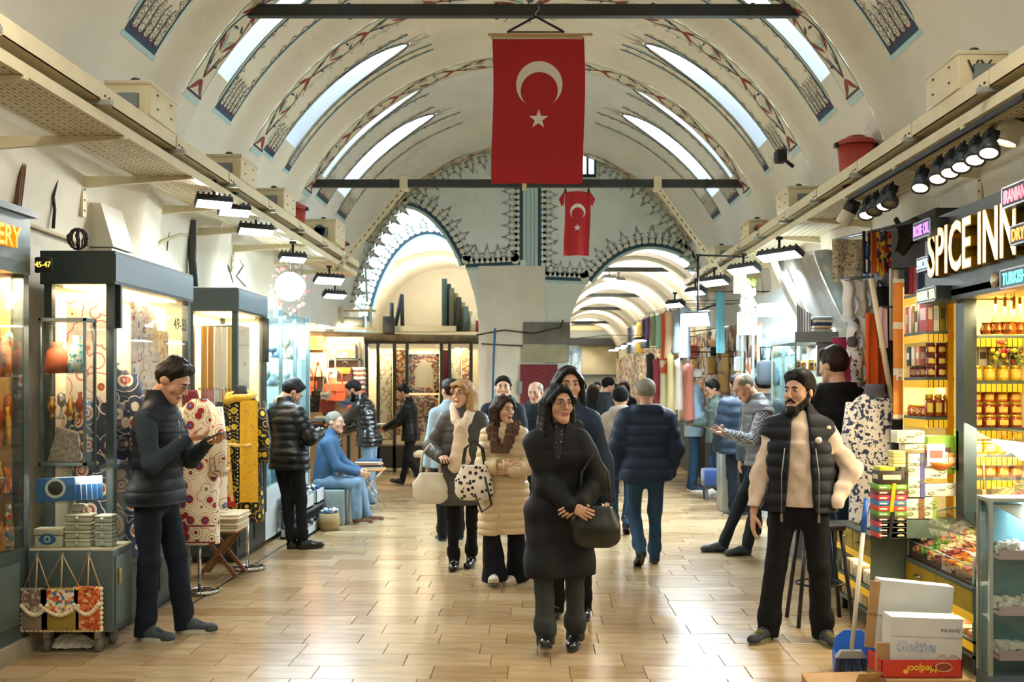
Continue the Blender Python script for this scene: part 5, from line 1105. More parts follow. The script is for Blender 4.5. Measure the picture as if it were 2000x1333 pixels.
def rug(px0, px1, py0, py1, m, label, dy=.1, arch_=False):
 Y = YC + dy; x0, x1, z0, z1 = XX(px0, Y), XX(px1, Y), ZZ(py1, Y), ZZ(py0, Y); T = thing('carpet', label, 'carpet', ((x0 + x1) / 2, Y, z0)); b = B(); b.box(x0, x1, Y, Y + .012, z0, z1); part('field', b, m, T, 1)
 b = B(); w = (x1 - x0) * .09
 for bx in ((x0, x0 + w, z0, z1), (x1 - w, x1, z0, z1), (x0, x1, z0, z0 + w), (x0, x1, z1 - w, z1)): b.box(bx[0], bx[1], Y - .003, Y, bx[2], bx[3])
 part('border', b, rug2 if m is not rug2 else rug1, T, 1)
 if arch_:
  b = B(); cx_ = (x0 + x1) / 2; w2 = (x1 - x0) * .3; pts = [(cx_ - w2, Y - .006, z0 + w * 2), (cx_ + w2, Y - .006, z0 + w * 2), (cx_ + w2, Y - .006, z1 - .3), (cx_ + w2 * .6, Y - .006, z1 - .18), (cx_, Y - .006, z1 - .1), (cx_ - w2 * .6, Y - .006, z1 - .18), (cx_ - w2, Y - .006, z1 - .3)]; b.extr(pts, (0, .003, 0)); part('niche', b, mat('rug_niche', 'f0dcae', .9), T, 1)
rug(799, 858, 692, 768, rug1, 'glowing cream prayer rug in the carpet shop window', .1, True); rug(800, 856, 772, 850, rug2, 'dark carpet below the glowing prayer rug', .09)
rug(740, 766, 690, 860, rug3, 'long pale carpet at the left of the carpet shop', .15); rug(880, 900, 680, 790, rug3, 'bright pale carpet at the right of the carpet shop', .15); rug(902, 917, 680, 790, rug1, 'narrow cream carpet beside the bright pale one', .16); rug(772, 793, 684, 850, rug1, 'narrow tan carpet between two posts of the carpet shop', .12); rug(864, 876, 684, 800, rugr, 'narrow red carpet with white pattern in the carpet shop', .12)
b = B(); b.rbox(XX(808, 17.9), XX(858, 17.9), 17.8, 18.3, .35, .46, .04); single('rolled_mattress', b, pat('dots', 'cells', ['9a8a60', 'e8e0c8'], 14, .9, [0, .16]), 'cream seat cushion with dots in front of the carpets', 'cushion')
b = B(); b.box(XX(808, 17.9), XX(858, 17.9), 17.85, 18.3, 0, .34); single('low_chest', b, dw, 'low dark chest under the dotted cushion', 'chest')
b = B(); b.tube([P(598, 655, 17.3), P(700, 657, 18.2), P(800, 661, 18.6), P(942, 662, 18.5)], .07, 8); single('timber_beam', b, mat('old_timber', '6a5a40', .9, var=.4, vs=6, bump=.6, bs=20), 'rough old timber beam over the bag rack and carpet shop', 'beam')
b = B(); b.box(XX(760, 18.6), XX(890, 18.6), 18.6, 18.9, ZZ(648, 18.6), ZZ(637, 18.6)); single('cable_tray', b, perf, 'short cream perforated tray above the carpet shop', 'cable tray')
rolls = ['4a5a50', '2c3a38', '6a6248', '8a7a50', '3a3c30', 'a89a68', '5a6a60', 'b8a878', 'd8ccb0', 'b03a28']
for k, c in enumerate(rolls):
 px = 868 + k * 7; Y = 18.9; b = B(); z0, z1 = ZZ(648, Y), ZZ(545 + k * 9, Y); b.lathe((XX(px, Y), Y + .1 * (k % 2), z0), [(0, 0), (.05, 0), (.05, z1 - z0), (0, z1 - z0)], 10); single('rolled_carpet', b, colmat(c, .9), ['dark green', 'near-black', 'olive', 'brown', 'charcoal', 'tan', 'grey-green', 'beige', 'ivory', 'red'][k] + ' rolled carpet standing above the carpet shop', 'carpet roll')
for k, (a, c) in enumerate((((765, 640), (765, 592)), ((772, 640), (785, 575)), ((785, 578), (786, 640)))): b = B(); b.tube([P(*a, 18.8), P(*c, 18.8)], .04, 6); single('pole', b, iron, ['left upright', 'slanting', 'right upright'][k] + ' dark pole leaning above the carpet shop', 'pole')
b = B(); b.rbox(XX(748, 18.4), XX(770, 18.4), 18.35, 18.5, ZZ(652, 18.4), ZZ(618, 18.4), .02); single('speaker', b, iron, 'grey box speaker at the left of the short tray', 'speaker')
T = thing('utility_shelf', 'cream perforated shelf with boxes and cables above the bag rack', 'shelf', P(660, 640, 16.9))
for py in (605, 640): a, c = P(608, py, 16.9), P(730, py, 16.9); b = B(); b.box(a.x, c.x, 16.85, 17.2, a.z - .015, a.z); part('shelf_board', b, cream_metal, T, 1)
for px in (612, 668, 724): a, c = P(px, 640, 16.86), P(px, 598, 16.86); b = B(); b.box(a.x - .02, a.x + .02, 16.84, 16.9, a.z, c.z); part('upright', b, cream_metal, T, 1)
for k, (px, w) in enumerate(((635, .2), (690, .35), (655, .12))): a = P(px, 640, 17.0); b = B(); b.rbox(a.x - w / 2, a.x + w / 2, 16.95, 17.15, a.z, a.z + .22 - .05 * k, .01); single('junction_box', b, [mat('grey_box', '8c9088', .5), mat('pale_box', 'b8c0b4', .5), black][k], ['small grey', 'large pale', 'black'][k] + ' junction box on the utility shelf', 'box')
hang('patterned_cloth', 'dark red patterned cloth hung against the pier', 'textile', P(1016, 712, 17.54), (1, 0, 0), .66, 1.6, rugr, folds=2, amp=.02); b = B(); b.rbox(XX(1010, 17.5), XX(1020, 17.5), 17.52, 17.62, ZZ(770, 17.2), ZZ(745, 17.2), .01); single('intercom', b, mat('grey_phone', '8a9490', .5), 'grey wall telephone at the left of the dark red cloth', 'telephone')
# ================================================================ SPICE SHOP
fasc = mat('fascia_grey', '4a5355', .4); gside = mat('letter_gold', 'c9972f', .22, .9); gface = mat('letter_face', 'f4e2b8', .5, em='ffe8b8', es=.7)
b = B(); b.box(2.75, 2.87, 4.4, 7.02, 2.23, 2.82); fas = thing('shop_fascia', 'dark grey fascia of the spice shop at the right edge', 'fascia', (2.81, 5.7, 2.23)); part('board', b, fasc, fas, 1)
b = B(); b.lathe((2.742, 5.95, 2.30), [(0, 0), (.045, 0), (.045, .01)], 16, 0, 'x'); part('round_badge', b, mat('badge', 'b8a888', .4, .6), fas, 1)
def fit(body, wid, hei, depth, bold=0):
 b = text_b(body, 1, depth, bold=bold); a = np.array(b.v); lo, hi = a.min(0), a.max(0); sx, sz = wid / (hi[0] - lo[0]), hei / (hi[2] - lo[2]); cx_, cz_ = (lo[0] + hi[0]) / 2, (lo[2] + hi[2]) / 2
 b.v = [((x - cx_) * sx, y, (z - cz_) * sz) for x, y, z in b.v]; return b
T = thing('shop_letters', 'gold letters SPICE INN with glowing cream faces on the grey fascia', 'sign', (2.745, 6.29, 2.41))
b = fit('SPICE INN', 1.25, .33, .034, .03); tr(b, trans(2.715, 6.17, 2.56) @ rotz(-PI / 2)); part('letter_sides', b, gside, T, 1)
b = fit('SPICE INN', 1.24, .32, .002, .012); tr(b, trans(2.679, 6.17, 2.56) @ rotz(-PI / 2)); part('letter_faces', b, gface, T, 1)
def blade(body, x1, y0, y1, z0, z1, col, label, ecol=None):
 T = thing('blade_sign', label, 'sign', ((x1 + 2.75) / 2, (y0 + y1) / 2, z0)); b = B(); b.box(x1, 2.75, y0, y1, z0, z1); part('box', b, mat('sign_box', '2e3638', .4), T, 1)
 b = B(); b.box(x1 - .004, x1, y0 + .006, y1 - .006, z0 + .006, z1 - .006); part('face', b, mat('sign_face', '1e2a38', .3), T, 1)
 b = B()
 for (a, c, d, e) in ((y0, y1, z0, z0 + .008), (y0, y1, z1 - .008, z1), (y0, y0 + .008, z0, z1), (y1 - .008, y1, z0, z1)): b.box(x1 - .007, x1, a, c, d, e)
 part('frame', b, mat('sign_frame', 'a8b0c8', .4), T, 1)
 b = fit(body, (y1 - y0) * .9, (z1 - z0) * .62, .002, .01); tr(b, trans(x1 - .006, (y0 + y1) / 2, (z0 + z1) / 2) @ rotz(-PI / 2)); part('lettering', b, mat('neon_' + col, col, .5, em=col, es=2.0), T, 1)
blade('ROSE OIL', 2.63, 6.62, 6.91, 2.67, 2.79, 'd070ff', 'blade sign ROSE OIL in violet letters'); blade('SPICES', 2.69, 6.8, 7.0, 2.46, 2.56, '9fd0ff', 'blade sign in pale blue letters below ROSE OIL')
blade('HERBAL TEA', 2.65, 6.575, 6.9, 2.23, 2.33, 'd8f0a0', 'blade sign HERBAL TEA in pale green letters'); blade('IRANIAN SAFFRON', 2.63, 5.02, 5.6, 2.66, 2.78, 'ff6a78', 'blade sign IRANIAN SAFFRON in pink letters')
blade('DRY FRUIT', 2.63, 5.1, 5.5, 2.44, 2.55, 'ff8a3a', 'blade sign DRY FRUIT in orange letters'); blade('TURKISH DELIGHT', 2.63, 5.0, 5.62, 2.21, 2.32, '60f0e0', 'blade sign TURKISH DELIGHT in turquoise letters')
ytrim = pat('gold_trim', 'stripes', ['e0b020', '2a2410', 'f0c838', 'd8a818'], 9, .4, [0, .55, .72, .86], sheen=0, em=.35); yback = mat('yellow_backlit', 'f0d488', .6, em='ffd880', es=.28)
def shelfunit(name, label, x0, x1, y0, y1, zs, back, hd=.05):
 T = thing(name, label, 'shelf', ((x0 + x1) / 2, (y0 + y1) / 2, zs[0]))
 for z in zs: b = B(); b.box(x0, x1, y0, y1, z - .02, z); part('shelf_board', b, grnframe, T, 1)
 for z in zs: b = B(); b.box(x0 + .002, x1 - .002, y0 - .003, y0 + .001, z - .075, z - .02); b.box(x0 - .003, x0 + .001, y0, y1, z - .075, z - .02); part('gold_trim', b, ytrim, T, 1)
 return T
T = shelfunit('corner_shelf', 'grey corner shelves with gold trim left of the spice shop front', 2.75, 2.95, 7.0, 7.42, [1.12, 1.446, 1.727, 2.05, 2.33], None)
b = B(); b.box(2.94, 2.96, 7.0, 7.42, .5, 2.4); b.box(2.75, 2.95, 7.42, 7.44, .5, 2.4); part('back_panel', b, yback, T, 1); b = B(); b.box(2.9, 2.94, 6.99, 7.03, .4, 2.4); part('gold_post', b, mat('gold_post', 'c8901c', .3, .5), T, 1)
lamp('AREA', (2.83, 7.2, 2.30), 4, WARM, .15, (0, 0, 0), 'corner_shelf_light'); lamp('AREA', (2.83, 7.2, 1.70), 3, WARM, .15, (0, 0, 0), 'corner_shelf_light'); lamp('AREA', (2.7, 6.9, 1.42), 3, WARM, .15, (0, .6, 0), 'corner_shelf_light')
lab = pat('tea_label', 'rand', ['e8d8b0', 'c86a60', 'd8e0e0', 'a08a30', 'f0e4d0'], 30, .5)
def carton(x0, x1, y0, y1, z0, z1, m, label, band=None, name='packet', cat='box', group=None):
 T = thing(name, label, cat, ((x0 + x1) / 2, (y0 + y1) / 2, z0), 0, group); b = B(); b.rbox(x0, x1, y0, y1, z0, z1, .002); part('carton', b, m, T, 1)
 if band: b = B(); h = z1 - z0; b.box(x0 + (x1 - x0) * .15, x1 - (x1 - x0) * .15, y0 - .002, y0, z0 + h * .35, z0 + h * .7); b.box(x0 - .002, x0, y0 + (y1 - y0) * .15, y1 - (y1 - y0) * .15, z0 + h * .35, z0 + h * .7); part('print', b, band, T, 1)
 return T
pk = [('c8606a', 'f0d8d0', 'red and pink'), ('dfe6e4', 'b8c8d0', 'pale grey'), ('9a8428', '4a4020', 'olive and black'), ('f0e0c8', 'd89090', 'cream and rose')]
for k, (c, d, n) in enumerate(pk): carton(2.76 + k * .045, 2.80 + k * .045, 7.005, 7.15, 2.05, 2.05 + .24 - .02 * (k % 2), colmat(c, .5), n + ' tall tea carton on the upper corner shelf', colmat(d, .5))
for k in range(4): carton(2.755, 2.85, 7.17 + k * .06, 7.22 + k * .06, 2.05, 2.27 - .02 * (k % 2), colmat(pk[(k + 1) % 4][0], .5), ['first', 'second', 'third', 'fourth'][k] + ' tea carton along the corridor side of the upper corner shelf', colmat(pk[(k + 2) % 4][1], .5))
def jarmesh(r, h, cont, lidc, n=12):
 b = B(); b.lathe((0, 0, 0), [(0, 0), (r * .95, 0), (r, h * .06), (r, h * .74), (r * .85, h * .8), (0, h * .8)], n); me = b.mesh('jar', cont); l = B(); l.lathe((0, 0, 0), [(0, h * .8), (r * .9, h * .8), (r * .9, h), (0, h)], n); lm = l.mesh('lid', lidc)
 q = B(); q.grid(lambda u, v: (r * 1.02 * cos(-PI / 2 - .75 + 1.5 * u), r * 1.02 * sin(-PI / 2 - .75 + 1.5 * u), h * (.2 + .42 * v)), 5, 1); return me, lm, q.mesh('paper_label', None)
honey = mat('honey', '9a3c10', .15, spec=.8); amber = mat('amber_jam', 'c86a14', .15, spec=.8); yel = mat('yellow_jar', 'e0b020', .2, spec=.7); goldlid = mat('gold_lid', 'd8b040', .3, .7); ylab = mat('yellow_label', 'f0d060', .6); redlid = mat('dark_lid', '5a2a18', .4); jarlet = mat('red_jam', '7a2018', .15, spec=.8)
JM = {'honey': jarmesh(.042, .082, honey, goldlid), 'amber': jarmesh(.042, .082, amber, goldlid), 'yellow': jarmesh(.038, .1, yel, goldlid), 'red': jarmesh(.034, .08, jarlet, redlid), 'tall': jarmesh(.03, .16, honey, goldlid)}
for k in JM: JM[k][2].materials.clear(); JM[k][2].materials.append(ylab)
def jar(kind, x, y, z, label, group, rz=0):
 me, lm, pm = JM[kind]; o = inst('jar', me, None, (x, y, z), (0, 0, rz), None, label, 'jar', group); inst('lid', lm, o); inst('paper_label', pm, o)
for k in range(2):
 for i in range(3):
  for j in range(1): jar('red', 2.80 + k * .075, 7.05, 1.727 + i * .081, ['bottom', 'middle', 'top'][i] + ' red jam jar of the ' + ['left', 'right'][k] + ' stack on the middle corner shelf', 'red jam jars')
for i in range(3): jar('red', 2.79, 7.16 + i * .08, 1.727, ORD[i] + ' red jam jar from the camera, aisle side of middle corner shelf', 'red jam jars on the side'); carton(2.755, 2.84, 7.14 + i * .09, 7.20 + i * .09, 1.81, 1.95, colmat(['d88a70', 'e8d8b8', '3a4a50'][i], .5), ['salmon', 'cream', 'dark'][i] + ' box on the jam jars of the middle corner shelf', colmat('f0e8d8', .5))
for k in range(3): jar('tall', 2.79 + k * .062, 7.05, 1.446, ORD[k] + ' tall honey jar from the left on the lower corner shelf', 'tall honey jars'); jar('honey', 2.79, 7.14 + k * .1, 1.446, ORD[k] + ' squat honey jar along the aisle side of the lower corner shelf', 'squat honey jars on the corner shelf')
b = B(); b.box(2.80, 2.885, 6.50, 6.62, .62, 2.23); single('shop_post', b, dkframe, 'dark post at the far corner of the spice shop front', 'post')
T = shelfunit('jar_shelf', 'backlit yellow jar shelves inside the spice shop', 2.885, 3.24, 6.58, 6.78, [1.06, 1.215, 1.39, 1.70, 2.0], None)
b = B(); b.box(2.885, 3.25, 6.78, 6.8, .6, 2.25); part('back_panel', b, yback, T, 1); b = B(); b.box(3.24, 3.26, 4.4, 6.8, .5, 2.6); part('side_panel', b, yback, T, 1)
lamp('AREA', (3.05, 6.45, 2.2), 9, (1, .8, .4), .3, (.5, 0, 0), 'jar_shelf_light'); lamp('AREA', (2.98, 5.7, 2.2), 14, (1, .84, .5), .3, (0, .2, 0), 'shop_ceiling_light', sy=1.2)
for r_ in range(3):
 for k in range(4): jar('honey' if r_ < 2 else 'amber', 2.935 + k * .088, 6.63 + .01 * r_, 1.39 + r_ * .084, ORD[k] + ' honey jar from left, ' + ['bottom', 'middle', 'top'][r_] + ' honey row of the backlit shelves', 'honey jars in the backlit shelves')
for k in range(4): jar('yellow', 2.935 + k * .088, 6.63, 1.70, ORD[k] + ' yellow jar from the left in the upper row of the backlit shelves', 'yellow jars in the upper row')
for r_ in range(2):
 for k in range(4): jar('amber', 2.935 + k * .088, 6.63, 1.06 + r_ * .155, ORD[k] + ' amber jar from left, ' + ['lowest', 'second lowest'][r_] + ' shelf of the backlit shelves', 'amber jars in the lower rows')
for k in range(5): carton(2.9 + k * .068, 2.96 + k * .068, 6.66, 6.74, 1.80, 1.93, colmat('ece4c4', .6), ['first', 'second', 'third', 'fourth', 'fifth'][k] + ' cream packet with a dark label above the yellow jars, from the left', colmat('5a5634', .6))
b = B(); q = random.Random(3)
for i in range(80): b.ball((3.12 + q.uniform(-.1, .12), 6.6 + q.uniform(-.03, .05), 1.88 + q.uniform(-.06, .1)), q.uniform(.01, .022), 3, q.randrange(3))
single('dried_flowers', b, [colmat('d8584a'), colmat('e8c83c'), colmat('8a9a3c')], 'bunch of red and yellow dried flowers before the jar shelves', 'flowers', kind='stuff')
copper = mat('copper', 'c8783a', .25, .9, var=.2, vs=20)
for k in range(7):
 x, y = 2.93 + .048 * k, 6.45 - .05 * (k % 3); T = thing('copper_pot', ['first', 'second', 'third', 'fourth', 'fifth', 'sixth', 'seventh'][k] + ' copper coffee pot from the left hanging by its wooden handle', 'coffee pot', (x, y, 2.0), .3 * k); b = B(); b.lathe((0, 0, 0), [(0, 0), (.04, 0), (.045, .03), (.03, .06), (.038, .075)], 12); part('bowl', b, copper, T)
 b = B(); b.tube([(.02, 0, .06), (.05, 0, .12), (.055, 0, .24)], [.007, .011, .009], 8); part('handle', b, mat('turned_wood', 'c08840', .4), T); b = B(); b.tube([(.055, 0, .24), (.055, 0, .29)], .003, 4); part('hook', b, steel, T)
b = B(); b.box(2.75, 3.26, 4.4, 7.0, 2.26, 2.3); single('shop_soffit', b, mat('soffit', 'c8b070', .5), 'panelled soffit under the spice shop fascia', 'soffit')
# ---------------------------------------------- counters
ybox = mat('mustard_drawer', 'a88c1e', .45);
def drawerunit(name, label, x0, x1, y0, y1, zt, nd, side):
 T = thing(name, label, 'counter', ((x0 + x1) / 2, (y0 + y1) / 2, 0)); b = B(); b.box(x0 + .16, x1, y0, y1, .1, zt - .02); b.box(x0, x0 + .16, y0, y0 + .015, .1, zt - .02); b.box(x0, x0 + .16, y1 - .015, y1, .1, zt - .02); b.box(x0, x0 + .16, y0, y1, .1, .12); b.box(x0, x0 + .16, y0, y1, (zt - .17) * .55, (zt - .17) * .55 + .018); part('body', b, side, T, 1)
 b = B(); b.box(x0 - .01, x1, y0 - .01, y1 + .01, zt - .02, zt); part('top', b, grnframe, T, 1)
 for k in range(nd):
  a, c = y0 + (y1 - y0) * k / nd + .008, y0 + (y1 - y0) * (k + 1) / nd - .008; b = B(); b.box(x0 - .004, x0 + .155, a, c, zt - .15, zt - .025); d = part('drawer', b, ybox, T, 1); b = B(); b.tube([(x0 - .004, (a + c) / 2 - .04, zt - .08), (x0 - .03, (a + c) / 2 - .03, zt - .085), (x0 - .03, (a + c) / 2 + .03, zt - .085), (x0 - .004, (a + c) / 2 + .04, zt - .08)], .007, 6); part('handle', b, chrome, d, 1)
 for z in (zt - .2, (zt - .17) * .55 - .045): b = B(); b.box(x0 - .006, x0, y0, y1, z, z + .045); part('gold_trim', b, ytrim, T, 1)
 b = B()
 for (x, y) in ((x0 + .04, y0 + .04), (x0 + .04, y1 - .04), (x1 - .04, y0 + .04), (x1 - .04, y1 - .04)): b.box(x - .02, x + .02, y - .02, y + .02, 0, .1)
 part('foot', b, black, T, 1); return T
gpan = mat('sage_panel', '5e6b5c', .5)
drawerunit('drawer_counter', 'low counter with mustard drawers and packed shelves behind the bearded man', 2.28, 2.62, 6.76, 7.5, .65, 2, gpan)
lamp('AREA', (2.34, 7.1, .44), 1.5, WARM, .1, (0, 0, 0), 'counter_light', sy=.6); lamp('AREA', (2.58, 6.2, .3), 1.5, WARM, .1, (0, 0, 0), 'counter_light', sy=.6)
q = random.Random(8)
for z, hh in ((.12, .13), (.285, .12)):
 for k in range(7): w = .09; y = 6.8 + k * .097; b = B(); b.rbox(2.295, 2.42, y, y + w * .85, z + .002, z + hh * q.uniform(.8, 1), .012); single('spice_packet', b, colmat(['c8a868', 'e8dcc0', '8a6a40', 'd8c8a0', 'a88858'][q.randrange(5)], .5), ORD[k] + ' spice packet from the camera on the ' + ('lower' if z < .2 else 'upper') + ' shelf under the mustard drawers', 'packet', 'spice packets under the drawers')
drawerunit('candy_counter', 'mustard-drawered counter carrying the glass candy case', 2.51, 3.2, 5.7, 6.74, .51, 2, gpan)
for k in range(8): y = 5.75 + k * .12; b = B(); b.rbox(2.53, 2.66, y, y + .1, .121, .24, .02); single('sweet_packet', b, colmat(['d88a3a', 'e8c878', 'b85a30', 'e0d0a8'][k % 4], .4), ORD[k] + ' packet of sweets from the camera under the candy case', 'packet', 'packets under the candy case')
T = thing('candy_case', 'bent-glass case heaped with coloured sweets on the counter', 'display case', (2.75, 6.22, .51))
def bent(t):
 if t < .25: return (2.52, .515 + .11 * t / .25)
 a = (t - .25) / .75 * PI / 2; return (2.52 + .36 * (1 - cos(a)), .625 + .22 * sin(a))
b = B(); b.grid(lambda u, v: (bent(v)[0], 5.72 + 1.0 * u, bent(v)[1]), 2, 14); part('bent_glass', b, glassg, T, 1)
b = B()
for y in (5.72, 6.72): b.tube([(bent(i / 14)[0], y, bent(i / 14)[1]) for i in range(15)], .006, 6)
b.tube([(2.52, 5.72, .625), (2.52, 6.72, .625)], .005, 6); b.tube([(2.88, 5.72, .845), (2.88, 6.72, .845)], .008, 6); part('edge_trim', b, mat('glass_edge', '9ab0a0', .2), T, 1)
b = B()
for y in (5.72, 6.715): b.add([(bent(i / 14)[0], y, bent(i / 14)[1]) for i in range(15)] + [(2.88, y, .515)], [tuple(range(16))])
part('end_glass', b, glassg, T, 1)
b = B(); b.box(2.52, 2.9, 5.72, 6.72, .511, .53); b.hexa([(2.53, 5.73, .53), (2.88, 5.73, .53), (2.88, 6.71, .53), (2.53, 6.71, .53), (2.53, 5.73, .55), (2.88, 5.73, .70), (2.88, 6.71, .70), (2.53, 6.71, .55)]); part('tray', b, mat('tray_dark', '5a3a30', .5), T, 1)
lamp('AREA', (2.95, 6.2, 1.35), 22, (1, .88, .66), .3, (0, .5, 0), 'candy_light', sy=.9)
b = B(); cc = ['c84a3a', 'e8c050', 'e89030', '8a3a38', 'e8d8a8', '6a9a3a', 'd87868', 'f0e0c0']; q = random.Random(12)
for i in range(1500):
 u, v = q.random(), q.random(); x = 2.54 + .33 * u; y = 5.74 + .96 * v; z = .555 + .15 * u + q.uniform(0, .03); k = int(v * 7 + q.uniform(-.4, .4)) % 8 if q.random() < .75 else q.randrange(8); s = q.uniform(.010, .017)
 b.cb((x, y, z), (s * 2, s * 1.6, s * 1.4), k)
single('sweets', b, [colmat(c, .35) for c in cc], 'heap of red, yellow and orange sweets in the bent-glass case', 'sweets', kind='stuff')
T = thing('spice_tier', 'sloping tray of loose spices behind the candy case', 'spice tray', (3.05, 6.1, .82)); b = B(); b.hexa([(2.89, 5.5, .80), (3.24, 5.5, .80), (3.24, 6.6, .80), (2.89, 6.6, .80), (2.89, 5.5, .86), (3.24, 5.5, 1.02), (3.24, 6.6, 1.02), (2.89, 6.6, .86)]); b.box(2.89, 3.24, 5.5, 6.6, .5, .8); part('tier', b, gpan, T, 1)
b = B(); q = random.Random(13); sc = ['c85a38', 'd8a038', '9a6a48', 'd8b8a0', 'a85a6a', '8a8a48']
for i in range(900): u, v = q.random(), q.random(); s = q.uniform(.008, .016); b.cb((2.9 + .33 * u, 5.52 + 1.06 * v, .868 + .155 * u + q.uniform(0, .025)), (s * 2, s * 2, s * 1.3), int(v * 5.99) if q.random() < .8 else q.randrange(6))
part('loose_spices', b, [colmat(c, .7) for c in sc], T, 1, kind='stuff')
cin = mat('cinnamon', 'b8793c', .7, var=.25, vs=30)
for k in range(6):
 T = thing('cinnamon_bundle', ['nearest', 'second', 'third', 'fourth', 'fifth', 'farthest'][k] + ' tied bundle of cinnamon sticks on the spice tray', 'cinnamon', (2.98 + .04 * (k % 2), 5.75 + .14 * k, .95), .7, None); T.rotation_euler = (0, -.35, .5)
 for i in range(7): b = B(); a = i * PI / 3; rr = 0 if i == 6 else .017; b.tube([(-.09, rr * cos(a), rr * sin(a)), (.09, rr * cos(a), rr * sin(a))], .0085, 7); part('stick', b, cin, T)
 b = B(); b.tube([(.0, .027 * cos(t), .027 * sin(t)) for t in np.linspace(0, 2 * PI, 12)[:-1]], .003, 5, closed=True); part('tie', b, mat('raffia', 'd8b050', .7), T)
b = B(); b.quad((2.9, 5.45, 1.16), (2.9, 6.55, 1.16), (3.05, 6.55, 1.38), (3.05, 5.45, 1.38)); b.quad((2.89, 5.45, .95), (2.89, 6.55, .95), (2.9, 6.55, 1.16), (2.9, 5.45, 1.16)); T = thing('sneeze_guard', 'slanting guard glass over the spice tray', 'glass guard', (2.95, 6, .95)); part('pane', b, glassg, T, 1); b = B(); b.tube([(3.05, 5.45, 1.38), (3.05, 6.55, 1.38)], .007, 6); part('edge', b, mat('glass_edge', '9ab0a0', .2), T, 1)
b = B(); b.tube([(2.93, 6.5, .98), (2.93, 6.5, 1.16)], .006, 6); b.rbox(2.915, 2.945, 6.49, 6.51, .92, .99, .006); single('wooden_scoop', b, mat('scoop_wood', 'b8925a', .6), 'wooden scoop standing by the cream cartons', 'scoop')
T = thing('sweets_case', 'tall glass case of white Turkish delight at the lower right corner', 'display case', (2.8, 5.5, 0)); X0, X1_, Ya, Yb_ = 2.42, 3.24, 5.30, 5.46
for (x, y) in ((X0, Ya), (X0, Yb_ - .02)): b = B(); b.box(x, x + .02, y, y + .02, .12, 1.05); part('post', b, mat('alu', 'b4beb8', .3, .7), T, 1)
b = B(); b.box(X0, X1_, Ya, Yb_, 1.05, 1.07); part('top_frame', b, mat('alu', 'b4beb8', .3, .7), T, 1); b = B(); b.box(X0, X1_, Ya, Yb_, .0, .12); part('base', b, blueframe, T, 1)
b = B(); b.box(X0 + .02, X1_, Ya + .004, Ya + .008, .12, 1.05); part('pane', b, glassg, T, 1); b = B(); b.box(X0 + .004, X0 + .008, Ya + .02, Yb_ - .02, .12, 1.05); part('pane', b, glassg, T, 1)
b = B(); b.box(X0 + .01, X1_, Yb_ - .015, Yb_ - .005, .12, 1.05); part('back_panel', b, mat('sea_blue_panel', '5a8a98', .5), T, 1)
lamp('AREA', (2.75, 5.37, 1.03), 7, (.95, .97, 1), .2, (0, 0, 0), 'case_light', sy=.15)
q = random.Random(14)
for k, z in enumerate((.2, .44, .74)):
 T = thing('sweets_tray', ['lowest', 'middle', 'uppermost'][k] + ' tray of powdered white sweets in the corner case', 'tray', (2.75, 5.385, z)); b = B(); b.box(-.27, .3, -.07, .06, 0, .015); b.box(-.27, .3, -.075, -.065, 0, .05); part('tray', b, mat('lilac_tray', 'c8b0bc', .5), T)
 b = B()
 for i in range(130): b.cb((q.uniform(-.25, .28), q.uniform(-.06, .05), .03 + q.uniform(0, .05)), (.028, .028, .024), 0)
 part('white_sweets', b, mat('icing_white', 'eae6dc', .9), T, kind='stuff')
b = B(); b.extr([(2.47, 5.34, 1.03), (2.62, 5.34, 1.03), (2.62, 5.34, .95)], (0, .06, 0)); single('paper_sheet', b, white, 'folded white paper at the top of the corner case', 'paper')
# ---------------------------------------------- stacked cartons on the counters
ivory = colmat('eadfc0', .6); oval = mat('print_green', '8a9a48', .6)
def ivbox(px0, px1, py0, py1, Y, label, stripe=None, d=.12):
 x0, x1, z0, z1 = XX(px0, Y), XX(px1, Y), ZZ(py1, Y), ZZ(py0, Y); T = thing('delight_carton', label, 'carton', ((x0 + x1) / 2, Y + d / 2, z0)); b = B(); b.rbox(x0, x1, Y, Y + d, z0, z1, .003); part('carton', b, ivory, T, 1)
 w, h = x1 - x0, z1 - z0
 if stripe: b = B(); b.box(x0, x1, Y - .002, Y, *stripe[1](z0, h)) if stripe[2] else b.box(x1 - w * .28, x1, Y - .002, Y, z0, z1); part('stripe', b, colmat(stripe[0], .5), T, 1)
 for (fx, fz) in ((.2, .25), (.8, .75)):
  b = B(); n = 14; o = [(x0 + w * fx + .02 * cos(2 * PI * i / n), Y - .003, z0 + h * fz + .009 * sin(2 * PI * i / n)) for i in range(n)]; b.tube(o, .0025, 4, closed=True); part('oval_print', b, oval, T, 1)
 b = text_b('LOKUM', min(.03, h * .22), .0008, sx=.9); tr(b, trans(x0 + w * .5, Y - .003, z0 + h * .5)); part('lettering', b, mat('print_dark', '5a5a38', .6), T, 1)
top3 = lambda z0, h: (z0 + h * .75, z0 + h); bot3 = lambda z0, h: (z0, z0 + h * .3)
YK = 6.62
b = B(); b.box(2.3, 2.82, 6.60, 6.76, .655, .775); single('carton_stand', b, gpan, 'sage green stand under the cream cartons', 'stand')
ivbox(1771, 1803, 975, 1014, YK, 'cream carton with brown side at the foot of the carton stack', ('8a5a30', None, 0)); ivbox(1806, 1828, 972, 1014, YK, 'cream and green carton next to the brown-sided one', ('8ab038', None, 0))
ivbox(1774, 1806, 930, 972, YK, 'cream and violet carton in the second tier', ('5a5a90', None, 0)); ivbox(1807, 1868, 945, 970, YK, 'wide cream carton in the second tier'); ivbox(1774, 1806, 886, 930, YK, 'cream and violet carton in the third tier', ('5a5a90', None, 0)); ivbox(1806, 1850, 915, 944, YK, 'cream carton with green lid and orange foot', ('d89038', bot3, 1))
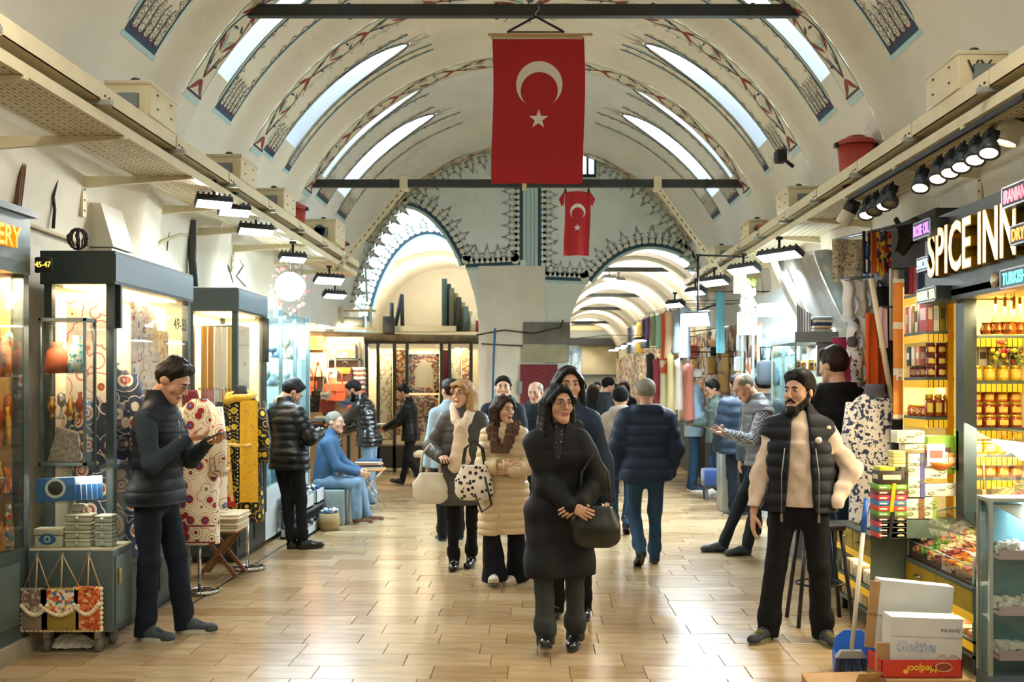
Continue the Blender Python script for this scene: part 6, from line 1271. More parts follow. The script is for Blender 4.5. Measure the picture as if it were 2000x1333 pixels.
ivbox(1808, 1852, 884, 914, YK, 'cream carton at the left of the top tier'); ivbox(1853, 1896, 886, 914, YK, 'cream carton with orange top band', ('d89038', top3, 1)); ivbox(1752, 1806, 842, 866, YK, 'cream packet lying flat over the violet cartons'); ivbox(1768, 1806, 868, 885, YK, 'tan packet beneath the flat cream one', ('b08850', bot3, 1))
cb = ['c8402c', '3a78a0', 'c8404a', '5a3a28', '6aa038', 'd84a30', '3a78a0', 'c83a48', '6a3a28', '7ab03a']; cn = ['red', 'blue', 'crimson', 'brown', 'green', 'scarlet', 'sky blue', 'cherry', 'dark brown', 'lime green']
x0, x1 = XX(1713, 6.62), XX(1769, 6.62)
for k in range(10):
 z0 = .655 + k * .0355; T = thing('sweet_box', cn[k] + ' flat sweet box, number ' + ['one', 'two', 'three', 'four', 'five', 'six', 'seven', 'eight', 'nine', 'ten'][k] + ' from the bottom of the strapped stack', 'box', ((x0 + x1) / 2, 6.68, z0)); b = B(); b.rbox(x0, x1, 6.60, 6.76, z0 + .0008, z0 + .0347, .002); part('carton', b, colmat(cb[k], .4), T, 1)
 b = B(); cxx = x1 - .04; b.add([(cxx + .025 * cos(a), 6.5985, z0 + .012 + .016 * abs(sin(a))) for a in np.linspace(0, PI, 9)], [tuple(range(9))]); part('print', b, colmat('e8c898', .5), T, 1); b = B(); b.box(x0 + .01, x0 + .06, 6.598, 6.6, z0 + .012, z0 + .022); part('print', b, colmat('e8d8d0', .5), T, 1)
for (z0, z1, c, xx, n) in ((.66, .83, '1c1a18', .45, 'black'), (.83, 1.02, 'e8b818', .5, 'yellow')): b = B(); xm = x0 + (x1 - x0) * xx; b.hexa([(xm - .012 - .01, 6.594, z0), (xm + .012 - .01, 6.594, z0), (xm + .012 - .01, 6.6, z0), (xm - .012 - .01, 6.6, z0), (xm - .012 + .012, 6.594, z1), (xm + .012 + .012, 6.594, z1), (xm + .012 + .012, 6.6, z1), (xm - .012 + .012, 6.6, z1)]); single('strap', b, colmat(c, .5), n + ' strap around the stack of colour boxes', 'strap')
carton(x0 + .01, x1 - .01, 6.61, 6.75, 1.012, 1.10, colmat('3a2818', .5), 'brown carton with cream dripping icing print on the strapped stack', colmat('ecd8a8', .5)); carton(x0 + .02, x0 + .12, 6.62, 6.74, 1.10, 1.125, colmat('c8c838', .5), 'flat yellow-green packet on the brown carton');
for k in range(5): carton(x0 + .11, x0 + .19, 6.62, 6.72, 1.125 + k * .022, 1.1455 + k * .022, colmat(['e8d890', 'd8c070'][k % 2], .5), ORD[k] + ' thin golden packet from the bottom of the little pile beside the cartons', None, 'packet', 'box', 'golden packets')
carton(2.62, 2.80, 6.64, 6.76, 1.08, 1.33, colmat('8ab830', .5), 'lime green gift bag behind the orange bowl', colmat('6a4030', .5), 'gift_bag', 'bag'); carton(2.80, 2.86, 6.58, 6.66, 1.10, 1.37, colmat('a8d020', .5), 'narrow bright lime gift bag by the dark post', None, 'gift_bag', 'bag')
carton(2.60, 2.72, 6.60, 6.63, 1.135, 1.28, colmat('e8e0d8', .5), 'white gift bag with brown print before the lime one', colmat('8a5a48', .5), 'gift_bag', 'bag')
b = B(); b.lathe((2.70, 6.66, 1.105), [(0, 0), (.05, 0), (.09, .03), (.105, .055), (.1, .055), (.085, .033), (0, .012)], 20); single('orange_bowl', b, mat('orange_ceramic', 'd87a2c', .4), 'shallow orange bowl on the cream cartons', 'bowl')
for k in range(5):
 x, y = 2.36 + .05 * (k % 2), 6.86 + k * .11; T = thing('soap_pack', ['nearest', 'second', 'third', 'fourth', 'farthest'][k] + ' clear pack of beige bars leaning on the drawer counter', 'packet', (x, y, .655)); T.rotation_euler = (0, .55, .1); b = B(); b.rbox(-.012, .012, -.05, .05, 0, .22, .005); part('pack', b, pat('bars', 'brick', ['d8c8a8', 'c0a880', '8a7a60'], 30, .4), T)
for k in range(3): b = B(); b.rbox(2.46, 2.56, 6.9 + k * .1, 6.98 + k * .1, .652, .86 - .03 * k, .004); single('gift_pack', b, pat('gift%d' % k, 'rand', ['8a3a30', 'd8c8a8', '3a3a48', 'b89a50'], 25, .4), ['near', 'middle', 'far'][k] + ' patterned gift pack on the drawer counter behind the clear packs', 'packet')
# ================================================================ BROOM, DUSTPAN, CARTONS on the floor
T = thing('broom', 'broom with a pale handle and blue grip leaning by the counter', 'broom', (1.86, 5.85, 0)); p0, p1 = P(1662, 1285, 5.75), P(1692, 978, 5.95)
d = p1 - p0; b = B(); b.tube([p0, p0 + d * .8], .013, 10); part('handle', b, mat('bone_handle', 'cfc4b0', .5), T, 1); b = B(); b.tube([p0 + d * .79, p1], .017, 10); b.ball(p1, .017, 5); part('grip', b, mat('blue_grip', '1f58b0', .4), T, 1)
b = B(); b.hexa([(p0.x - .09, 5.72, .10), (p0.x + .09, 5.72, .10), (p0.x + .09, 5.77, .10), (p0.x - .09, 5.77, .10), (p0.x - .06, 5.725, .14), (p0.x + .06, 5.725, .14), (p0.x + .06, 5.765, .14), (p0.x - .06, 5.765, .14)]); part('brush_head', b, mat('grey_brush', '8a8a84', .5), T, 1)
b = B(); q = random.Random(3)
for i in range(90): x = q.uniform(-.085, .085); b.tube([(p0.x + x, 5.745 + q.uniform(-.02, .02), .1), (p0.x + x * 1.15, 5.745 + q.uniform(-.03, .03), .003)], .0025, 3)
part('bristles', b, mat('bristle', '4c4a46', .7), T, 1, kind='stuff')
T = thing('dustpan', 'blue plastic dustpan standing behind the broom', 'dustpan', (1.86, 5.85, 0)); xx = XX(1668, 5.85); pts = [(-.13, .0), (.13, .0), (.125, .12), (.10, .19), (.05, .225), (-.05, .225), (-.10, .19), (-.125, .12)]
b = B(); b.extr([(xx + x, 5.82 + z * .25, z) for x, z in pts], (0, .008, 0)); part('pan', b, mat('blue_pan', '1f5fc0', .35), T, 1)
for s in (-1, 1): b = B(); b.extr([(xx + s * .128, 5.82, 0), (xx + s * .122, 5.85, .12), (xx + s * .12, 5.78, .1), (xx + s * .126, 5.74, 0)], (.006 * s, 0, 0)); part('side_wall', b, mat('blue_pan', '1f5fc0', .35), T, 1)
kraft = mat('kraft', 'b08a5c', .8, var=.1, vs=10); whitec = mat('white_card', 'd2d2cc', .7, var=.05, vs=8); redc = mat('red_card', 'c03424', .6)
T = thing('brown_carton', 'brown cardboard carton under the red one at the bottom edge', 'carton', (2.12, 5.5, 0)); b = B(); b.box(1.90, 2.36, 5.38, 5.7, 0, .075); part('box', b, kraft, T, 1)
T = thing('brown_carton', 'open brown carton flaps left of the red carton at the bottom edge', 'carton', (1.6, 5.45, 0)); b = B(); b.hexa([(1.50, 5.36, 0), (1.86, 5.36, 0), (1.86, 5.6, 0), (1.50, 5.6, 0), (1.48, 5.34, .045), (1.86, 5.34, .06), (1.86, 5.6, .06), (1.50, 5.6, .05)]); part('box', b, kraft, T, 1); b = B(); b.extr([(1.72, 5.36, .06), (1.86, 5.42, .06), (1.9, 5.42, .11), (1.74, 5.34, .12)], (.0, .006, 0)); part('flap', b, kraft, T, 1)
T = thing('red_carton', 'red carton lettered upside down with yellow print', 'carton', (2.12, 5.5, .08)); rx0, rx1 = XX(1722, 5.42), XX(1879, 5.42); b = B(); b.box(rx0, rx1, 5.42, 5.424, .08, .175); b.box(rx0, rx1, 5.64, 5.644, .08, .165); b.box(rx0, rx0 + .004, 5.42, 5.644, .08, .175); b.box(rx1 - .004, rx1, 5.42, 5.644, .08, .175); b.box(rx0, rx1, 5.42, 5.644, .078, .082); part('box', b, redc, T, 1)
b = text_b('Medjool', .055, .0006, sx=.9, bold=.001); tr(b, trans((rx0 + rx1) / 2 + .0, 5.418, .127) @ Matrix.Rotation(PI, 4, 'Y')); part('lettering', b, colmat('e8c038', .5), T, 1)
b = B(); n = 18; b.add([(rx1 - .10 + .043 * cos(2 * PI * i / n), 5.4185, .135 + .022 * sin(2 * PI * i / n)) for i in range(n)], [tuple(range(n))]); part('oval_emblem', b, colmat('8a3a28', .5), T, 1); b = B(); b.tube([(rx1 - .10 + .045 * cos(2 * PI * i / n), 5.418, .135 + .024 * sin(2 * PI * i / n)) for i in range(n)], .002, 4, closed=True); part('emblem_ring', b, colmat('e0c890', .5), T, 1)
b = B(); n = 14; b.add([(rx0 + .13 + .013 * cos(2 * PI * i / n), 5.4185, .112 + .013 * sin(2 * PI * i / n)) for i in range(n)], [tuple(range(n))]); part('seal', b, colmat('e8c038', .5), T, 1)
def tiltbox(x0, x1, z0, z1, y, d, tilt, yaw, m, name, label, base):
 T = thing(name, label, 'carton', (base[0], base[1], base[2])); T.rotation_euler = (0, tilt, yaw); return T
gx0, gx1 = XX(1738, 5.46), XX(1877, 5.46)
T = thing('white_carton', 'white carton lettered Goltiva standing in the red one', 'carton', ((gx0 + gx1) / 2, 5.5, .083)); T.rotation_euler = (0, .035, 0); w = gx1 - gx0
b = B(); b.box(-w / 2, w / 2, -.04, .1, 0, .31); part('box', b, whitec, T); b = B(); b.box(-w / 2 - .002, w / 2 + .002, -.042, -.04, .205, .208); part('fold_line', b, mat('fold', 'a8a8a0', .8), T); b = B(); b.box(-w / 2 - .07, -w / 2, -.02, .0, 0, .16); part('side_flap', b, kraft, T)
b = text_b('Goltiva', .075, .0006, sx=1.0, shear=.25, bold=.0012); tr(b, trans(-.06, -.042, .15)); part('lettering', b, mat('goltiva_blue', '3a6aa8', .5), T); b = text_b('Goltiva', .075, .0008, sx=1.0, shear=.25, bold=-.001); tr(b, trans(-.06, -.0432, .15)); part('lettering', b, mat('goltiva_white', 'dfe6ee', .5), T)
b = text_b('Spice Inn', .03, .0005, shear=.2); tr(b, trans(.13, -.0415, .245) @ Matrix.Rotation(PI, 4, 'Y')); part('handwriting', b, mat('pen', '6a6a6a', .6), T)
b = B()
for q_ in (-1, 1): b.tube([(.12 + .03 * q_ + .025 * cos(t), -.0415, .085 + .03 * sin(t)) for t in np.linspace(0, 5, 14)], .003, 4)
part('printed_motif', b, colmat('c8b070', .6), T)
T = thing('white_carton', 'larger blank white carton leaning behind the lettered one', 'carton', (XX(1782, 5.68), 5.68, .24)); T.rotation_euler = (0, .1, .0); w = .42
b = B(); b.box(-w / 2, w / 2, 0, .1, -.09, .30); part('box', b, whitec, T); b = B(); b.box(-w / 2 - .055, -w / 2, .0, .012, -.09, .29); part('side_flap', b, kraft, T); b = B(); b.box(-w / 2 - .002, w / 2 + .002, -.003, 0, .10, .103); part('fold_line', b, mat('fold', 'a8a8a0', .8), T)
b = text_b('g', .09, .0006, shear=.3); tr(b, trans(-.13, -.002, .02)); part('lettering', b, mat('pen', '6a6a6a', .6), T)
b = text_b('MADE IN', .012, .0004); tr(b, trans(-w / 2 - .028, -.002, .1)); part('small_print', b, mat('pen', '6a6a6a', .6), T)
T = thing('bar_stool', 'dark bar stool behind the bearded man', 'stool', (2.0, 7.0, 0)); b = B(); b.rbox(1.85, 2.15, 6.86, 7.14, .66, .71, .02); part('seat', b, black, T, 1)
for (x, y) in ((-1, -1), (1, -1), (1, 1), (-1, 1)): b = B(); b.tube([(2.0 + x * .12, 7.0 + y * .1, .66), (2.0 + x * .19, 7.0 + y * .16, 0)], .015, 8); part('leg', b, black, T, 1)
b = B(); b.tube([(2.0 + .165 * cos(t), 7.0 + .14 * sin(t), .28) for t in np.linspace(0, 2 * PI, 20)[:-1]], .009, 6, closed=True); part('foot_ring', b, black, T, 1)
# ================================================================ TEXTILE STALL (y 7.5 - 9.5) on the right wall
def hz(name, label, px, py0, py1, Y, w, m, cat='textile', u=(1, 0, 0), **k): p = P(px, py0, Y); return hang(name, label, cat, p, u, w, (py1 - py0) * Y / F, m, **k)
hz('beach_towel', 'long orange and white towel beside the spice shop', 1744, 545, 818, 7.5, .11, pat('towel_stripe', 'stripes', ['f0e8da', 'e8923c', 'ec9a48', 'ea9644', 'f0e8da'], .9, .9, [0, .08, .3, .6, .93], rot=(0, PI / 2, 0)), folds=.8, amp=.012)
b = text_b('H', .1, .002, sx=.8, bold=.004); tr(b, trans(XX(1757, 7.48), 7.475, ZZ(735, 7.48))); single('towel_print', b, colmat('f0e8da'), 'white letter H woven near the foot of the orange towel', 'print')
hz('hanging_cloth', 'burnt orange cloth hanging among the towels', 1690, 612, 770, 7.9, .12, colmat('d85a14'), folds=1.5, amp=.03); hz('hanging_cloth', 'second burnt orange cloth, longer and to the right', 1706, 650, 800, 7.95, .1, colmat('c8500f'), folds=1.5, amp=.03)
b = B(); b.tube([P(1702, 545, 7.85), P(1745, 800, 7.7)], .022, 8); single('pole', b, mat('ivory_pole', 'd8c8a8', .6), 'slanting ivory pole between the orange cloths', 'pole')
hz('hanging_cloth', 'pale pink cloth by the slanting pole', 1716, 600, 680, 7.8, .07, colmat('e8c8d0'), folds=1, amp=.02); hz('hanging_cloth', 'long white cloth behind the orange towel', 1736, 525, 665, 7.9, .08, colmat('e4e0d8'), folds=1.5, amp=.02)
dk = colmat('1e2022'); hz('hanging_cloth', 'black cloth in the gap behind the towels', 1712, 560, 880, 8.3, .26, dk, folds=2, amp=.02); hz('hanging_cloth', 'dark cloth under the towel beside the corner shelf', 1742, 820, 900, 7.6, .1, dk, folds=1, amp=.01)
for k, (y0, y1, m, n) in enumerate(((545, 625, colmat('ece8e0'), 'white'), (618, 692, pat('rag', 'rand', ['d8a898', 'e8e0d4', '5a4a4a', 'c8ccd0'], 12), 'pink and white'), (680, 755, pat('dotrag', 'cells', ['4a3a34', 'd8ccc0'], 26, .8, [0, .3]), 'dotted'))):
 a = P(1640 + 8 * k, y0, 8.7 - .1 * k); w = .34; h = (y1 - y0) * 8.7 / F
 for i in range(3):
  b = B(); hh = h * (1 - .06 * i); b.grid(lambda u, v: (a.x + w * (u * .32 + i * .33) + .012 * sin(v * 9 + i), a.y + .13 * sin(PI * u) * -.6 - .1 * sin(PI * v), a.z - hh * v - .03 * sin(PI * u)), 10, 12); single('towel_roll', b, m if i != 1 else colmat(['f2eee6', 'e8e4dc', 'e8c8a0'][k]), ['left', 'middle', 'right'][i] + ' towel of the ' + n + ' bunch on the towel rack', 'towel')
b = B(); b.tube([P(1630, 548, 8.9), P(1705, 540, 8.3)], .012, 6); b.tube([P(1628, 470, 8.9), P(1790, 432, 7.2)], .012, 6); single('hanging_rail', b, iron, 'dark rail over the towels and small scarves', 'rail')
hz('fringed_cloth', 'speckled beige cloth at the left of the upper scarves', 1625, 468, 552, 8.8, .28, pat('speckle', 'noise', ['5a4a38', 'b8a888', 'd8ccb0', 'e8dcc4'], 40), folds=1.5, amp=.03)
for k, (px, m, n) in enumerate(((1684, colmat('22262c'), 'black'), (1690, pat('sc1', 'rand', ['3a6ab0', 'e8e4dc', '2c4470'], 24), 'blue and white'), (1700, colmat('d86a1c'), 'orange'), (1712, pat('sc2', 'rand', ['3a5aa0', 'e0902c', 'e8c83c', '2c3a70'], 22), 'blue and orange patterned'), (1726, pat('sc3', 'rand', ['b83a20', '2a2220', 'd8a040'], 26), 'dark red patterned'))): hz('small_scarf', n + ' scarf clipped to the upper rail', px, 452, 535 + 6 * (k % 2), 8.0, .058, m, 'scarf', folds=1.2, amp=.02)
b = B(); q = random.Random(5); b.grid(lambda u, v: (XX(1745, 7.6) + .2 * u, 7.6 + .06 * sin(3 * u) - .1 * sin(PI * v), ZZ(430, 7.6) - .28 * v * (1 - .3 * u) + .03 * sin(9 * u)), 12, 10); single('dark_bundle', b, colmat('241e18'), 'dark brown bundle hanging next to the ROSE OIL sign', 'bundle')
hz('hanging_cloth', 'magenta pink cloth behind the man in the black hood', 1626, 660, 790, 9.0, .2, colmat('c83a64'), folds=1, amp=.015)
b = B(); b.box(3.0, 3.24, 7.46, 9.4, 0, 3.0); single('stall_partition', b, mat('dark_partition', '3a3634', .8), 'dark partition behind the towels on the right', 'partition')
for k in range(4): hz('small_bottle_pack', ['black', 'red', 'rose', 'blue'][k] + ' packet above the corner shelf next to the ROSE OIL sign', 1768 + k * 9, 522, 575, 7.3, .028, colmat(['22242a', 'c83a48', 'e89aa8', '3a6ab0'][k]), 'packet', folds=.5, amp=.004, thick=.02)
T = thing('dress_form', 'dress form in a navy toile print dress on the right', 'dress form', (XX(1703, 7.75), 7.75, 0)); x = XX(1703, 7.75); coat(T, (x, 7.75), .34, .26, .55, 1.60, toile); b = B(); b.lathe((x + .02, 7.75, 1.58), [(.1, 0), (.075, .05), (.07, .1), (0, .1)], 14); part('neck', b, mat('form_grey', '4a4650', .7), T, 1); b = B(); b.tube([(x, 7.75, 0), (x, 7.75, .6)], .02, 8); b.cyl((x, 7.75, 0), .14, .02); part('stand', b, iron, T, 1)
# ================================================================ JEWELLERY SHOWCASE (y 9.57 - 10.5)
T = thing('jewellery_case', 'glass jewellery showcase with a grey top left of the black hooded man', 'display case', (2.7, 10, 0)); gx = mat('grey_case', '8a989a', .4)
b = B(); b.box(2.5, 2.92, 9.57, 10.55, 2.08, 2.18); part('top', b, gx, T, 1); b = B(); b.box(2.5, 2.92, 9.57, 10.55, 0, .9); part('base', b, gx, T, 1); b = B(); b.box(2.88, 2.92, 9.6, 10.55, .9, 2.08); b.box(2.72, 2.92, 9.6, 9.64, 1.75, 2.08); part('back_panel', b, mat('pale_grey_panel', 'aab4b0', .5), T, 1)
for (x, y) in ((2.5, 9.57), (2.5, 10.53), (2.9, 9.57)): b = B(); b.box(x, x + .015, y, y + .015, .9, 2.08); part('post', b, mat('glass_edge', '9ab0a0', .2), T, 1)
b = B(); b.box(2.515, 2.9, 9.575, 9.58, .9, 2.08); part('pane', b, glassg, T, 1); b = B(); b.box(2.505, 2.51, 9.6, 10.5, .9, 2.08); part('pane', b, glassg, T, 1)
for z in (1.2, 1.5, 1.8): b = B(); b.box(2.52, 2.88, 9.6, 10.5, z, z + .008); part('glass_shelf', b, glassg, T, 1)
lamp('AREA', (2.7, 9.95, 2.05), 12, NEUT, .3, (0, 0, 0), 'case_light', sy=.7)
q = random.Random(31)
for z in (1.208, 1.508, 1.808):
 for k in range(5):
  T = thing('bracelet_stand', ORD[k] + ' bangle card from the left on the ' + {1.208: 'lower', 1.508: 'middle', 1.808: 'upper'}[z] + ' shelf of the jewellery showcase', 'jewellery', (2.55 + k * .065, 9.66 + .04 * (k % 2), z), 0, 'bangle rolls in the showcase'); b = B(); b.box(-.025, .025, -.01, .03, 0, .1); part('card', b, colmat(['e8d8a0', 'f0ead8', 'd8b84a'][k % 3], .6), T); b = B(); b.tube([(.02 * cos(t), -.016, .06 + .02 * sin(t)) for t in np.linspace(0, 2 * PI, 14)[:-1]], .006, 5, closed=True); part('bangle', b, [colmat('2a2a30', .4), gold, silver][(k + int(z * 10)) % 3], T)
pile('folded_towel', 'folded striped towel in the pile on top of the jewellery showcase', 'towel', 'towels on the showcase', (2.78, 9.72, 2.18), .26, .2, .15, 5, [colmat(c) for c in ('f0ece4', 'e8c8a0', '3a5080', 'f4f0e8', 'c8d8d8')], 3, 1.57)
b = B(); b.grid(lambda u, v: (2.55 + .15 * u, 9.7 + .05 * sin(6 * u), 2.18 + .3 * (1 - v) * (1 - .5 * u) + .02 * sin(12 * v)), 10, 12); single('striped_throw', b, pat('zebra', 'stripes', ['2a2a34', 'd8d4d0', 'e8e4e0'], 18, .8, [0, .3, .6]), 'black and white striped throw on the showcase', 'throw')
for k, (px, w, c, n) in enumerate(((1500, .14, 'dcd8d0', 'narrow pale'), (1530, .3, 'f4f2ee', 'bright white'), (1590, .4, 'a8b0a8', 'large silvery'))):
 p = P(px, 490, 10.2); L = (640 - 490) * 10.2 / F; b = B(); b.grid(lambda u, v: (p.x + w * u + .35 * v * v, p.y - .1 * sin(2 * PI * u) * (1 - v * .4) - .1 * sin(PI * v), p.z - L * v + .06 * sin(PI * v)), 12, 12); single('draped_sheet', b, mat('satin_' + c, c, .25, .15), n + ' satin sheet draped above the jewellery showcase', 'sheet')
# ================================================================ BRIGHT STALL (y 10.7 - 13.5)
T = thing('bright_stall', 'dazzling white-lit glass stall in the middle of the right side', 'stall', (2.85, 12, 0)); cw = mat('cool_white', 'd6e4e8', .5)
b = B(); b.box(3.1, 3.24, 10.6, 13.9, 0, 2.9); part('back_panel', b, cw, T, 1); b = B(); b.box(2.86, 3.1, 10.7, 13.8, 0, .95); part('counter', b, cw, T, 1)
for y in (10.75, 11.5, 12.3, 13.1, 13.8): b = B(); b.box(2.86, 2.885, y, y + .025, .95, 2.35); part('post', b, mat('cool_steel', '9ab4bc', .25, .7), T, 1)
for y in (10.78, 11.53, 12.33): b = B(); b.box(2.87, 2.875, y, y + .7, .95, 2.3); part('pane', b, glassmat('cyan_glass', 'd8eef2', .25), T, 1)
for z in (1.3, 1.65, 2.0): b = B(); b.box(2.89, 3.1, 10.7, 13.8, z, z + .01); part('glass_shelf', b, glassg, T, 1)
b = B(); b.box(2.45, 3.1, 10.75, 11.0, 2.42, 2.55); part('light_box', b, mat('light_box', 'ffffff', .5, em='eef8ff', es=9), T, 1)
b = B(); b.box(2.48, 2.70, 12.1, 12.2, 2.28, 2.55); part('light_panel', b, mat('light_box', 'ffffff', .5, em='eef8ff', es=5), T, 1)
lamp('AREA', (2.8, 11.9, 2.4), 130, (.86, .96, 1), .4, (0, -.2, 0), 'stall_light', sy=2); q = random.Random(41)
for z in (.955, 1.31, 1.66, 2.01):
 for k in range(9): vase((2.98 + q.uniform(-.04, .04), 10.85 + .33 * k, z), q.uniform(.12, .27), q.uniform(.04, .07), [bcol[1], bcol[2], silver, bcol[4], bcol[5], colmat('d88a5a', .5)][q.randrange(6)], ORD[k] + ' ware from the camera on the ' + {.955: 'lowest', 1.31: 'second', 1.66: 'third', 2.01: 'top'}[z] + ' shelf of the bright stall', 'glazed_ware', 'wares in the bright stall', k=q.randrange(3))
b = B(); b.box(XX(1436, 11.2), XX(1458, 11.2), 11.2, 11.3, ZZ(572, 11.2), ZZ(537, 11.2)); single('hanging_box', b, mat('peach_box', 'ecd8b8', .5, em='ffe8c0', es=.4), 'glowing peach box sign above the bright stall', 'sign'); b = B(); q = random.Random(6)
for i in range(110): t = q.random(); p = P(1448 + 26 * q.random(), 545 + 75 * t, 11.5); b.ball(p, q.uniform(.015, .035), 3, 0 if t < .15 else 1)
single('leaf_garland', b, [colmat('8a9a4a'), colmat('d8d8c8')], 'pale leafy garland hanging above the bright stall', 'garland', kind='stuff')
hz('hanging_cloth', 'narrow orange cloth inside the bright stall', 1478, 630, 720, 11.6, .06, colmat('e0805a'), folds=1, amp=.01)
for px, py, Y, n in ((1396, 570, 13.4, 'teal'), (1716, 600, 7.8, 'pale pink'), (1736, 525, 7.9, 'long white'), (1626, 660, 9.0, 'magenta')): b = B(); b.tube([P(px, py, Y), (3.25, Y, ZZ(py, Y))], .008, 5); single('hanging_rod', b, iron, 'thin dark rod holding the ' + n + ' cloth', 'rod')
hz('hanging_cloth', 'teal cloth hanging above the man in the dark puffer', 1398, 570, 690, 13.4, .12, colmat('4a7a80'), folds=1, amp=.02)
T = thing('backpack', 'grey-blue backpack hanging at the right of the bright stall', 'bag', P(1496, 752, 10.62)); b = B(); b.rbox(-.1, .1, -.05, .05, 0, .26, .05); part('body', b, colmat('6a7a8a'), T); b = B(); b.tube([(-.05, 0, .25), (-.06, 0, .4), (.06, 0, .4), (.05, 0, .25)], .012, 6); part('strap', b, colmat('4a5a6a'), T)
gar = [(1338, 600, 700, 15.2, 'a8b8c8', 'pale blue'), (1325, 605, 690, 15.6, '8a9aa8', 'grey'), (1308, 607, 700, 16.2, 'e8c8a0', 'cream'), (1300, 610, 730, 16.6, 'd85a30', 'orange'), (1290, 615, 680, 17.2, 'a8d8c8', 'mint'), (1278, 618, 675, 18.0, '9ab08a', 'sage'), (1268, 620, 665, 18.8, '7a4a80', 'purple'), (1260, 622, 680, 19.6, '2a2a2c', 'black'), (1250, 630, 690, 20.5, 'c8a040', 'mustard'), (1328, 700, 800, 15.4, 'c8b8a8', 'stone'), (1312, 690, 810, 16.0, 'd8c890', 'long straw-yellow'), (1298, 700, 820, 16.6, 'e0d8b0', 'long pale yellow'), (1284, 700, 790, 17.4, 'b84a60', 'rose'), (1270, 690, 780, 18.4, '3a342c', 'dark patterned'), (1345, 710, 820, 14.9, '9a5a48', 'rust'), (1232, 640, 690, 22.5, '5a6068', 'slate'), (1240, 636, 690, 21.5, '8a8478', 'taupe')]
for px, a, c, Y, h, n in gar:
 p = P(px, a, Y); L = (c - a) * Y / F; T = thing('hanging_garment', n + ' garment on a hanger in the row along the right wall', 'garment', p - Vector((0, 0, L))); b = B(); w = .2; n_ = 14; vs = []
 for (t, s_) in ((0, 1.0), (.5, .8), (.82, .8), (.95, .95), (1, .3)):
  for k in range(n_): an = 2 * PI * k / n_; vs.append((.09 * cos(an) * s_ * (1 + .15 * sin(an * 4)), w * s_ * sin(an) * (1 + .06 * sin(an * 5)), L * t))
 b.add(vs, [(i * n_ + k, i * n_ + (k + 1) % n_, (i + 1) * n_ + (k + 1) % n_, (i + 1) * n_ + k) for i in range(4) for k in range(n_)], 0, True); part('body', b, colmat(h), T); b = B(); b.tube([(0, -.16, L - .03), (0, 0, L + .03), (0, .16, L - .03)], .008, 5); b.tube([(0, 0, L + .03), (0, 0, L + .1), (3.27 - p.x, 0, L + .1)], .005, 5); part('hanger', b, iron, T)
b = B(); b.tube([(2.66, 14.5, 2.85), (2.5, 24, 2.85)], .015, 6); single('garment_rail', b, iron, 'long dark rail carrying garments along the right wall', 'rail')
T = thing('far_shopfronts', 'crowded lit shopfronts along the far corridor right side', 'shopfront', (2.95, 20, 0)); b = B(); b.box(2.92, 3.2, 17.8, 38, 0, .9); b.box(2.92, 3.2, 14.2, 17.1, 0, .9); part('counter', b, mat('dark_counter', '4a4640', .6), T, 1); b = B(); b.box(3.1, 3.24, 17.8, 38, .9, 2.62); b.box(3.1, 3.24, 14.2, 17.1, .9, 2.6); part('back_panel', b, pat('far_goods', 'rand', ['c89a60', 'e8d8b0', '8a5a3a', '3a3a3c', 'd8e4e8', 'a84a38', 'f0e8d8'], 9, .7), T, 1)
q = random.Random(51); fcol = ['d8a860', 'e8d8b8', 'a86a3a', 'c8d8e0', '8ab0c8', '5a4a3c', 'b84a3a', 'e8c878', '2c2c30']
for k in range(50): Y = 14.4 + (k // 5) * 1.15 + q.uniform(0, .3) + (.7 if 17 < 14.4 + (k // 5) * 1.15 < 17.9 else 0); z = (.9, 1.22, 1.54, 1.86, 2.15)[k % 5]; w = q.uniform(.1, .2); b = B(); b.rbox(2.93 + q.uniform(0, .05), 3.08, Y, Y + w, z, z + q.uniform(.15, .3), .03); single('stall_good', b, colmat(fcol[q.randrange(9)] if Y > 20 or q.random() < .8 else 'dce8ee', .5), ORD[k // 5] + ' packed good from the camera, ' + ['lowest', 'second', 'third', 'fourth', 'top'][k % 5] + ' tier of the far right stalls', 'goods', 'goods on the far right stalls')
for k in range(5): b = B(); p = P(1262 - k * 14, 700 + 2 * k, 19 + 2.2 * k); b.box(p.x - .2, p.x + .1, p.y, p.y + .6, p.z + .35, p.z + .4); T = single('awning_lamp', b, [iron, lampface][0], ['nearest', 'second', 'third', 'fourth', 'farthest'][k] + ' flat dark lamp hood over the far stalls', 'lamp'); b = B(); b.tube([(0, 0, .05), (3.26 - p.x + .05, 0, .08)], .01, 5); part('stem', b, iron, T); b = B(); b.box(-.15, .08, -.28, .28, -.012, -.001); part('lamp_face', b, lampface, T)
T = thing('blue_stool', 'small stool with a dark blue velvet seat in the aisle', 'stool', (XX(1399, 14.4), 14.4, 0)); b = B(); b.rbox(-.2, .2, -.17, .17, .2, .45, .03); part('seat', b, mat('blue_velvet', '1e3f78', .8, sheen=.4), T)
for x in (-1, 1):
 for y in (-1, 1): b = B(); b.extr([(x * .16 - .02, y * .13, .2), (x * .16 + .02, y * .13, .2), (x * .15 + .015, y * .13, 0), (x * .15 - .015, y * .13, 0)], (0, .03, 0)); part('leg', b, mat('grey_leg', '5a5c5c', .5), T)
T = thing('metal_case', 'tall aluminium case standing beside the blue stool', 'case', (XX(1418, 13.2), 13.2, 0)); b = B(); b.rbox(-.1, .12, -.15, .15, 0, .82, .02); part('body', b, mat('alu_case', 'a8b0b0', .35, .7), T); b = B(); b.tube([(-.04, -.05, .82), (-.04, -.05, .88), (.05, -.05, .88), (.05, -.05, .82)], .008, 6); part('handle', b, black, T)
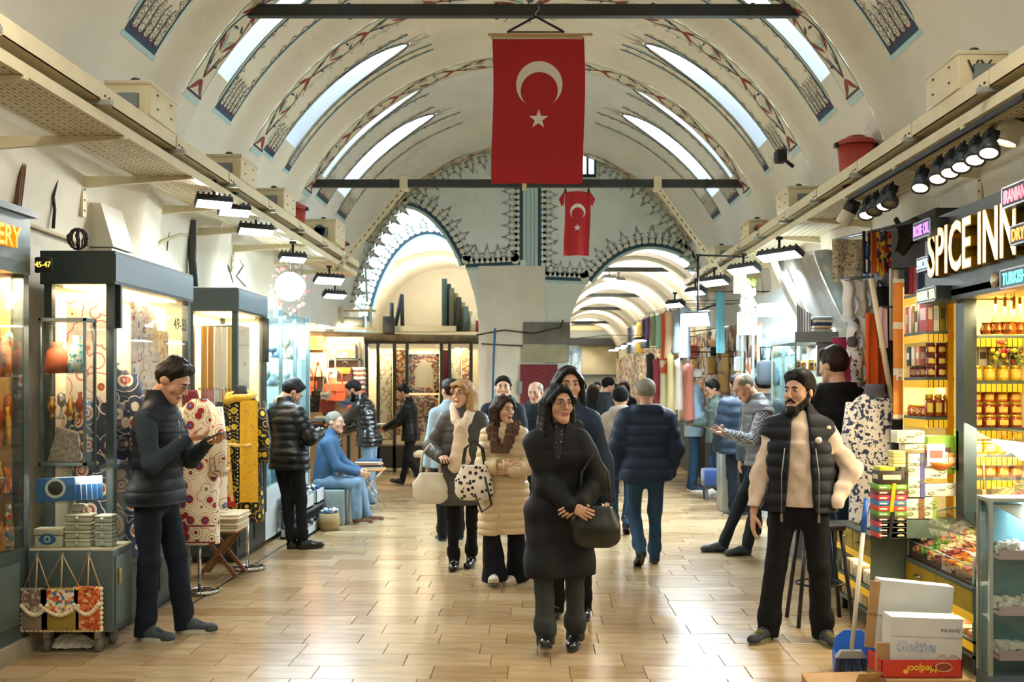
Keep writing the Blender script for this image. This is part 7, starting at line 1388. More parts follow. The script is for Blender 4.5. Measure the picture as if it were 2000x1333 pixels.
# ================================================================ PEOPLE (implicit surfaces -> one continuous mesh per body or garment)
f32 = np.float32
class Sdf:
 def __init__(s, lo, hi, res):
  s.lo = np.array(lo, f32); s.res = res; n = np.ceil((np.array(hi) - s.lo) / res).astype(int) + 1; s.n = n
  s.ax = [s.lo[i] + np.arange(n[i], dtype=f32) * res for i in range(3)]; s.F = np.full(n, 9., f32)
 def win(s, lo, hi):
  a = np.clip(np.floor((np.array(lo) - s.lo) / s.res).astype(int), 0, s.n); c = np.clip(np.ceil((np.array(hi) - s.lo) / s.res).astype(int) + 1, 0, s.n)
  if (c <= a).any(): return None
  return tuple(slice(a[i], c[i]) for i in range(3))
 def cone(s, a, b, ra, rb, k=.03, flat=None, q=None, op=1, e=1.):
  a = np.array(a, f32); b = np.array(b, f32); m = max(ra, rb) * max(1, e) + k + 3 * s.res + (q[0] if q else 0)
  w = s.win(np.minimum(a, b) - m, np.maximum(a, b) + m)
  if w is None: return s
  x, y, z = s.ax[0][w[0]][:, None, None] - a[0], s.ax[1][w[1]][None, :, None] - a[1], s.ax[2][w[2]][None, None, :] - a[2]
  d = b - a
  if flat is not None:
   n, f = np.array(flat[0], f32), flat[1]; n = n / np.linalg.norm(n); dn = (x * n[0] + y * n[1] + z * n[2]) * (1 / f - 1)
   x, y, z = x + dn * n[0], y + dn * n[1], z + dn * n[2]; d = d + n * (float(d @ n) * (1 / f - 1))
  L2 = float(d @ d) or 1e-9; tu = (x * d[0] + y * d[1] + z * d[2]) / L2; t = np.clip(tu, 0, 1)
  r = ra + (rb - ra) * t
  if q: r = r + q[0] * (np.abs(np.sin(PI * (tu * math.sqrt(L2) + q[2] if len(q) > 2 else tu * math.sqrt(L2)) / q[1])) ** .55 - .55)
  D = np.sqrt((x - d[0] * t) ** 2 + (y - d[1] * t) ** 2 + (z - d[2] * t) ** 2) - r
  if flat is not None and flat[1] < 1: D = D * min(1, flat[1] * 1.15)
  G = s.F[w]
  if op > 0: h = np.clip(.5 + .5 * (D - G) / k, 0, 1); s.F[w] = D * (1 - h) + G * h - k * h * (1 - h)
  else: h = np.clip(.5 - .5 * (D + G) / k, 0, 1); s.F[w] = G * (1 - h) + (-D) * h + k * h * (1 - h)
  return s
 def ball(s, c, r, k=.02, flat=None, op=1): return s.cone(c, (c[0], c[1], c[2] + 1e-4), r, r, k, flat, None, op)
 def plane(s, p, n):
  """cut away everything on the +n side"""
  n = np.array(n, f32); n /= np.linalg.norm(n); D = (s.ax[0][:, None, None] - p[0]) * n[0] + (s.ax[1][None, :, None] - p[1]) * n[1] + (s.ax[2][None, None, :] - p[2]) * n[2]
  np.maximum(s.F, D, out=s.F); return s
 def noise(s, amp, fr, seed=0):
  q = random.Random(seed)
  for i in range(4):
   v = [q.gauss(0, 1) for _ in range(3)]; L = math.sqrt(sum(c * c for c in v)); v = [c / L * fr * (1 + .6 * i) for c in v]
   s.F += (amp / (1 + .5 * i)) * np.sin(s.ax[0][:, None, None] * v[0] + s.ax[1][None, :, None] * v[1] + s.ax[2][None, None, :] * v[2] + q.uniform(0, 6))
  return s
 def nets(s):
  F = s.F; F[0], F[-1], F[:, 0], F[:, -1], F[:, :, 0], F[:, :, -1] = (1,) * 6
  S_ = F < 0; c = np.zeros(np.array(F.shape) - 1, np.int8); offs_ = [(i, j, k) for i in (0, 1) for j in (0, 1) for k in (0, 1)]; sl = lambda o, n: slice(o, n - 1 + o)
  for o in offs_: c += S_[sl(o[0], F.shape[0]), sl(o[1], F.shape[1]), sl(o[2], F.shape[2])]
  act = (c > 0) & (c < 8); idx = np.argwhere(act)
  if not len(idx): return np.zeros((0, 3)), []
  vals = [F[idx[:, 0] + o[0], idx[:, 1] + o[1], idx[:, 2] + o[2]] for o in offs_]; pos = np.zeros((len(idx), 3), f32); ce = np.zeros(len(idx), f32)
  for i in range(8):
   for j in range(i + 1, 8):
    if sum(abs(offs_[i][q] - offs_[j][q]) for q in range(3)) != 1: continue
    m = (vals[i] < 0) != (vals[j] < 0); t = vals[i][m] / (vals[i][m] - vals[j][m]); oi, oj = np.array(offs_[i], f32), np.array(offs_[j], f32)
    pos[m] += oi + t[:, None] * (oj - oi); ce[m] += 1
  V_ = s.lo + (idx + pos / ce[:, None]) * s.res; ids = np.full(act.shape, -1, np.int32); ids[act] = np.arange(len(idx)); Q = []
  for ax in range(3):
   A = np.moveaxis(S_, ax, 0); I = np.moveaxis(ids, ax, 0); a, b_ = A[:-1, 1:-1, 1:-1], A[1:, 1:-1, 1:-1]; w = np.argwhere(a != b_)
   if not len(w): continue
   i, j, k = w[:, 0], w[:, 1] + 1, w[:, 2] + 1; q = np.stack([I[i, j - 1, k - 1], I[i, j, k - 1], I[i, j, k], I[i, j - 1, k]], 1); fl_ = a[w[:, 0], w[:, 1], w[:, 2]]
   if ax == 1: fl_ = ~fl_
   q[~fl_] = q[~fl_][:, ::-1]; Q.append(q)
  return V_, np.concatenate(Q)
def tob(sd, b=None, m=0, M=None, mfun=None):
 v, q = sd.nets(); b = b or B()
 if not len(v): return b
 mi = np.zeros(len(q), int) + m
 if mfun is not None: c = v[q].mean(1); mi = np.where(mfun(c), 1, m)
 if M is not None: A = np.array(M.to_3x3()); v = v @ A.T + np.array(M.translation)
 o = len(b.v); b.v += v.tolist(); b.f += (q + o).tolist(); b.mi += mi.tolist(); b.sm += [True] * len(q); return b
def bbox(pts, m): a = np.array(pts); return a.min(0) - m, a.max(0) + m
def ik(A, T_, l1, l2, hint):
 A, T_ = Vector(A), Vector(T_); d = T_ - A; L = min(d.length, (l1 + l2) * .999); d = d.normalized(); x = (l1 * l1 - l2 * l2 + L * L) / (2 * L); hh = math.sqrt(max(0, l1 * l1 - x * x)); h = Vector(hint); h = (h - d * h.dot(d)); h = h.normalized() if h.length > 1e-6 else d.orthogonal()
 return A + d * x + h * hh, A + d * L
def head_sdf(res, fem, s, jaw=1):
 H_ = Sdf((-.11, -.14, -.24), (.11, .14, .135), res); fx = .94 if fem else 1
 H_.cone((0, -.02, .03), (0, -.005, .034), .083, .079, .02, ((1, 0, 0), .93 * fx)); H_.cone((0, .032, .015), (0, .045, -.065), .058, .040, .03, ((1, 0, 0), .98 * fx))
 for q in (-1, 1):
  H_.cone((q * .05 * fx, .0, -.04), (q * .012, .066, -.094), .024, .02 * jaw, .03); H_.ball((q * .038, .052, -.022), .028, .02); H_.ball((q * .079 * fx, -.008, -.002), .026, .006, ((1, .3, 0), .38))
 H_.ball((0, .07, -.095), .018 * jaw, .02); H_.cone((-.032, .080, .027), (.032, .080, .027), .011, .011, .012)
 for q in (-1, 1): H_.ball((q * .031, .104, .010), .017, .014, None, -1)
 H_.cone((0, .088, .016), (0, .111, -.022), .008, .0125, .01);
 for q in (-1, 1): H_.ball((q * .011, .1, -.027), .0085, .006)
 H_.cone((-.017, .087, -.054), (.017, .087, -.054), .0065, .0065, .008); H_.cone((-.013, .087, -.065), (.013, .087, -.065), .0075, .0075, .008)
 H_.cone((-.02, .101, -.0595), (.02, .101, -.0595), .004, .004, .004, None, None, -1)
 H_.cone((0, -.02, -.06), (0, -.03, -.15), .052 if not fem else .046, .056 if not fem else .05, .03); return H_
def hair_sdf(style, res, seed):
 lowz = {'long': -.42, 'bob': -.2, 'mid': -.3}.get(style, -.14); wd = .17 if style in ('long', 'bob', 'mid') else .125
 A = Sdf((-wd, -.18, lowz), (wd, .15, .16), res); t = {'bald': .003, 'buzz': .005}.get(style, .011)
 A.cone((0, -.022, .034), (0, -.006, .04), .085 + t, .080 + t, .02, ((1, 0, 0), .95))
 if style == 'quiff': A.cone((-.04, .045, .095), (.045, .04, .1), .034, .03, .03); A.ball((0, -.03, .09), .06, .04)
 if style == 'tall': A.cone((-.03, .05, .1), (.03, .04, .11), .034, .032, .03); A.ball((0, -.02, .1), .06, .04)
 if style in ('short', 'flat'): A.cone((-.035, .05, .075), (.035, .05, .075), .035, .035, .03)
 hl = {'bald': .05, 'buzz': .09, 'quiff': .092, 'tall': .095}.get(style, .088); sl_ = hl / .055
 if style in ('long', 'bob', 'mid'):
  A.plane((0, .083, .080), (0, 1, -.85)); e = {'long': -.40, 'bob': -.15, 'mid': -.26}[style]; ww = {'long': .1, 'bob': .082, 'mid': .07}[style]; rr = .045 if style != 'mid' else .03
  for q in (-1, 1): A.cone((q * .072, .0, .03), (q * ww, .0, e), .03, rr, .03); A.cone((q * .07, -.05, 0), (q * ww * .8, -.05, e), .045, rr, .03)
  A.cone((0, -.08, 0), (0, -.085, e), .06, .055, .04)
  for q in (-1, 1): A.cone((q * .015, .07, .095), (q * .082, .045, .02), .022, .02, .02)
  if style == 'bob': A.cone((-.05, .08, .075), (.05, .08, .075), .024, .024, .02)
  A.cone((0, .075, .03), (0, .095, -.12), .05, .046, .01, None, None, -1); A.plane((0, 0, e), (0, 0, -1))
 else:
  A.plane((0, .09, hl), (0, sl_, -1)); nl = math.hypot(sl_, 1); A.F += np.clip(.012 - .38 * (-(A.ax[1][None, :, None] - .09) * sl_ + (A.ax[2][None, None, :] - hl)) / nl, 0, .012) * (.3 if style == 'bald' or style == 'buzz' else 1); A.plane((0, 0, -.085), (0, 0, -1))
  for q in (-1, 1): A.ball((q * .095, -.004, -.012), .038, .004, None, -1)
  if style in ('bald',): A.cone((0, .06, .13), (0, -.03, .15), .075, .07, .02, None, None, -1)
 A.noise((.0012 if style in ('long', 'mid', 'bob') else .0014) if t > .01 else .0008, 120, seed); return A
SKIN = [mat('skin_%d' % i, c, .5, sss=0, var=.06, vs=18) for i, c in enumerate(('c99a7c', 'd8aa8c', 'b98564', 'cfa284'))]; LIPS = mat('lips', 'a8625a', .45); EYEW = mat('eyeball', 'b9aa9c', .3); EYEI = mat('iris', '2a1a12', .2)
HAIR = {k: mat('hair_' + k, c, .5, spec=.22, bump=.6, bs=160, stretch=(1, 1, .15)) for k, c in dict(black='0a0908', brown='1c130e', blond='b08a5c', grey='8a8478', lgrey='a8a298', dbrown='2a1b12').items()}
def hand_b(curl, res, thumb=.6):
 """right hand: wrist at origin, fingers along +y, palm facing -z, thumb on the -x side"""
 A = Sdf((-.09, -.06, -.1), (.06, .2, .05), res); A.cone((0, -.05, 0), (0, .02, 0), .026, .027, .015, ((0, 0, 1), .75)); A.cone((-.018, .03, 0), (-.02, .078, 0), .02, .018, .012, ((0, 0, 1), .72)); A.cone((.018, .03, 0), (.02, .072, 0), .019, .017, .012, ((0, 0, 1), .72)); A.cone((0, .02, -.002), (0, .075, 0), .022, .02, .012, ((0, 0, 1), .72))
 for x, L, y0 in ((-.03, .072, .08), (-.010, .08, .084), (.011, .074, .081), (.030, .058, .073)):
  p = Vector((x, y0, 0)); a = -curl * .55; r = .0092
  for seg, f in ((L * .46, .0), (L * .3, 1.0), (L * .24, 1.8)):
   ang = -(curl * (.55 + .55 * f)); q = p + Vector((x * .06, cos(ang) * seg, sin(ang) * seg)); A.cone(p, q, r, r * .92, .004); p = q; r *= .92
 p = Vector((-.024, .018, -.006)); q = Vector((-.055, .045, -.018 - .012 * thumb)); A.cone(p, q, .015, .0115, .008); A.cone(q, q + Vector((-.006 + .02 * thumb, .034, -.008 - .016 * thumb)), .0112, .009, .004); return A
SHOE = {}
def shoe(style):
 if style in SHOE: return SHOE[style]
 A = Sdf((-.07, -.14, -.02), (.07, .2, .2), .007); fl_ = ((0, 0, 1), .85)
 if style == 'boot': A.cone((0, -.05, .045), (0, -.045, .17), .046, .048, .03); A.cone((0, -.05, .04), (0, .10, .035), .042, .04, .03, fl_); A.ball((0, .13, .03), .036, .03, fl_)
 else: A.cone((0, -.06, .04), (0, .02, .055), .038, .042, .03); A.cone((0, -.02, .04), (0, .12, .03), .042, .042, .03, fl_); A.ball((0, .15, .028), .036, .03, fl_); A.cone((0, -.055, .06), (0, -.05, .095), .036, .036, .02); A.cone((0, -.045, .11), (0, -.03, .11), .026, .026, .01, None, None, -1)
 A.plane((0, 0, .016), (0, 0, -1)); up = tob(A)
 b = B(); n = 20; pts = [( (.045 if y > -.02 else .04) * .98, y) for y in ()]; out = []
 for i in range(n): a = 2 * PI * i / n; y = .04 + .135 * sin(a); x = .047 * cos(a) * (1 + .12 * (y > .04)) * (.9 if style == 'boot' else 1); out.append((x, y, 0))
 th = .03 if style in ('boot', 'sneaker') else .022; b.extr(out, (0, 0, th), sm=False)
 l = B()
 for k in range(4): y = .035 + k * .02; l.tube([(-.022, y, .082 - k * .006), (0, y + .004, .091 - k * .007), (.022, y, .082 - k * .006)], .003, 4)
 SHOE[style] = (up, b, l if style == 'sneaker' else None); return SHOE[style]
def cl(name, b, m, parent): return part(name, b, m, parent) if b.v else None
def person(label, px, Y, h, head, o, X=None):
 """o: pose and clothing. local frame: faces +y, right side +x, z up"""
 g = o.get; res = max(.0065, .00095 * Y) * (1 if Y < 9.5 else 1.25); hres = max(.0045, .00055 * Y); q = h / 1.75; fem = g('fem', 0); sk = SKIN[g('skin', 0)]
 X = XX(px, Y) if X is None else X; W_ = g('w', 1.); pz = g('pz', .925 * q); Pv = Vector((0, g('py', 0), pz)); lean = Vector(g('lean', (0, 0))).to_3d(); up = (Vector((0, 0, .53 * q)) + lean).normalized(); N = Pv + up * .535 * q; nf = Vector((1, 0, 0)).cross(up) * -1
 sw = (.142 if fem else .163) * q * W_; tw = g('twist', 0); sx = Vector((cos(tw), sin(tw), 0)); SR, SL = N + sx * sw - up * .085 * q, N - sx * sw - up * .085 * q
 hy, hp, hr = g('head', (0, 0, 0)); HM = Matrix.Translation(N + up * .172 * q + Vector((0, .025 - .115 * hp, -.03 * abs(hp)))) @ Matrix.Rotation(-hy, 4, 'Z') @ Matrix.Rotation(hp, 4, 'X') @ Matrix.Rotation(hr, 4, 'Y') @ Matrix.Scale(q * .98 * g('hs', 1.1), 4)
 ua, fa = .295 * q, .255 * q; wr, wl = g('hr', (.25, .03, .80)), g('hl', (-.25, .03, .80)); ehr, ehl = g('er', (.4, -.8, -.3)), g('el', (-.4, -.8, -.3))
 ER, WR = ik(SR, Vector(wr) * q, ua, fa, ehr); EL, WL = ik(SL, Vector(wl) * q, ua, fa, ehl)
 fr, fl_ = g('fr', (.1, .03, 0, -.15, 0)), g('fl', (-.1, -.03, 0, .15, 0)); th, sh = .412 * q, .412 * q; HR, HL = Pv + Vector((.092 * q, 0, -.02)), Pv + Vector((-.092 * q, 0, -.02))
 def ank(f): return Vector((f[0], f[1], f[2])) * q + Matrix.Rotation(f[3], 3, 'Z') @ (Matrix.Rotation(f[4], 3, 'X') @ Vector((0, -.05, .085)))
 AR, AL = ank(fr), ank(fl_); kh = g('kh', (0, 1, 0)); KR, AR2 = ik(HR, AR, th, sh, Vector(kh) + Vector((.12, 0, 0))); KL, AL2 = ik(HL, AL, th, sh, Vector(kh) + Vector((-.12, 0, 0)))
 # ---- body: head and neck, hands, core (one mesh)
 b = B(); tob(head_sdf(hres, fem, q, g('jaw', 1)), b, 0, HM, lambda c: (np.abs(c[:, 0]) < .022) & (c[:, 2] < -.049) & (c[:, 2] > -.072) & (c[:, 1] > .086))
 lo, hi = bbox([HR, HL, KR, KL, AR, AL, N, SR, SL, ER, EL, WR, WL], .16); core = Sdf(lo, hi, max(.014, res * 1.6)); core.cone(Pv, Pv + up * .3, .11, .1, .05, (nf, .75)); core.cone(Pv + up * .3, N - up * .05, .11, .1, .05, (nf, .75)); core.cone(SR, SL, .05, .05, .04); core.cone(N - up * .06, HM @ Vector((0, -.01, -.09)), .045, .04, .03)
 for s_, e_, w_ in ((SR, ER, WR), (SL, EL, WL)): core.cone(s_, e_, .042, .034, .03); core.cone(e_, w_, .034, .026, .02)
 for s_, e_, w_ in ((HR, KR, AR), (HL, KL, AL)): core.cone(s_, e_, .07, .048, .04); core.cone(e_, w_, .046, .034, .02)
 tob(core, b)
 for sgn, w_, e_, hd, cu in ((1, WR, ER, g('dr'), g('cr', .5)), (-1, WL, EL, g('dl'), g('cl', .5))):
  if g('nohand', '').find('r' if sgn > 0 else 'l') >= 0: continue
  d = Vector(hd[0]) if hd else (w_ - e_); d.normalize(); pn = Vector(hd[1]) if hd else Vector((-sgn, 0, 0)); z = (-(pn - d * pn.dot(d))).normalized(); x = d.cross(z); M = Matrix((x, d, z)).transposed().to_4x4(); M.translation = w_ + d * .015
  M = M @ Matrix.Scale(q * .97, 4);
  A = hand_b(cu, max(.0045, .0006 * Y)); hb = tob(A)
  if sgn < 0: hb.v = [(-x_, y_, z_) for x_, y_, z_ in hb.v]; hb.f = [f[::-1] for f in hb.f]
  tr(hb, M); b.add(hb.v, hb.f, 0, True)
 body = bpy.data.objects.new('person', b.mesh('person', [sk, LIPS])); C.objects.link(body); body.location = (X, Y, 0); body.rotation_euler = (0, 0, math.radians(head)); tag(body, label, 'person')
 # ---- face details
 hm = HAIR[g('hc', 'black')]
 for s_ in (-1, 1):
  e = B(); e.ball((s_ * .031, .0785, .0105), .0132, 6, 0, (1.1, 1, .72)); e.ball((s_ * .031, .0888, .0105), .0066, 5, 1, (1, .6, 1)); tr(e, HM); part('eye', e, [EYEW, EYEI], body)
  e = B(); e.tube([(s_ * .014, .0965, .029), (s_ * .03, .0965, .034), (s_ * .048, .084, .029)], [.0035, .0042, .002], 5); tr(e, HM); part('eyebrow', e, HAIR['dbrown'] if fem else hm, body)
 st = g('hair', 'short')
 if st: cl('hair', tob(hair_sdf(st, hres * (1 if st not in ('long', 'bob', 'mid') else 1.3), int(px)), None, 0, HM), hm, body)
 if g('beard'):
  A = Sdf((-.1, -.06, -.17), (.1, .13, .02), hres); bd = g('beard')
  for s_ in (-1, 1): A.cone((s_ * .062, .0, -.01), (s_ * .052, .02, -.06), .016, .024, .02); A.cone((s_ * .05, .02, -.06), (s_ * .012, .074, -.10 - .014 * bd), .026, .024 + .006 * bd, .02)
  A.ball((0, .078, -.102 - .01 * bd), .026 + .006 * bd, .02); A.cone((-.028, .09, -.062), (-.006, .098, -.044), .008, .007, .01); A.cone((.028, .09, -.062), (.006, .098, -.044), .008, .007, .01); A.cone((-.02, .11, -.06), (.02, .11, -.06), .0075, .0075, .004, None, None, -1); A.noise(.0012, 150, 3); cl('beard', tob(A, None, 0, HM), hm, body)
 if g('glasses'):
  e = B()
  for s_ in (-1, 1): e.tube([(s_ * .032 + .021 * cos(t), .112, .006 + .017 * sin(t)) for t in np.linspace(0, 2 * PI, 16)[:-1]], .0016, 5, closed=True); e.tube([(s_ * .053, .11, .01), (s_ * .078, .03, .012), (s_ * .08, -.01, .008)], .0016, 5)
  e.tube([(-.011, .114, .01), (.011, .114, .01)], .0016, 5); tr(e, HM); part('glasses', e, mat('glasses_rim', '5a3a34', .3), body)
 hat = g('hat')
 if hat:
  A = Sdf((-.13, -.15, -.06), (.13, .21, .16), hres * 1.3); A.cone((0, -.02, .045), (0, -.005, .05), .1, .096, .02, ((1, 0, 0), .95)); A.plane((0, .09, .05), (0, .55, -1)) if hat[0] != 'cap' else A.plane((0, .09, .055), (0, .25, -1))
  if hat[0] == 'cap': A.cone((0, .1, .052), (0, .15, .046), .055, .05, .012, ((0, 0, 1), .16))
  cl('cap' if hat[0] == 'cap' else 'beanie', tob(A, None, 0, HM), hat[1], body)
 # ---- trousers, shoes
 lw = g('lw', 1.); hemw = g('hemw', 1.); tm = g('legs'); lo, hi = bbox([HR, HL, KR, KL, AR, AL, Pv + Vector((0, 0, .1))], .17); A = Sdf(lo, hi, res); A.cone(Pv + Vector((0, -.01, -.04)), Pv + up * .06, .138 * q * W_, .118 * q * W_, .05, (nf, .82))
 for s_, e_, w_, f in ((HR, KR, AR, fr), (HL, KL, AL, fl_)):
  A.cone(s_ + Vector((0, -.01, 0)), e_, .086 * q * lw, .062 * q * lw, .04); A.cone(e_, w_ + (w_ - e_) * .1, .062 * q * lw, .050 * q * lw * hemw, .03)
 A.noise(.0026, 26, int(px));
 if g('bunch', 1):
  for e_, w_ in ((KR, AR), (KL, AL)):
   d = w_ - e_
   for t in (.8, .9): A.cone(e_ + d * t + Vector((-.03, .02, 0)), e_ + d * t + Vector((.03, .01, .012)), .034 * lw * hemw, .034 * lw * hemw, .02)
 for e_, w_ in ((KR, AR), (KL, AL)):
  d = (w_ - e_).normalized(); c_ = w_ + d * (.035 * q) - d * g('crop', 0) * .42; rr = .075 * max(1, (hemw * lw) ** 1.5 * .8); A.cone(c_ + d * rr, c_ + d * (rr + .12), rr, rr, .006, None, None, -1)
 cl('trousers', tob(A), tm, body)
 up_, so_, la_ = shoe(g('shoe', ('sneaker',))[0]); sm_ = g('shoe', ('sneaker', blackl, blackl))
 for f in (fr, fl_):
  M = Matrix.Translation(Vector(f[:3]) * q) @ Matrix.Rotation(f[3], 4, 'Z') @ Matrix.Rotation(f[4], 4, 'X') @ Matrix.Scale(q * .97, 4); e = B(); e.add(up_.v, up_.f, 0, True); tr(e, M); so = part('shoe', e, sm_[1], body); e = B(); e.add(so_.v, so_.f); tr(e, M); part('sole', e, sm_[2], so)
  if la_: e = B(); e.add(la_.v, la_.f, 0, True); tr(e, M); part('lace', e, sm_[3] if len(sm_) > 3 else sm_[1], so)
 # ---- upper garments: list of dicts
 for t in g('tops', []):
  T_ = t.get; ex = T_('t', .02); qz = T_('q'); hem = T_('hem', .80) * q; slv = T_('slv', 1); m = T_('m'); nm = T_('n', 'jacket'); pts = [Pv + Vector((0, 0, hem - pz)), N + up * .12, SR, SL, ER, EL] + ([WR, WL] if slv else []); lo, hi = bbox(pts, .2 + ex); hi[2] = min(hi[2], (N + up * .2).z + .05); A = Sdf(lo, hi, res); Q = (qz[0], qz[1]) if qz else None
  belly = T_('belly', 0); wst = .136 * q * W_ + ex + belly; cst = (.148 if fem else .160) * q * W_ + ex; hip = .150 * q * W_ + ex
  A.cone(Pv + up * .22 * q + nf * belly * .5, Pv + up * .40 * q, wst, cst, .05, (nf, .72)); A.cone(SR - sx * .01, SL + sx * .01, .052 * q + ex * .8, .052 * q + ex * .8, .04); A.cone(SR - sx * .03 + up * .02, N + up * .03, .04 + ex * .4, .045 + ex * .4, .04); A.cone(SL + sx * .03 + up * .02, N + up * .03, .04 + ex * .4, .045 + ex * .4, .04)
  lowp = Vector((Pv.x, Pv.y, min(hem, pz - .02)))
  if hem < pz - .05: A.cone(lowp + Vector((0, 0, -.05)), Pv + up * .22 * q, hip * T_('flare', 1.12), wst, .05, (nf, .76))
  else: A.cone(Pv + up * (hem - pz) - up * .04, Pv + up * .22 * q, hip, wst, .05, (nf, .74))
  A.cone(Pv + up * .38 * q, N - up * .13 * q, cst, .118 * q * W_ + ex, .05, (nf, .72))
  if hem < pz - .05:
   for s_, e_ in ((HR, KR), (HL, KL)): A.cone(s_, e_, .10 * q + ex, .085 * q + ex, .06)
  if qz: A.F -= (1.3 * qz[0] * (np.abs(np.sin(PI * (A.ax[2] * up.z + .3) / qz[1])) ** .55 - .6))[None, None, :]
  if slv:
   sr_ = T_('sr', 1.)
   for s_, e_, w_ in ((SR, ER, WR), (SL, EL, WL)): A.cone(s_, e_, (.052 * q + ex) * sr_, (.043 * q + ex) * sr_, .03, None, Q); A.cone(e_, e_ + (w_ - e_) * .97, (.043 * q + ex) * sr_, (.031 * q + ex * .8) * sr_, .025, None, Q)
  elif T_('arm', 1):
   for s_, e_ in ((SR, ER), (SL, EL)): A.cone(s_ + (e_ - s_) * .18, e_ + (e_ - s_) * .5, .072, .075, .015, None, None, -1)
  col = T_('col', .04); nb = HM @ Vector((0, -.02, -.14))
  if col: A.cone(N - up * .05, N + up * (col + .02) + nf * .005, .085 * q + ex * .5, .070 * q + ex * .4, .025);
  A.cone(N + up * .0, N + up * .3, .056 * q, .064 * q, .008, None, None, -1)
  if T_('hood'): A.cone(N - nf * .085 - sx * .06 + up * .01, N - nf * .085 + up * .01 + sx * .06, .078, .078, .04); A.cone(N - nf * .03 + sx * .085, N + nf * .05 - up * .03 + sx * .06, .045, .03, .03); A.cone(N - nf * .03 - sx * .085, N + nf * .05 - up * .03 - sx * .06, .045, .03, .03)
  if col: A.plane(N + up * (col + .035), up)
  A.noise(T_('nz', .003), T_('nf', 22), int(px) + 5)
  if T_('open'):
   w0, w1 = T_('open'); cc = Pv + nf * .25
   cc = Pv + nf * (.25 if w1 > 0 else .16)
   if w1 > 0: A.cone(cc + up * (hem - pz - .2), cc + up * .30, w1, w0 * .95, .01, (nf, 3.), None, -1, 3.)
   A.cone(cc + up * (.28 if w1 > 0 else .32), N + nf * (.22 if w1 > 0 else .12) + up * .1, w0 * .95 if w1 > 0 else .014, w0 * .85, .01, (nf, 3.), None, -1, 3.)
  if hem < pz - .05: A.plane((0, 0, hem), (0, 0, -1))
  else: A.plane(Pv + up * (hem - pz), -up)
  cl(nm, tob(A), m, body)
  if T_('zip'):
   e = B(); zz = [Pv + up * (hem - pz + .02) + nf * (hip * .76 + .005), Pv + up * .25 * q + nf * (wst * .73 + .004 + belly * .5), Pv + up * .42 * q + nf * (cst * .72 + .004), N - up * .03 + nf * (.09 * q + ex)]; e.tube(zz, .004, 5); part('zip', e, T_('zip'), body)
 return body, dict(N=N, up=up, nf=nf, SR=SR, SL=SL, ER=ER, EL=EL, WR=WR, WL=WL, P=Pv, HM=HM, KR=KR, KL=KL)
def held(body, name, b, m, label, cat):
 """a thing in a person's hand: given in the person's frame, placed in the world as an object of its own"""
 M = Matrix.Translation(body.location) @ Matrix.Rotation(body.rotation_euler.z, 4, 'Z'); tr(b, M); return single(name, b, m, label, cat)
# ---------------------------------------------------------------- the people in the hall
def cm(n, c, r=.75, **k): return mat('cloth_' + n, c, r, sheen=0, spec=.3, **k)
navyv = cm('navy_puffer', '10161e', .62); knit = cm('grey_knit', '2a363e', .9, bump=.5, bs=110); djean = cm('dark_jean', '121a26', .85, var=.2, vs=6); blackp = cm('black_puffer', '0b0c0d', .42); blacktr = cm('black_trouser', '0b0c0d', .85); fleece = cm('blue_fleece', '46668a', .95, bump=.3, bs=80); ljean = cm('light_jean', '7c9ab4', .85, var=.2, vs=7); mjean = cm('mid_jean', '26435e', .85, var=.3, vs=6); brown_s = mat('brown_suede', '6a4630', .8); gum = mat('pale_sole', 'c8c4b4', .7); white_s = mat('white_shoe', 'e0dace', .6); grey_s = mat('grey_shoe', '3c4548', .8); taupe = cm('taupe_puffer', '4a4845', .5); beigep = cm('beige_puffer', 'd2be98', .45); darkc = cm('black_coat', '0a0c0c', .7, bump=.15, bs=30); navyt = cm('navy_trouser', '0c101c', .85); washed = cm('washed_black_jean', '363c3c', .85, var=.2, vs=6); ltblue = cm('light_blue', '9ab4c8', .7); navyj = cm('navy_jacket', '182840', .6); sweat = cm('beige_sweat', 'dcc6ae', .9, bump=.2, bs=120); greyv = cm('grey_vest', '6e7072', .4); checks = pat('check_shirt', 'check', ['d6dade', '56627a'], 60, .8)
zipm = mat('zip_metal', '9a9a96', .35, .8); leather = mat('black_shine', '101112', .22, spec=.6)
p, j = person('man in a dark padded vest looking down at his phone by the left cabinet', 300, 6.62, 1.84, -98, dict(w=1.02, lean=(0, .02), head=(0, -.55, 0), hair='quiff', hc='brown', skin=0, hr=(.13, .27, 1.26), hl=(-.05, .33, 1.23), er=(.5, -.7, -.9), el=(-.5, -.5, -.9), dr=((-.5, .75, .1), (-.4, -.1, .9)), dl=((.5, .8, .1), (.2, 0, .95)), cr=.9, cl=.9, fr=(.10, .02, 0, -.25, 0), fl=(-.12, .17, 0, .05, 0), legs=djean, lw=1.05, hemw=1.15, shoe=('sneaker', grey_s, gum), tops=[dict(n='sweater', m=knit, t=.012, hem=.84, col=0), dict(n='vest', m=navyv, t=.026, hem=.84, slv=0, col=.07, q=(.005, .075), belly=.015, zip=zipm)]), X=-2.52)
b = B(); w = (j['WR'] + j['WL']) / 2 + Vector((0, .10, .02)); b.rbox(-.035, .035, -.075, .075, -.004, .004, .003); tr(b, Matrix.Translation(w) @ Matrix.Rotation(.45, 4, 'X')); held(p, 'phone', b, leather, 'black phone in the hands of the man in the dark vest', 'phone')
person('man in black quilted jacket leaning head down by the blue-lit shopfront', 565, 10.2, 1.76, -28, dict(lean=(-.14, .10), py=-.0, head=(.5, -.7, 0), hair='quiff', hc='black', hr=(.14, .3, 1.15), hl=(-.1, .32, 1.12), fr=(.22, .02, 0, -.5, 0), fl=(.1, -.02, 0, -.45, 0), legs=blacktr, crop=.12, hemw=.95, shoe=('sneaker', leather, leather), tops=[dict(m=blackp, t=.032, hem=.80, q=(.011, .075), col=.06)]))
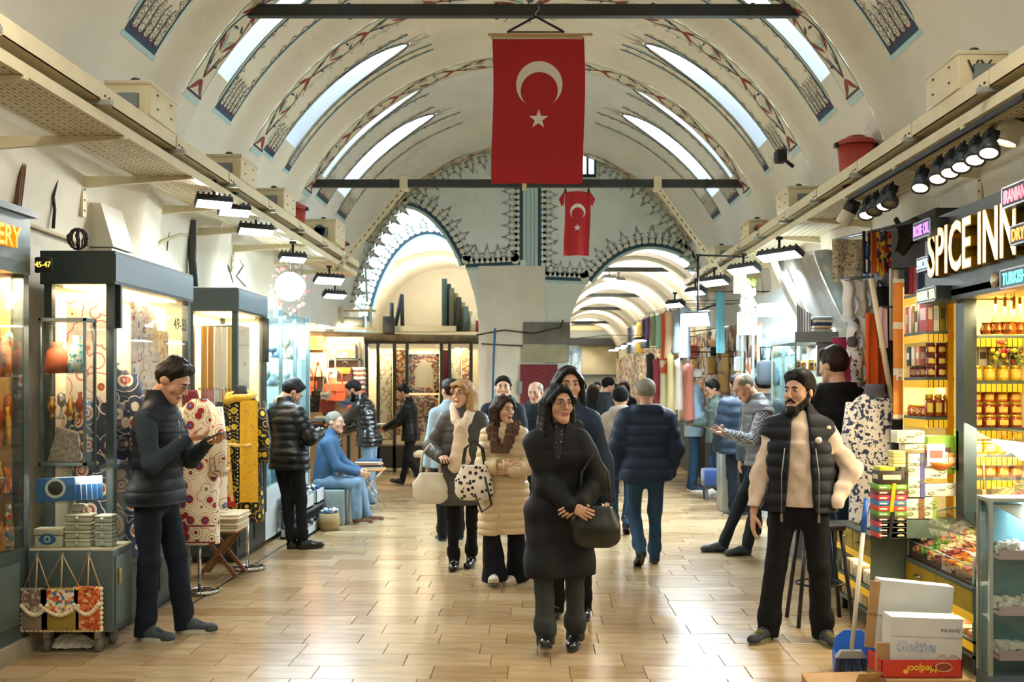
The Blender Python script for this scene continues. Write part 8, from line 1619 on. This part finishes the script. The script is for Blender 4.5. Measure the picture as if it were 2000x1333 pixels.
p, j = person('grey-haired man in a blue fleece sitting on the stone block', 632, 12.0, 1.74, -88, dict(pz=.52, lean=(0, .08), head=(.25, -.05, 0), hair='buzz', hc='grey', skin=1, hr=(.1, .42, .62), hl=(-.04, .44, .62), er=(.3, -.6, -.5), el=(-.3, -.6, -.5), fr=(.1, .46, 0, -.1, 0), fl=(-.10, .56, 0, .1, 0), kh=(0, .6, 1), legs=ljean, lw=1.08, hemw=1.15, crop=.06, shoe=('boot', brown_s, gum), tops=[dict(m=fleece, t=.02, hem=.49, col=.06, belly=.02)]))
person('bearded man in a glossy black jacket sorting goods at the bag stall', 722, 13.8, 1.74, 75, dict(lean=(0, .12), head=(-.1, -.5, 0), hair='short', beard=.3, skin=2, hr=(.2, .45, 1.05), hl=(-.05, .5, 1.0), legs=ljean, shoe=('sneaker', grey_s, gum), tops=[dict(m=mat('glossy_black', '141517', .2, spec=.7), t=.035, hem=.82, q=(.010, .06), col=.06)]))
p, j = person('young man in black carrying a tray past the carpet shop', 803, 16.4, 1.66, 80, dict(lean=(0, .05), head=(0, -.35, 0), hair='quiff', skin=2, hr=(.15, .42, 1.0), hl=(-.15, .42, 1.0), fr=(.1, .25, .02, 0, .2), fl=(-.1, -.2, .06, 0, -.5), legs=blacktr, shoe=('sneaker', leather, leather), tops=[dict(m=blackp, t=.03, hem=.78, q=(.006, .07), col=.05)]))
b = B(); b.lathe((0, .55, 1.0), [(0, 0), (.2, 0), (.21, .015), (0, .012)], 20); held(p, 'serving_tray', b, mat('grey_tray', 'b0b8b8', .4, .4), 'round tray held out by the young man in black', 'tray')
person('person in a light blue shirt half hidden behind the blonde woman', 880, 10.6, 1.72, 10, dict(hair='short', hc='dbrown', head=(-.4, 0, 0), legs=blacktr, shoe=('sneaker', grey_s, gum), tops=[dict(n='shirt', m=ltblue, t=.025, hem=.80, col=.04)]))
p, j = person('blonde woman in a grey quilted coat and white scarf', 905, 9.1, 1.70, 178, dict(fem=1, w=1.04, head=(.55, .0, 0), hair='bob', hc='blond', glasses=1, skin=1, hr=(.18, .22, 1.05), hl=(-.27, .08, .82), er=(.7, -.5, -.5), dr=((-.3, .9, .1), (-.3, 0, -1)), cr=1.1, fr=(.08, .10, .0, .05, 0), fl=(-.06, -.05, 0, -.1, 0), legs=blacktr, lw=.95, shoe=('boot', leather, leather), tops=[dict(n='coat', m=taupe, t=.038, hem=.60, q=(.007, .11), col=.05, belly=.02, zip=zipm)]))
wool = cm('cream_scarf', 'dcc8b0', .95, bump=.5, bs=60); A = Sdf((-.2, -.2, .85), (.2, .28, 1.6), .009); N = j['N']
for s in (-1, 1): A.cone(N + Vector((s * .085, -.02, .06)), N + Vector((s * .05, .15, -.07)), .045, .045, .03)
A.cone(N + Vector((-.08, -.06, .06)), N + Vector((.08, -.06, .06)), .045, .045, .03); A.ball(N + Vector((.0, .19, -.13)), .05, .03); A.cone(N + Vector((.02, .19, -.14)), N + Vector((.05, .225, -.48)), .045, .06, .03, ((0, 1, 0), .4)); A.cone(N + Vector((-.02, .19, -.14)), N + Vector((-.03, .225, -.42)), .045, .055, .03, ((0, 1, 0), .4)); A.noise(.003, 40, 2); part('scarf', tob(A), wool, p)
def tote(body, c, w, d, h, m, name, label, ms, hw=None, hh=.2, spots=None, soft=.03):
 c = Vector(c); M = Matrix.Translation(body.location) @ Matrix.Rotation(body.rotation_euler.z, 4, 'Z'); T = thing(name, label, 'bag', M @ c, body.rotation_euler.z); hb = w * .3 + h * .36 + .06; A = Sdf((-hb, -d, -.03), (hb, d, h * 1.2), .009); A.cone((-w * .3, 0, h * .3), (w * .3, 0, h * .3), h * .36, h * .36, soft, ((0, 1, 0), d / h)); A.cone((-w * .26, 0, h * .75), (w * .26, 0, h * .75), h * .24, h * .24, soft * 2, ((0, 1, 0), d / h * .9)); A.noise(.003, 30, 4); A.plane((0, 0, .0), (0, 0, -1)); A.plane((0, 0, h * .88), (0, 0, 1)); part('body', tob(A), m, T)
 hw = hw or w * .28
 for s in (-1, 1): b = B(); b.tube([(-hw, s * d * .25, h * .9), (-hw * .8, s * d * .2, h + hh * .6), (0, s * d * .15, h + hh), (hw * .8, s * d * .2, h + hh * .6), (hw, s * d * .25, h * .9)], .008, 7); part('handle', b, ms, T)
 return T
T = tote(p, (.28, .16, .60), .12, .11, .32, mat('ivory_bag', 'd8d2c0', .5), 'tote_bag', 'ivory tote bag hanging from the arm of the blonde woman', mat('ivory_bag', 'd8d2c0', .5), hh=.22, hw=.09)
p, j = person('woman in a long beige quilted coat with a fur collar', 985, 8.37, 1.57, 172, dict(fem=1, w=1.02, head=(-.85, -.05, 0), hair='mid', hc='dbrown', skin=1, hr=(-.02, .24, 1.12), hl=(-.12, .22, 1.08), er=(.8, -.3, -.8), el=(-.8, -.3, -.8), dr=((-1, .1, 0), (0, -1, 0)), dl=((.9, .2, 0), (0, -1, 0)), fr=(.07, .16, .03, .1, .25), fl=(-.09, -.06, 0, -.5, 0), legs=navyt, lw=1.2, hemw=2.0, bunch=0, shoe=('sneaker', white_s, gum, white_s), tops=[dict(n='sweater', m=cm('black_knit', '1a1a1c', .9), t=.012, hem=.8, slv=0, col=.06), dict(n='coat', m=beigep, t=.036, hem=.48, q=(.010, .065), col=.0, flare=1.15, open=(.03, .03))]))
A = Sdf((-.2, -.22, 1.1), (.2, .2, 1.5), .008); N = j['N']; A.cone(N + Vector((-.09, -.05, .0)), N + Vector((.09, -.05, .0)), .045, .045, .03)
for s in (-1, 1): A.cone(N + Vector((s * .1, -.04, .02)), N + Vector((s * .085, .09, -.01)), .046, .045, .03); A.cone(N + Vector((s * .085, .09, -.01)), N + Vector((s * .04, .185, -.17)), .045, .04, .03)
A.noise(.006, 110, 3); part('fur_collar', tob(A), mat('brown_fur', '5a4030', .95, bump=1, bs=120), p)
e = B(); HM = j['HM']
for s_ in (-1, 1): e.ball((s_ * .03, .045, .118), .02, 6, 0, (1, .5, .8)); e.tube([(s_ * .05, .04, .11), (s_ * .085, -.02, .05)], .003, 5)
tr(e, HM); part('sunglasses', e, mat('sunglass_red', '5a2028', .2), p)
T = tote(p, (.22, .20, .72), .14, .16, .33, pat('dalmatian', 'cells', ['15151a', 'e8dfd0'], 24, .6, [0, .36]), 'dotted_bag', 'cream bag with black dots on the arm of the woman in beige', leather, hh=.16, hw=.09); b = B(); b.tube([(-.1, .05, .2), (-.16, .06, -.03), (-.08, .06, -.09), (-.02, .06, .05)], .009, 7); part('strap', b, leather, T)
p, j = person('woman in a long black coat with long black hair and glasses, nearest the camera', 1092, 6.35, 1.66, 176, dict(fem=1, w=1.0, head=(-.5, .02, 0), hair='long', hc='black', glasses=1, skin=0, hr=(-.09, .25, .98), hl=(-.15, .23, 1.0), er=(.55, -.5, -.5), el=(-.6, -.5, -.4), dr=((-.8, .5, -.35), (-.3, -.9, -.2)), dl=((.75, .5, -.45), (.2, -.9, -.2)), cr=.8, cl=.8, fr=(.08, .20, .035, .05, .32), fl=(-.1, -.02, 0, -.1, 0), legs=washed, lw=1.05, hemw=1.2, shoe=('boot', leather, leather), tops=[dict(n='sweater', m=pat('black_floral_top', 'cells', ['c8c4bc', '3a3a3c', '18181a'], 40, .8, [0, .12, .3]), t=.02, hem=.8, slv=0, col=.0), dict(n='coat', m=darkc, t=.036, hem=.50, col=.03, flare=1.25, sr=1.0, open=(.06, 0), nz=.006, nf=17)]))
A = Sdf((-.22, -.24, 1.2), (.22, .22, 1.6), .008); N = j['N']; A.cone(N + Vector((-.1, -.06, .02)), N + Vector((.1, -.06, .02)), .05, .05, .03)
A.ball(N + Vector((0, -.11, -.02)), .07, .04)
A.noise(.003, 40, 6); part('hood', tob(A), darkc, p)
b = B(); w = j['WL'] + Vector((.06, .05, -.055)); b.tube([w + Vector((.011 * cos(t), .0, .011 * sin(t))) for t in np.linspace(0, 2 * PI, 12)[:-1]], .002, 5, closed=True); part('ring', b, gold, p)
T = tote(p, (-.23, .14, .66), .15, .17, .29, mat('dark_olive_leather', '26281e', .35), 'shoulder_bag', 'slouchy dark leather bag on the arm of the woman in black', mat('dark_olive_leather', '26281e', .35), hh=.3, soft=.05, hw=.1)
person('tall dark-haired woman in a navy coat just behind the woman in black', 1112, 7.15, 1.79, 168, dict(fem=1, head=(-.35, -.03, 0), hair='long', hc='black', skin=1, legs=blacktr, hr=(.2, .05, .85), hl=(-.28, .05, .85), shoe=('boot', leather, leather), tops=[dict(n='coat', m=navyj, t=.035, hem=.6, col=.06, zip=zipm)]))
person('young man with black hair in a dark hooded jacket facing the camera', 983, 11.0, 1.75, 180, dict(hair='short', skin=1, legs=blacktr, shoe=('sneaker', grey_s, gum), tops=[dict(m=cm('dark_navy', '17202a'), t=.035, hem=.8, col=.05, hood=1, zip=zipm)]))
person('balding man in a dark jacket between the pier and the women', 1046, 11.6, 1.70, 178, dict(hair='bald', hc='grey', skin=1, legs=blacktr, head=(.3, -.2, 0), shoe=('sneaker', grey_s, gum), tops=[dict(m=cm('dark_navy', '17202a'), t=.035, hem=.78, col=.06)]))
p, j = person('person in a beige hooded jacket and black knit cap walking away', 1212, 11.2, 1.62, -8, dict(hair=None, hat=('beanie', cm('black_beanie', '121314', .95)), legs=mjean, fr=(.08, -.18, .05, 0, -.4), fl=(-.08, .12, 0, 0, 0), hr=(.26, .05, .8), shoe=('boot', leather, leather), tops=[dict(m=cm('pale_taupe', 'a89c8c', .7), t=.035, hem=.72, col=.05, hood=1)]))
b = B(); b.tube([j['SR'] + Vector((0, -.09, .0)), j['P'] + Vector((-.08, -.19, .3)), j['P'] + Vector((-.16, -.1, .05))], .012, 6); held(p, 'bag_strap', b, leather, 'black bag strap across the beige hooded jacket', 'strap')
person('grey-haired man in a navy quilted jacket and jeans walking away', 1262, 9.2, 1.72, 4, dict(w=1.12, hair='buzz', hc='grey', skin=0, head=(0, -.05, 0), legs=mjean, lw=1.05, fr=(.10, .12, .0, -.1, 0), fl=(-.08, -.16, .07, .1, -.6), hr=(.24, .12, .86), hl=(-.24, .12, .86), er=(.9, -.5, -.1), el=(-.9, -.5, -.1), nohand='rl', shoe=('boot', leather, leather), tops=[dict(m=navyj, t=.045, hem=.80, q=(.008, .10), col=.02, hood=1, sr=1.1)]))
p, j = person('man in a white cap and pale blue jacket at the bright stall', 1357, 15.6, 1.88, -105, dict(hat=('cap', white), hair='short', hc='grey', head=(-.1, -.2, 0), skin=1, hr=(.1, .3, 1.1), hl=(-.1, .3, 1.1), legs=mjean, shoe=('sneaker', cm('navy_shoe', '24344a'), white_s), tops=[dict(m=ltblue, t=.035, hem=.80, col=.07, zip=zipm)]))
b = B(); A = Sdf((-.25, .1, .5), (.25, .6, 1.2), .014); A.cone((0, .34, 1.08), (.0, .36, .72), .12, .15, .05, ((0, 1, 0), .6)); A.noise(.012, 25, 8); held(p, 'folded_coat', tob(A), cm('dark_teal_coat', '2a3e4a'), 'dark coat draped over the arm of the man in the cap', 'coat')
person('dark-haired person facing the man in the cap across the goods', 1400, 15.0, 1.72, 95, dict(hair='quiff', head=(0, -.35, 0), glasses=1, legs=mjean, shoe=('sneaker', white_s, white_s), hr=(.1, .35, 1.1), tops=[dict(m=cm('sage_puffer', '5a6a64', .5), t=.035, hem=.8, q=(.008, .08), col=.05)]))
person('man in dark blue puffer jacket standing behind the man with the phone', 1442, 12.6, 1.78, 10, dict(hair='short', skin=0, legs=djean, hr=(.24, .12, .86), hl=(-.24, .12, .86), nohand='rl', shoe=('sneaker', grey_s, gum), tops=[dict(m=cm('ink_puffer', '1c2c3c', .5), t=.045, hem=.78, q=(.012, .13), col=.05)]))
p, j = person('balding man in a grey quilted vest and checked shirt looking at his phone', 1492, 9.9, 1.80, 98, dict(w=1.08, py=-.02, lean=(0, .10), head=(0, -.6, 0), hair='bald', hc='grey', skin=1, hr=(.12, .36, 1.16), hl=(-.12, .42, 1.16), er=(.3, -.6, -.9), el=(-.3, -.6, -.9), dl=((0, 1, .1), (0, 0, .9)), fr=(.10, .42, 0, -.1, 0), fl=(-.12, .26, 0, .1, 0), legs=cm('charcoal_trouser', '20262a', .85), shoe=('sneaker', grey_s, leather), crop=.05, tops=[dict(n='shirt', m=checks, t=.014, hem=.84, col=0), dict(n='vest', m=greyv, t=.034, hem=.84, slv=0, col=.06, q=(.011, .075), belly=.02, zip=zipm)]))
b = B(); w = j['WL'] + Vector((.05, .13, .03)); b.rbox(-.036, .036, -.08, .08, -.004, .004, .003); tr(b, Matrix.Translation(w) @ Matrix.Rotation(.5, 4, 'X')); held(p, 'phone', b, leather, 'black phone held by the balding man in the grey vest', 'phone')
person('dark-haired man mostly hidden behind the balding man', 1500, 11.0, 1.80, 0, dict(hair='short', legs=djean, shoe=('sneaker', grey_s, gum), tops=[dict(m=cm('slate_jacket', '4a5660'), t=.03, hem=.8, col=.05)]), X=XX(1492, 11.0))
p, j = person('bearded man in an open black padded vest and beige sweatshirt', 1560, 6.5, 1.74, 168, dict(w=1.04, jaw=1.05, head=(.62, .02, 0), hair='quiff', hc='black', beard=1.0, skin=0, hr=(.30, .08, .80), hl=(-.23, .10, .92), er=(.5, -.8, 0), el=(-1, -.4, 0), dr=((.05, .12, -1), (-.9, -.2, 0)), cr=.35, nohand='l', fr=(.22, .04, 0, -.55, 0), fl=(-.17, .02, 0, .35, 0), legs=blacktr, lw=1.12, hemw=1.25, shoe=('sneaker', mat('dark_shoe', '26282a', .7), mat('olive_sole', '6e6e50', .7), mat('yellow_lace', 'a89a30', .7)), tops=[dict(n='sweatshirt', m=sweat, t=.018, hem=.89, col=.02, belly=.02, sr=.95, nz=.007, nf=36), dict(n='vest', m=navyv, t=.046, hem=.86, slv=0, col=.06, q=(.010, .085), belly=.03, open=(.075, .115))]))
e = B(); cpt = j['P'] + j['up'] * .40 * 1 + Vector((-.115, .155, 0)); e.lathe((cpt.x, cpt.y, cpt.z), [(0, .012), (.02, .012), (.022, 0)], 14, 0, 'y'); part('badge', e, mat('white_badge', 'e0d6cc', .6), p)
for s in (-1, 1): e = B(); a = j['P'] + Vector((s * .115, .185, -.07)); e.tube([a, a + Vector((0, .0, .25)), a + Vector((-s * .02, -.01, .42))], .0035, 5); e.box(a.x - .008, a.x + .008, a.y, a.y + .006, a.z - .05, a.z); part('zip', e, zipm, p)
person('tall man in a black hooded coat seen from behind near the scarves', 1632, 8.3, 1.96, 14, dict(w=1.12, hair='quiff', hc='dbrown', head=(-.35, -.12, 0), skin=1, legs=mjean, shoe=('sneaker', grey_s, gum), hr=(.18, .25, 1.0), hl=(-.18, .25, 1.0), tops=[dict(n='coat', m=cm('black_wool', '0a0d0e', .85), t=.045, hem=.75, col=.02, hood=1)]))
far = [(1183, 17.0, 1.76, -75, 'man in a dark jacket and dark cap in the far corridor', ('beanie', blacktr), '2a333c'), (1158, 19.0, 1.66, 0, 'far-off person with brown hair in a dark green coat', None, '26343a'), (1166, 22.5, 1.72, 180, 'far-off person between two others in the corridor', None, '2c3a52'), (1203, 20.0, 1.68, 60, 'far-off person in a pale top facing left', None, 'b8a898'), (1218, 18.4, 1.72, 170, 'far-off bearded man in black facing the camera', None, '181a1c'), (1140, 23.5, 1.7, 20, 'farthest person in a grey coat at the corridor end', None, '4a4e54')]
for i, (px, Y, h, hd, lb, hat, c) in enumerate(far): person(lb, px, Y, h, hd, dict(hair=None if hat else ('short', 'mid', 'short')[i % 3], hc=('black', 'dbrown', 'brown')[i % 3], hat=hat, head=(0, -.2, 0), beard=.4 if i == 4 else 0, legs=(djean, blacktr)[i % 2], shoe=('sneaker', grey_s, gum), tops=[dict(m=cm('far%d' % i, c), t=.03, hem=.75, col=.04)]))
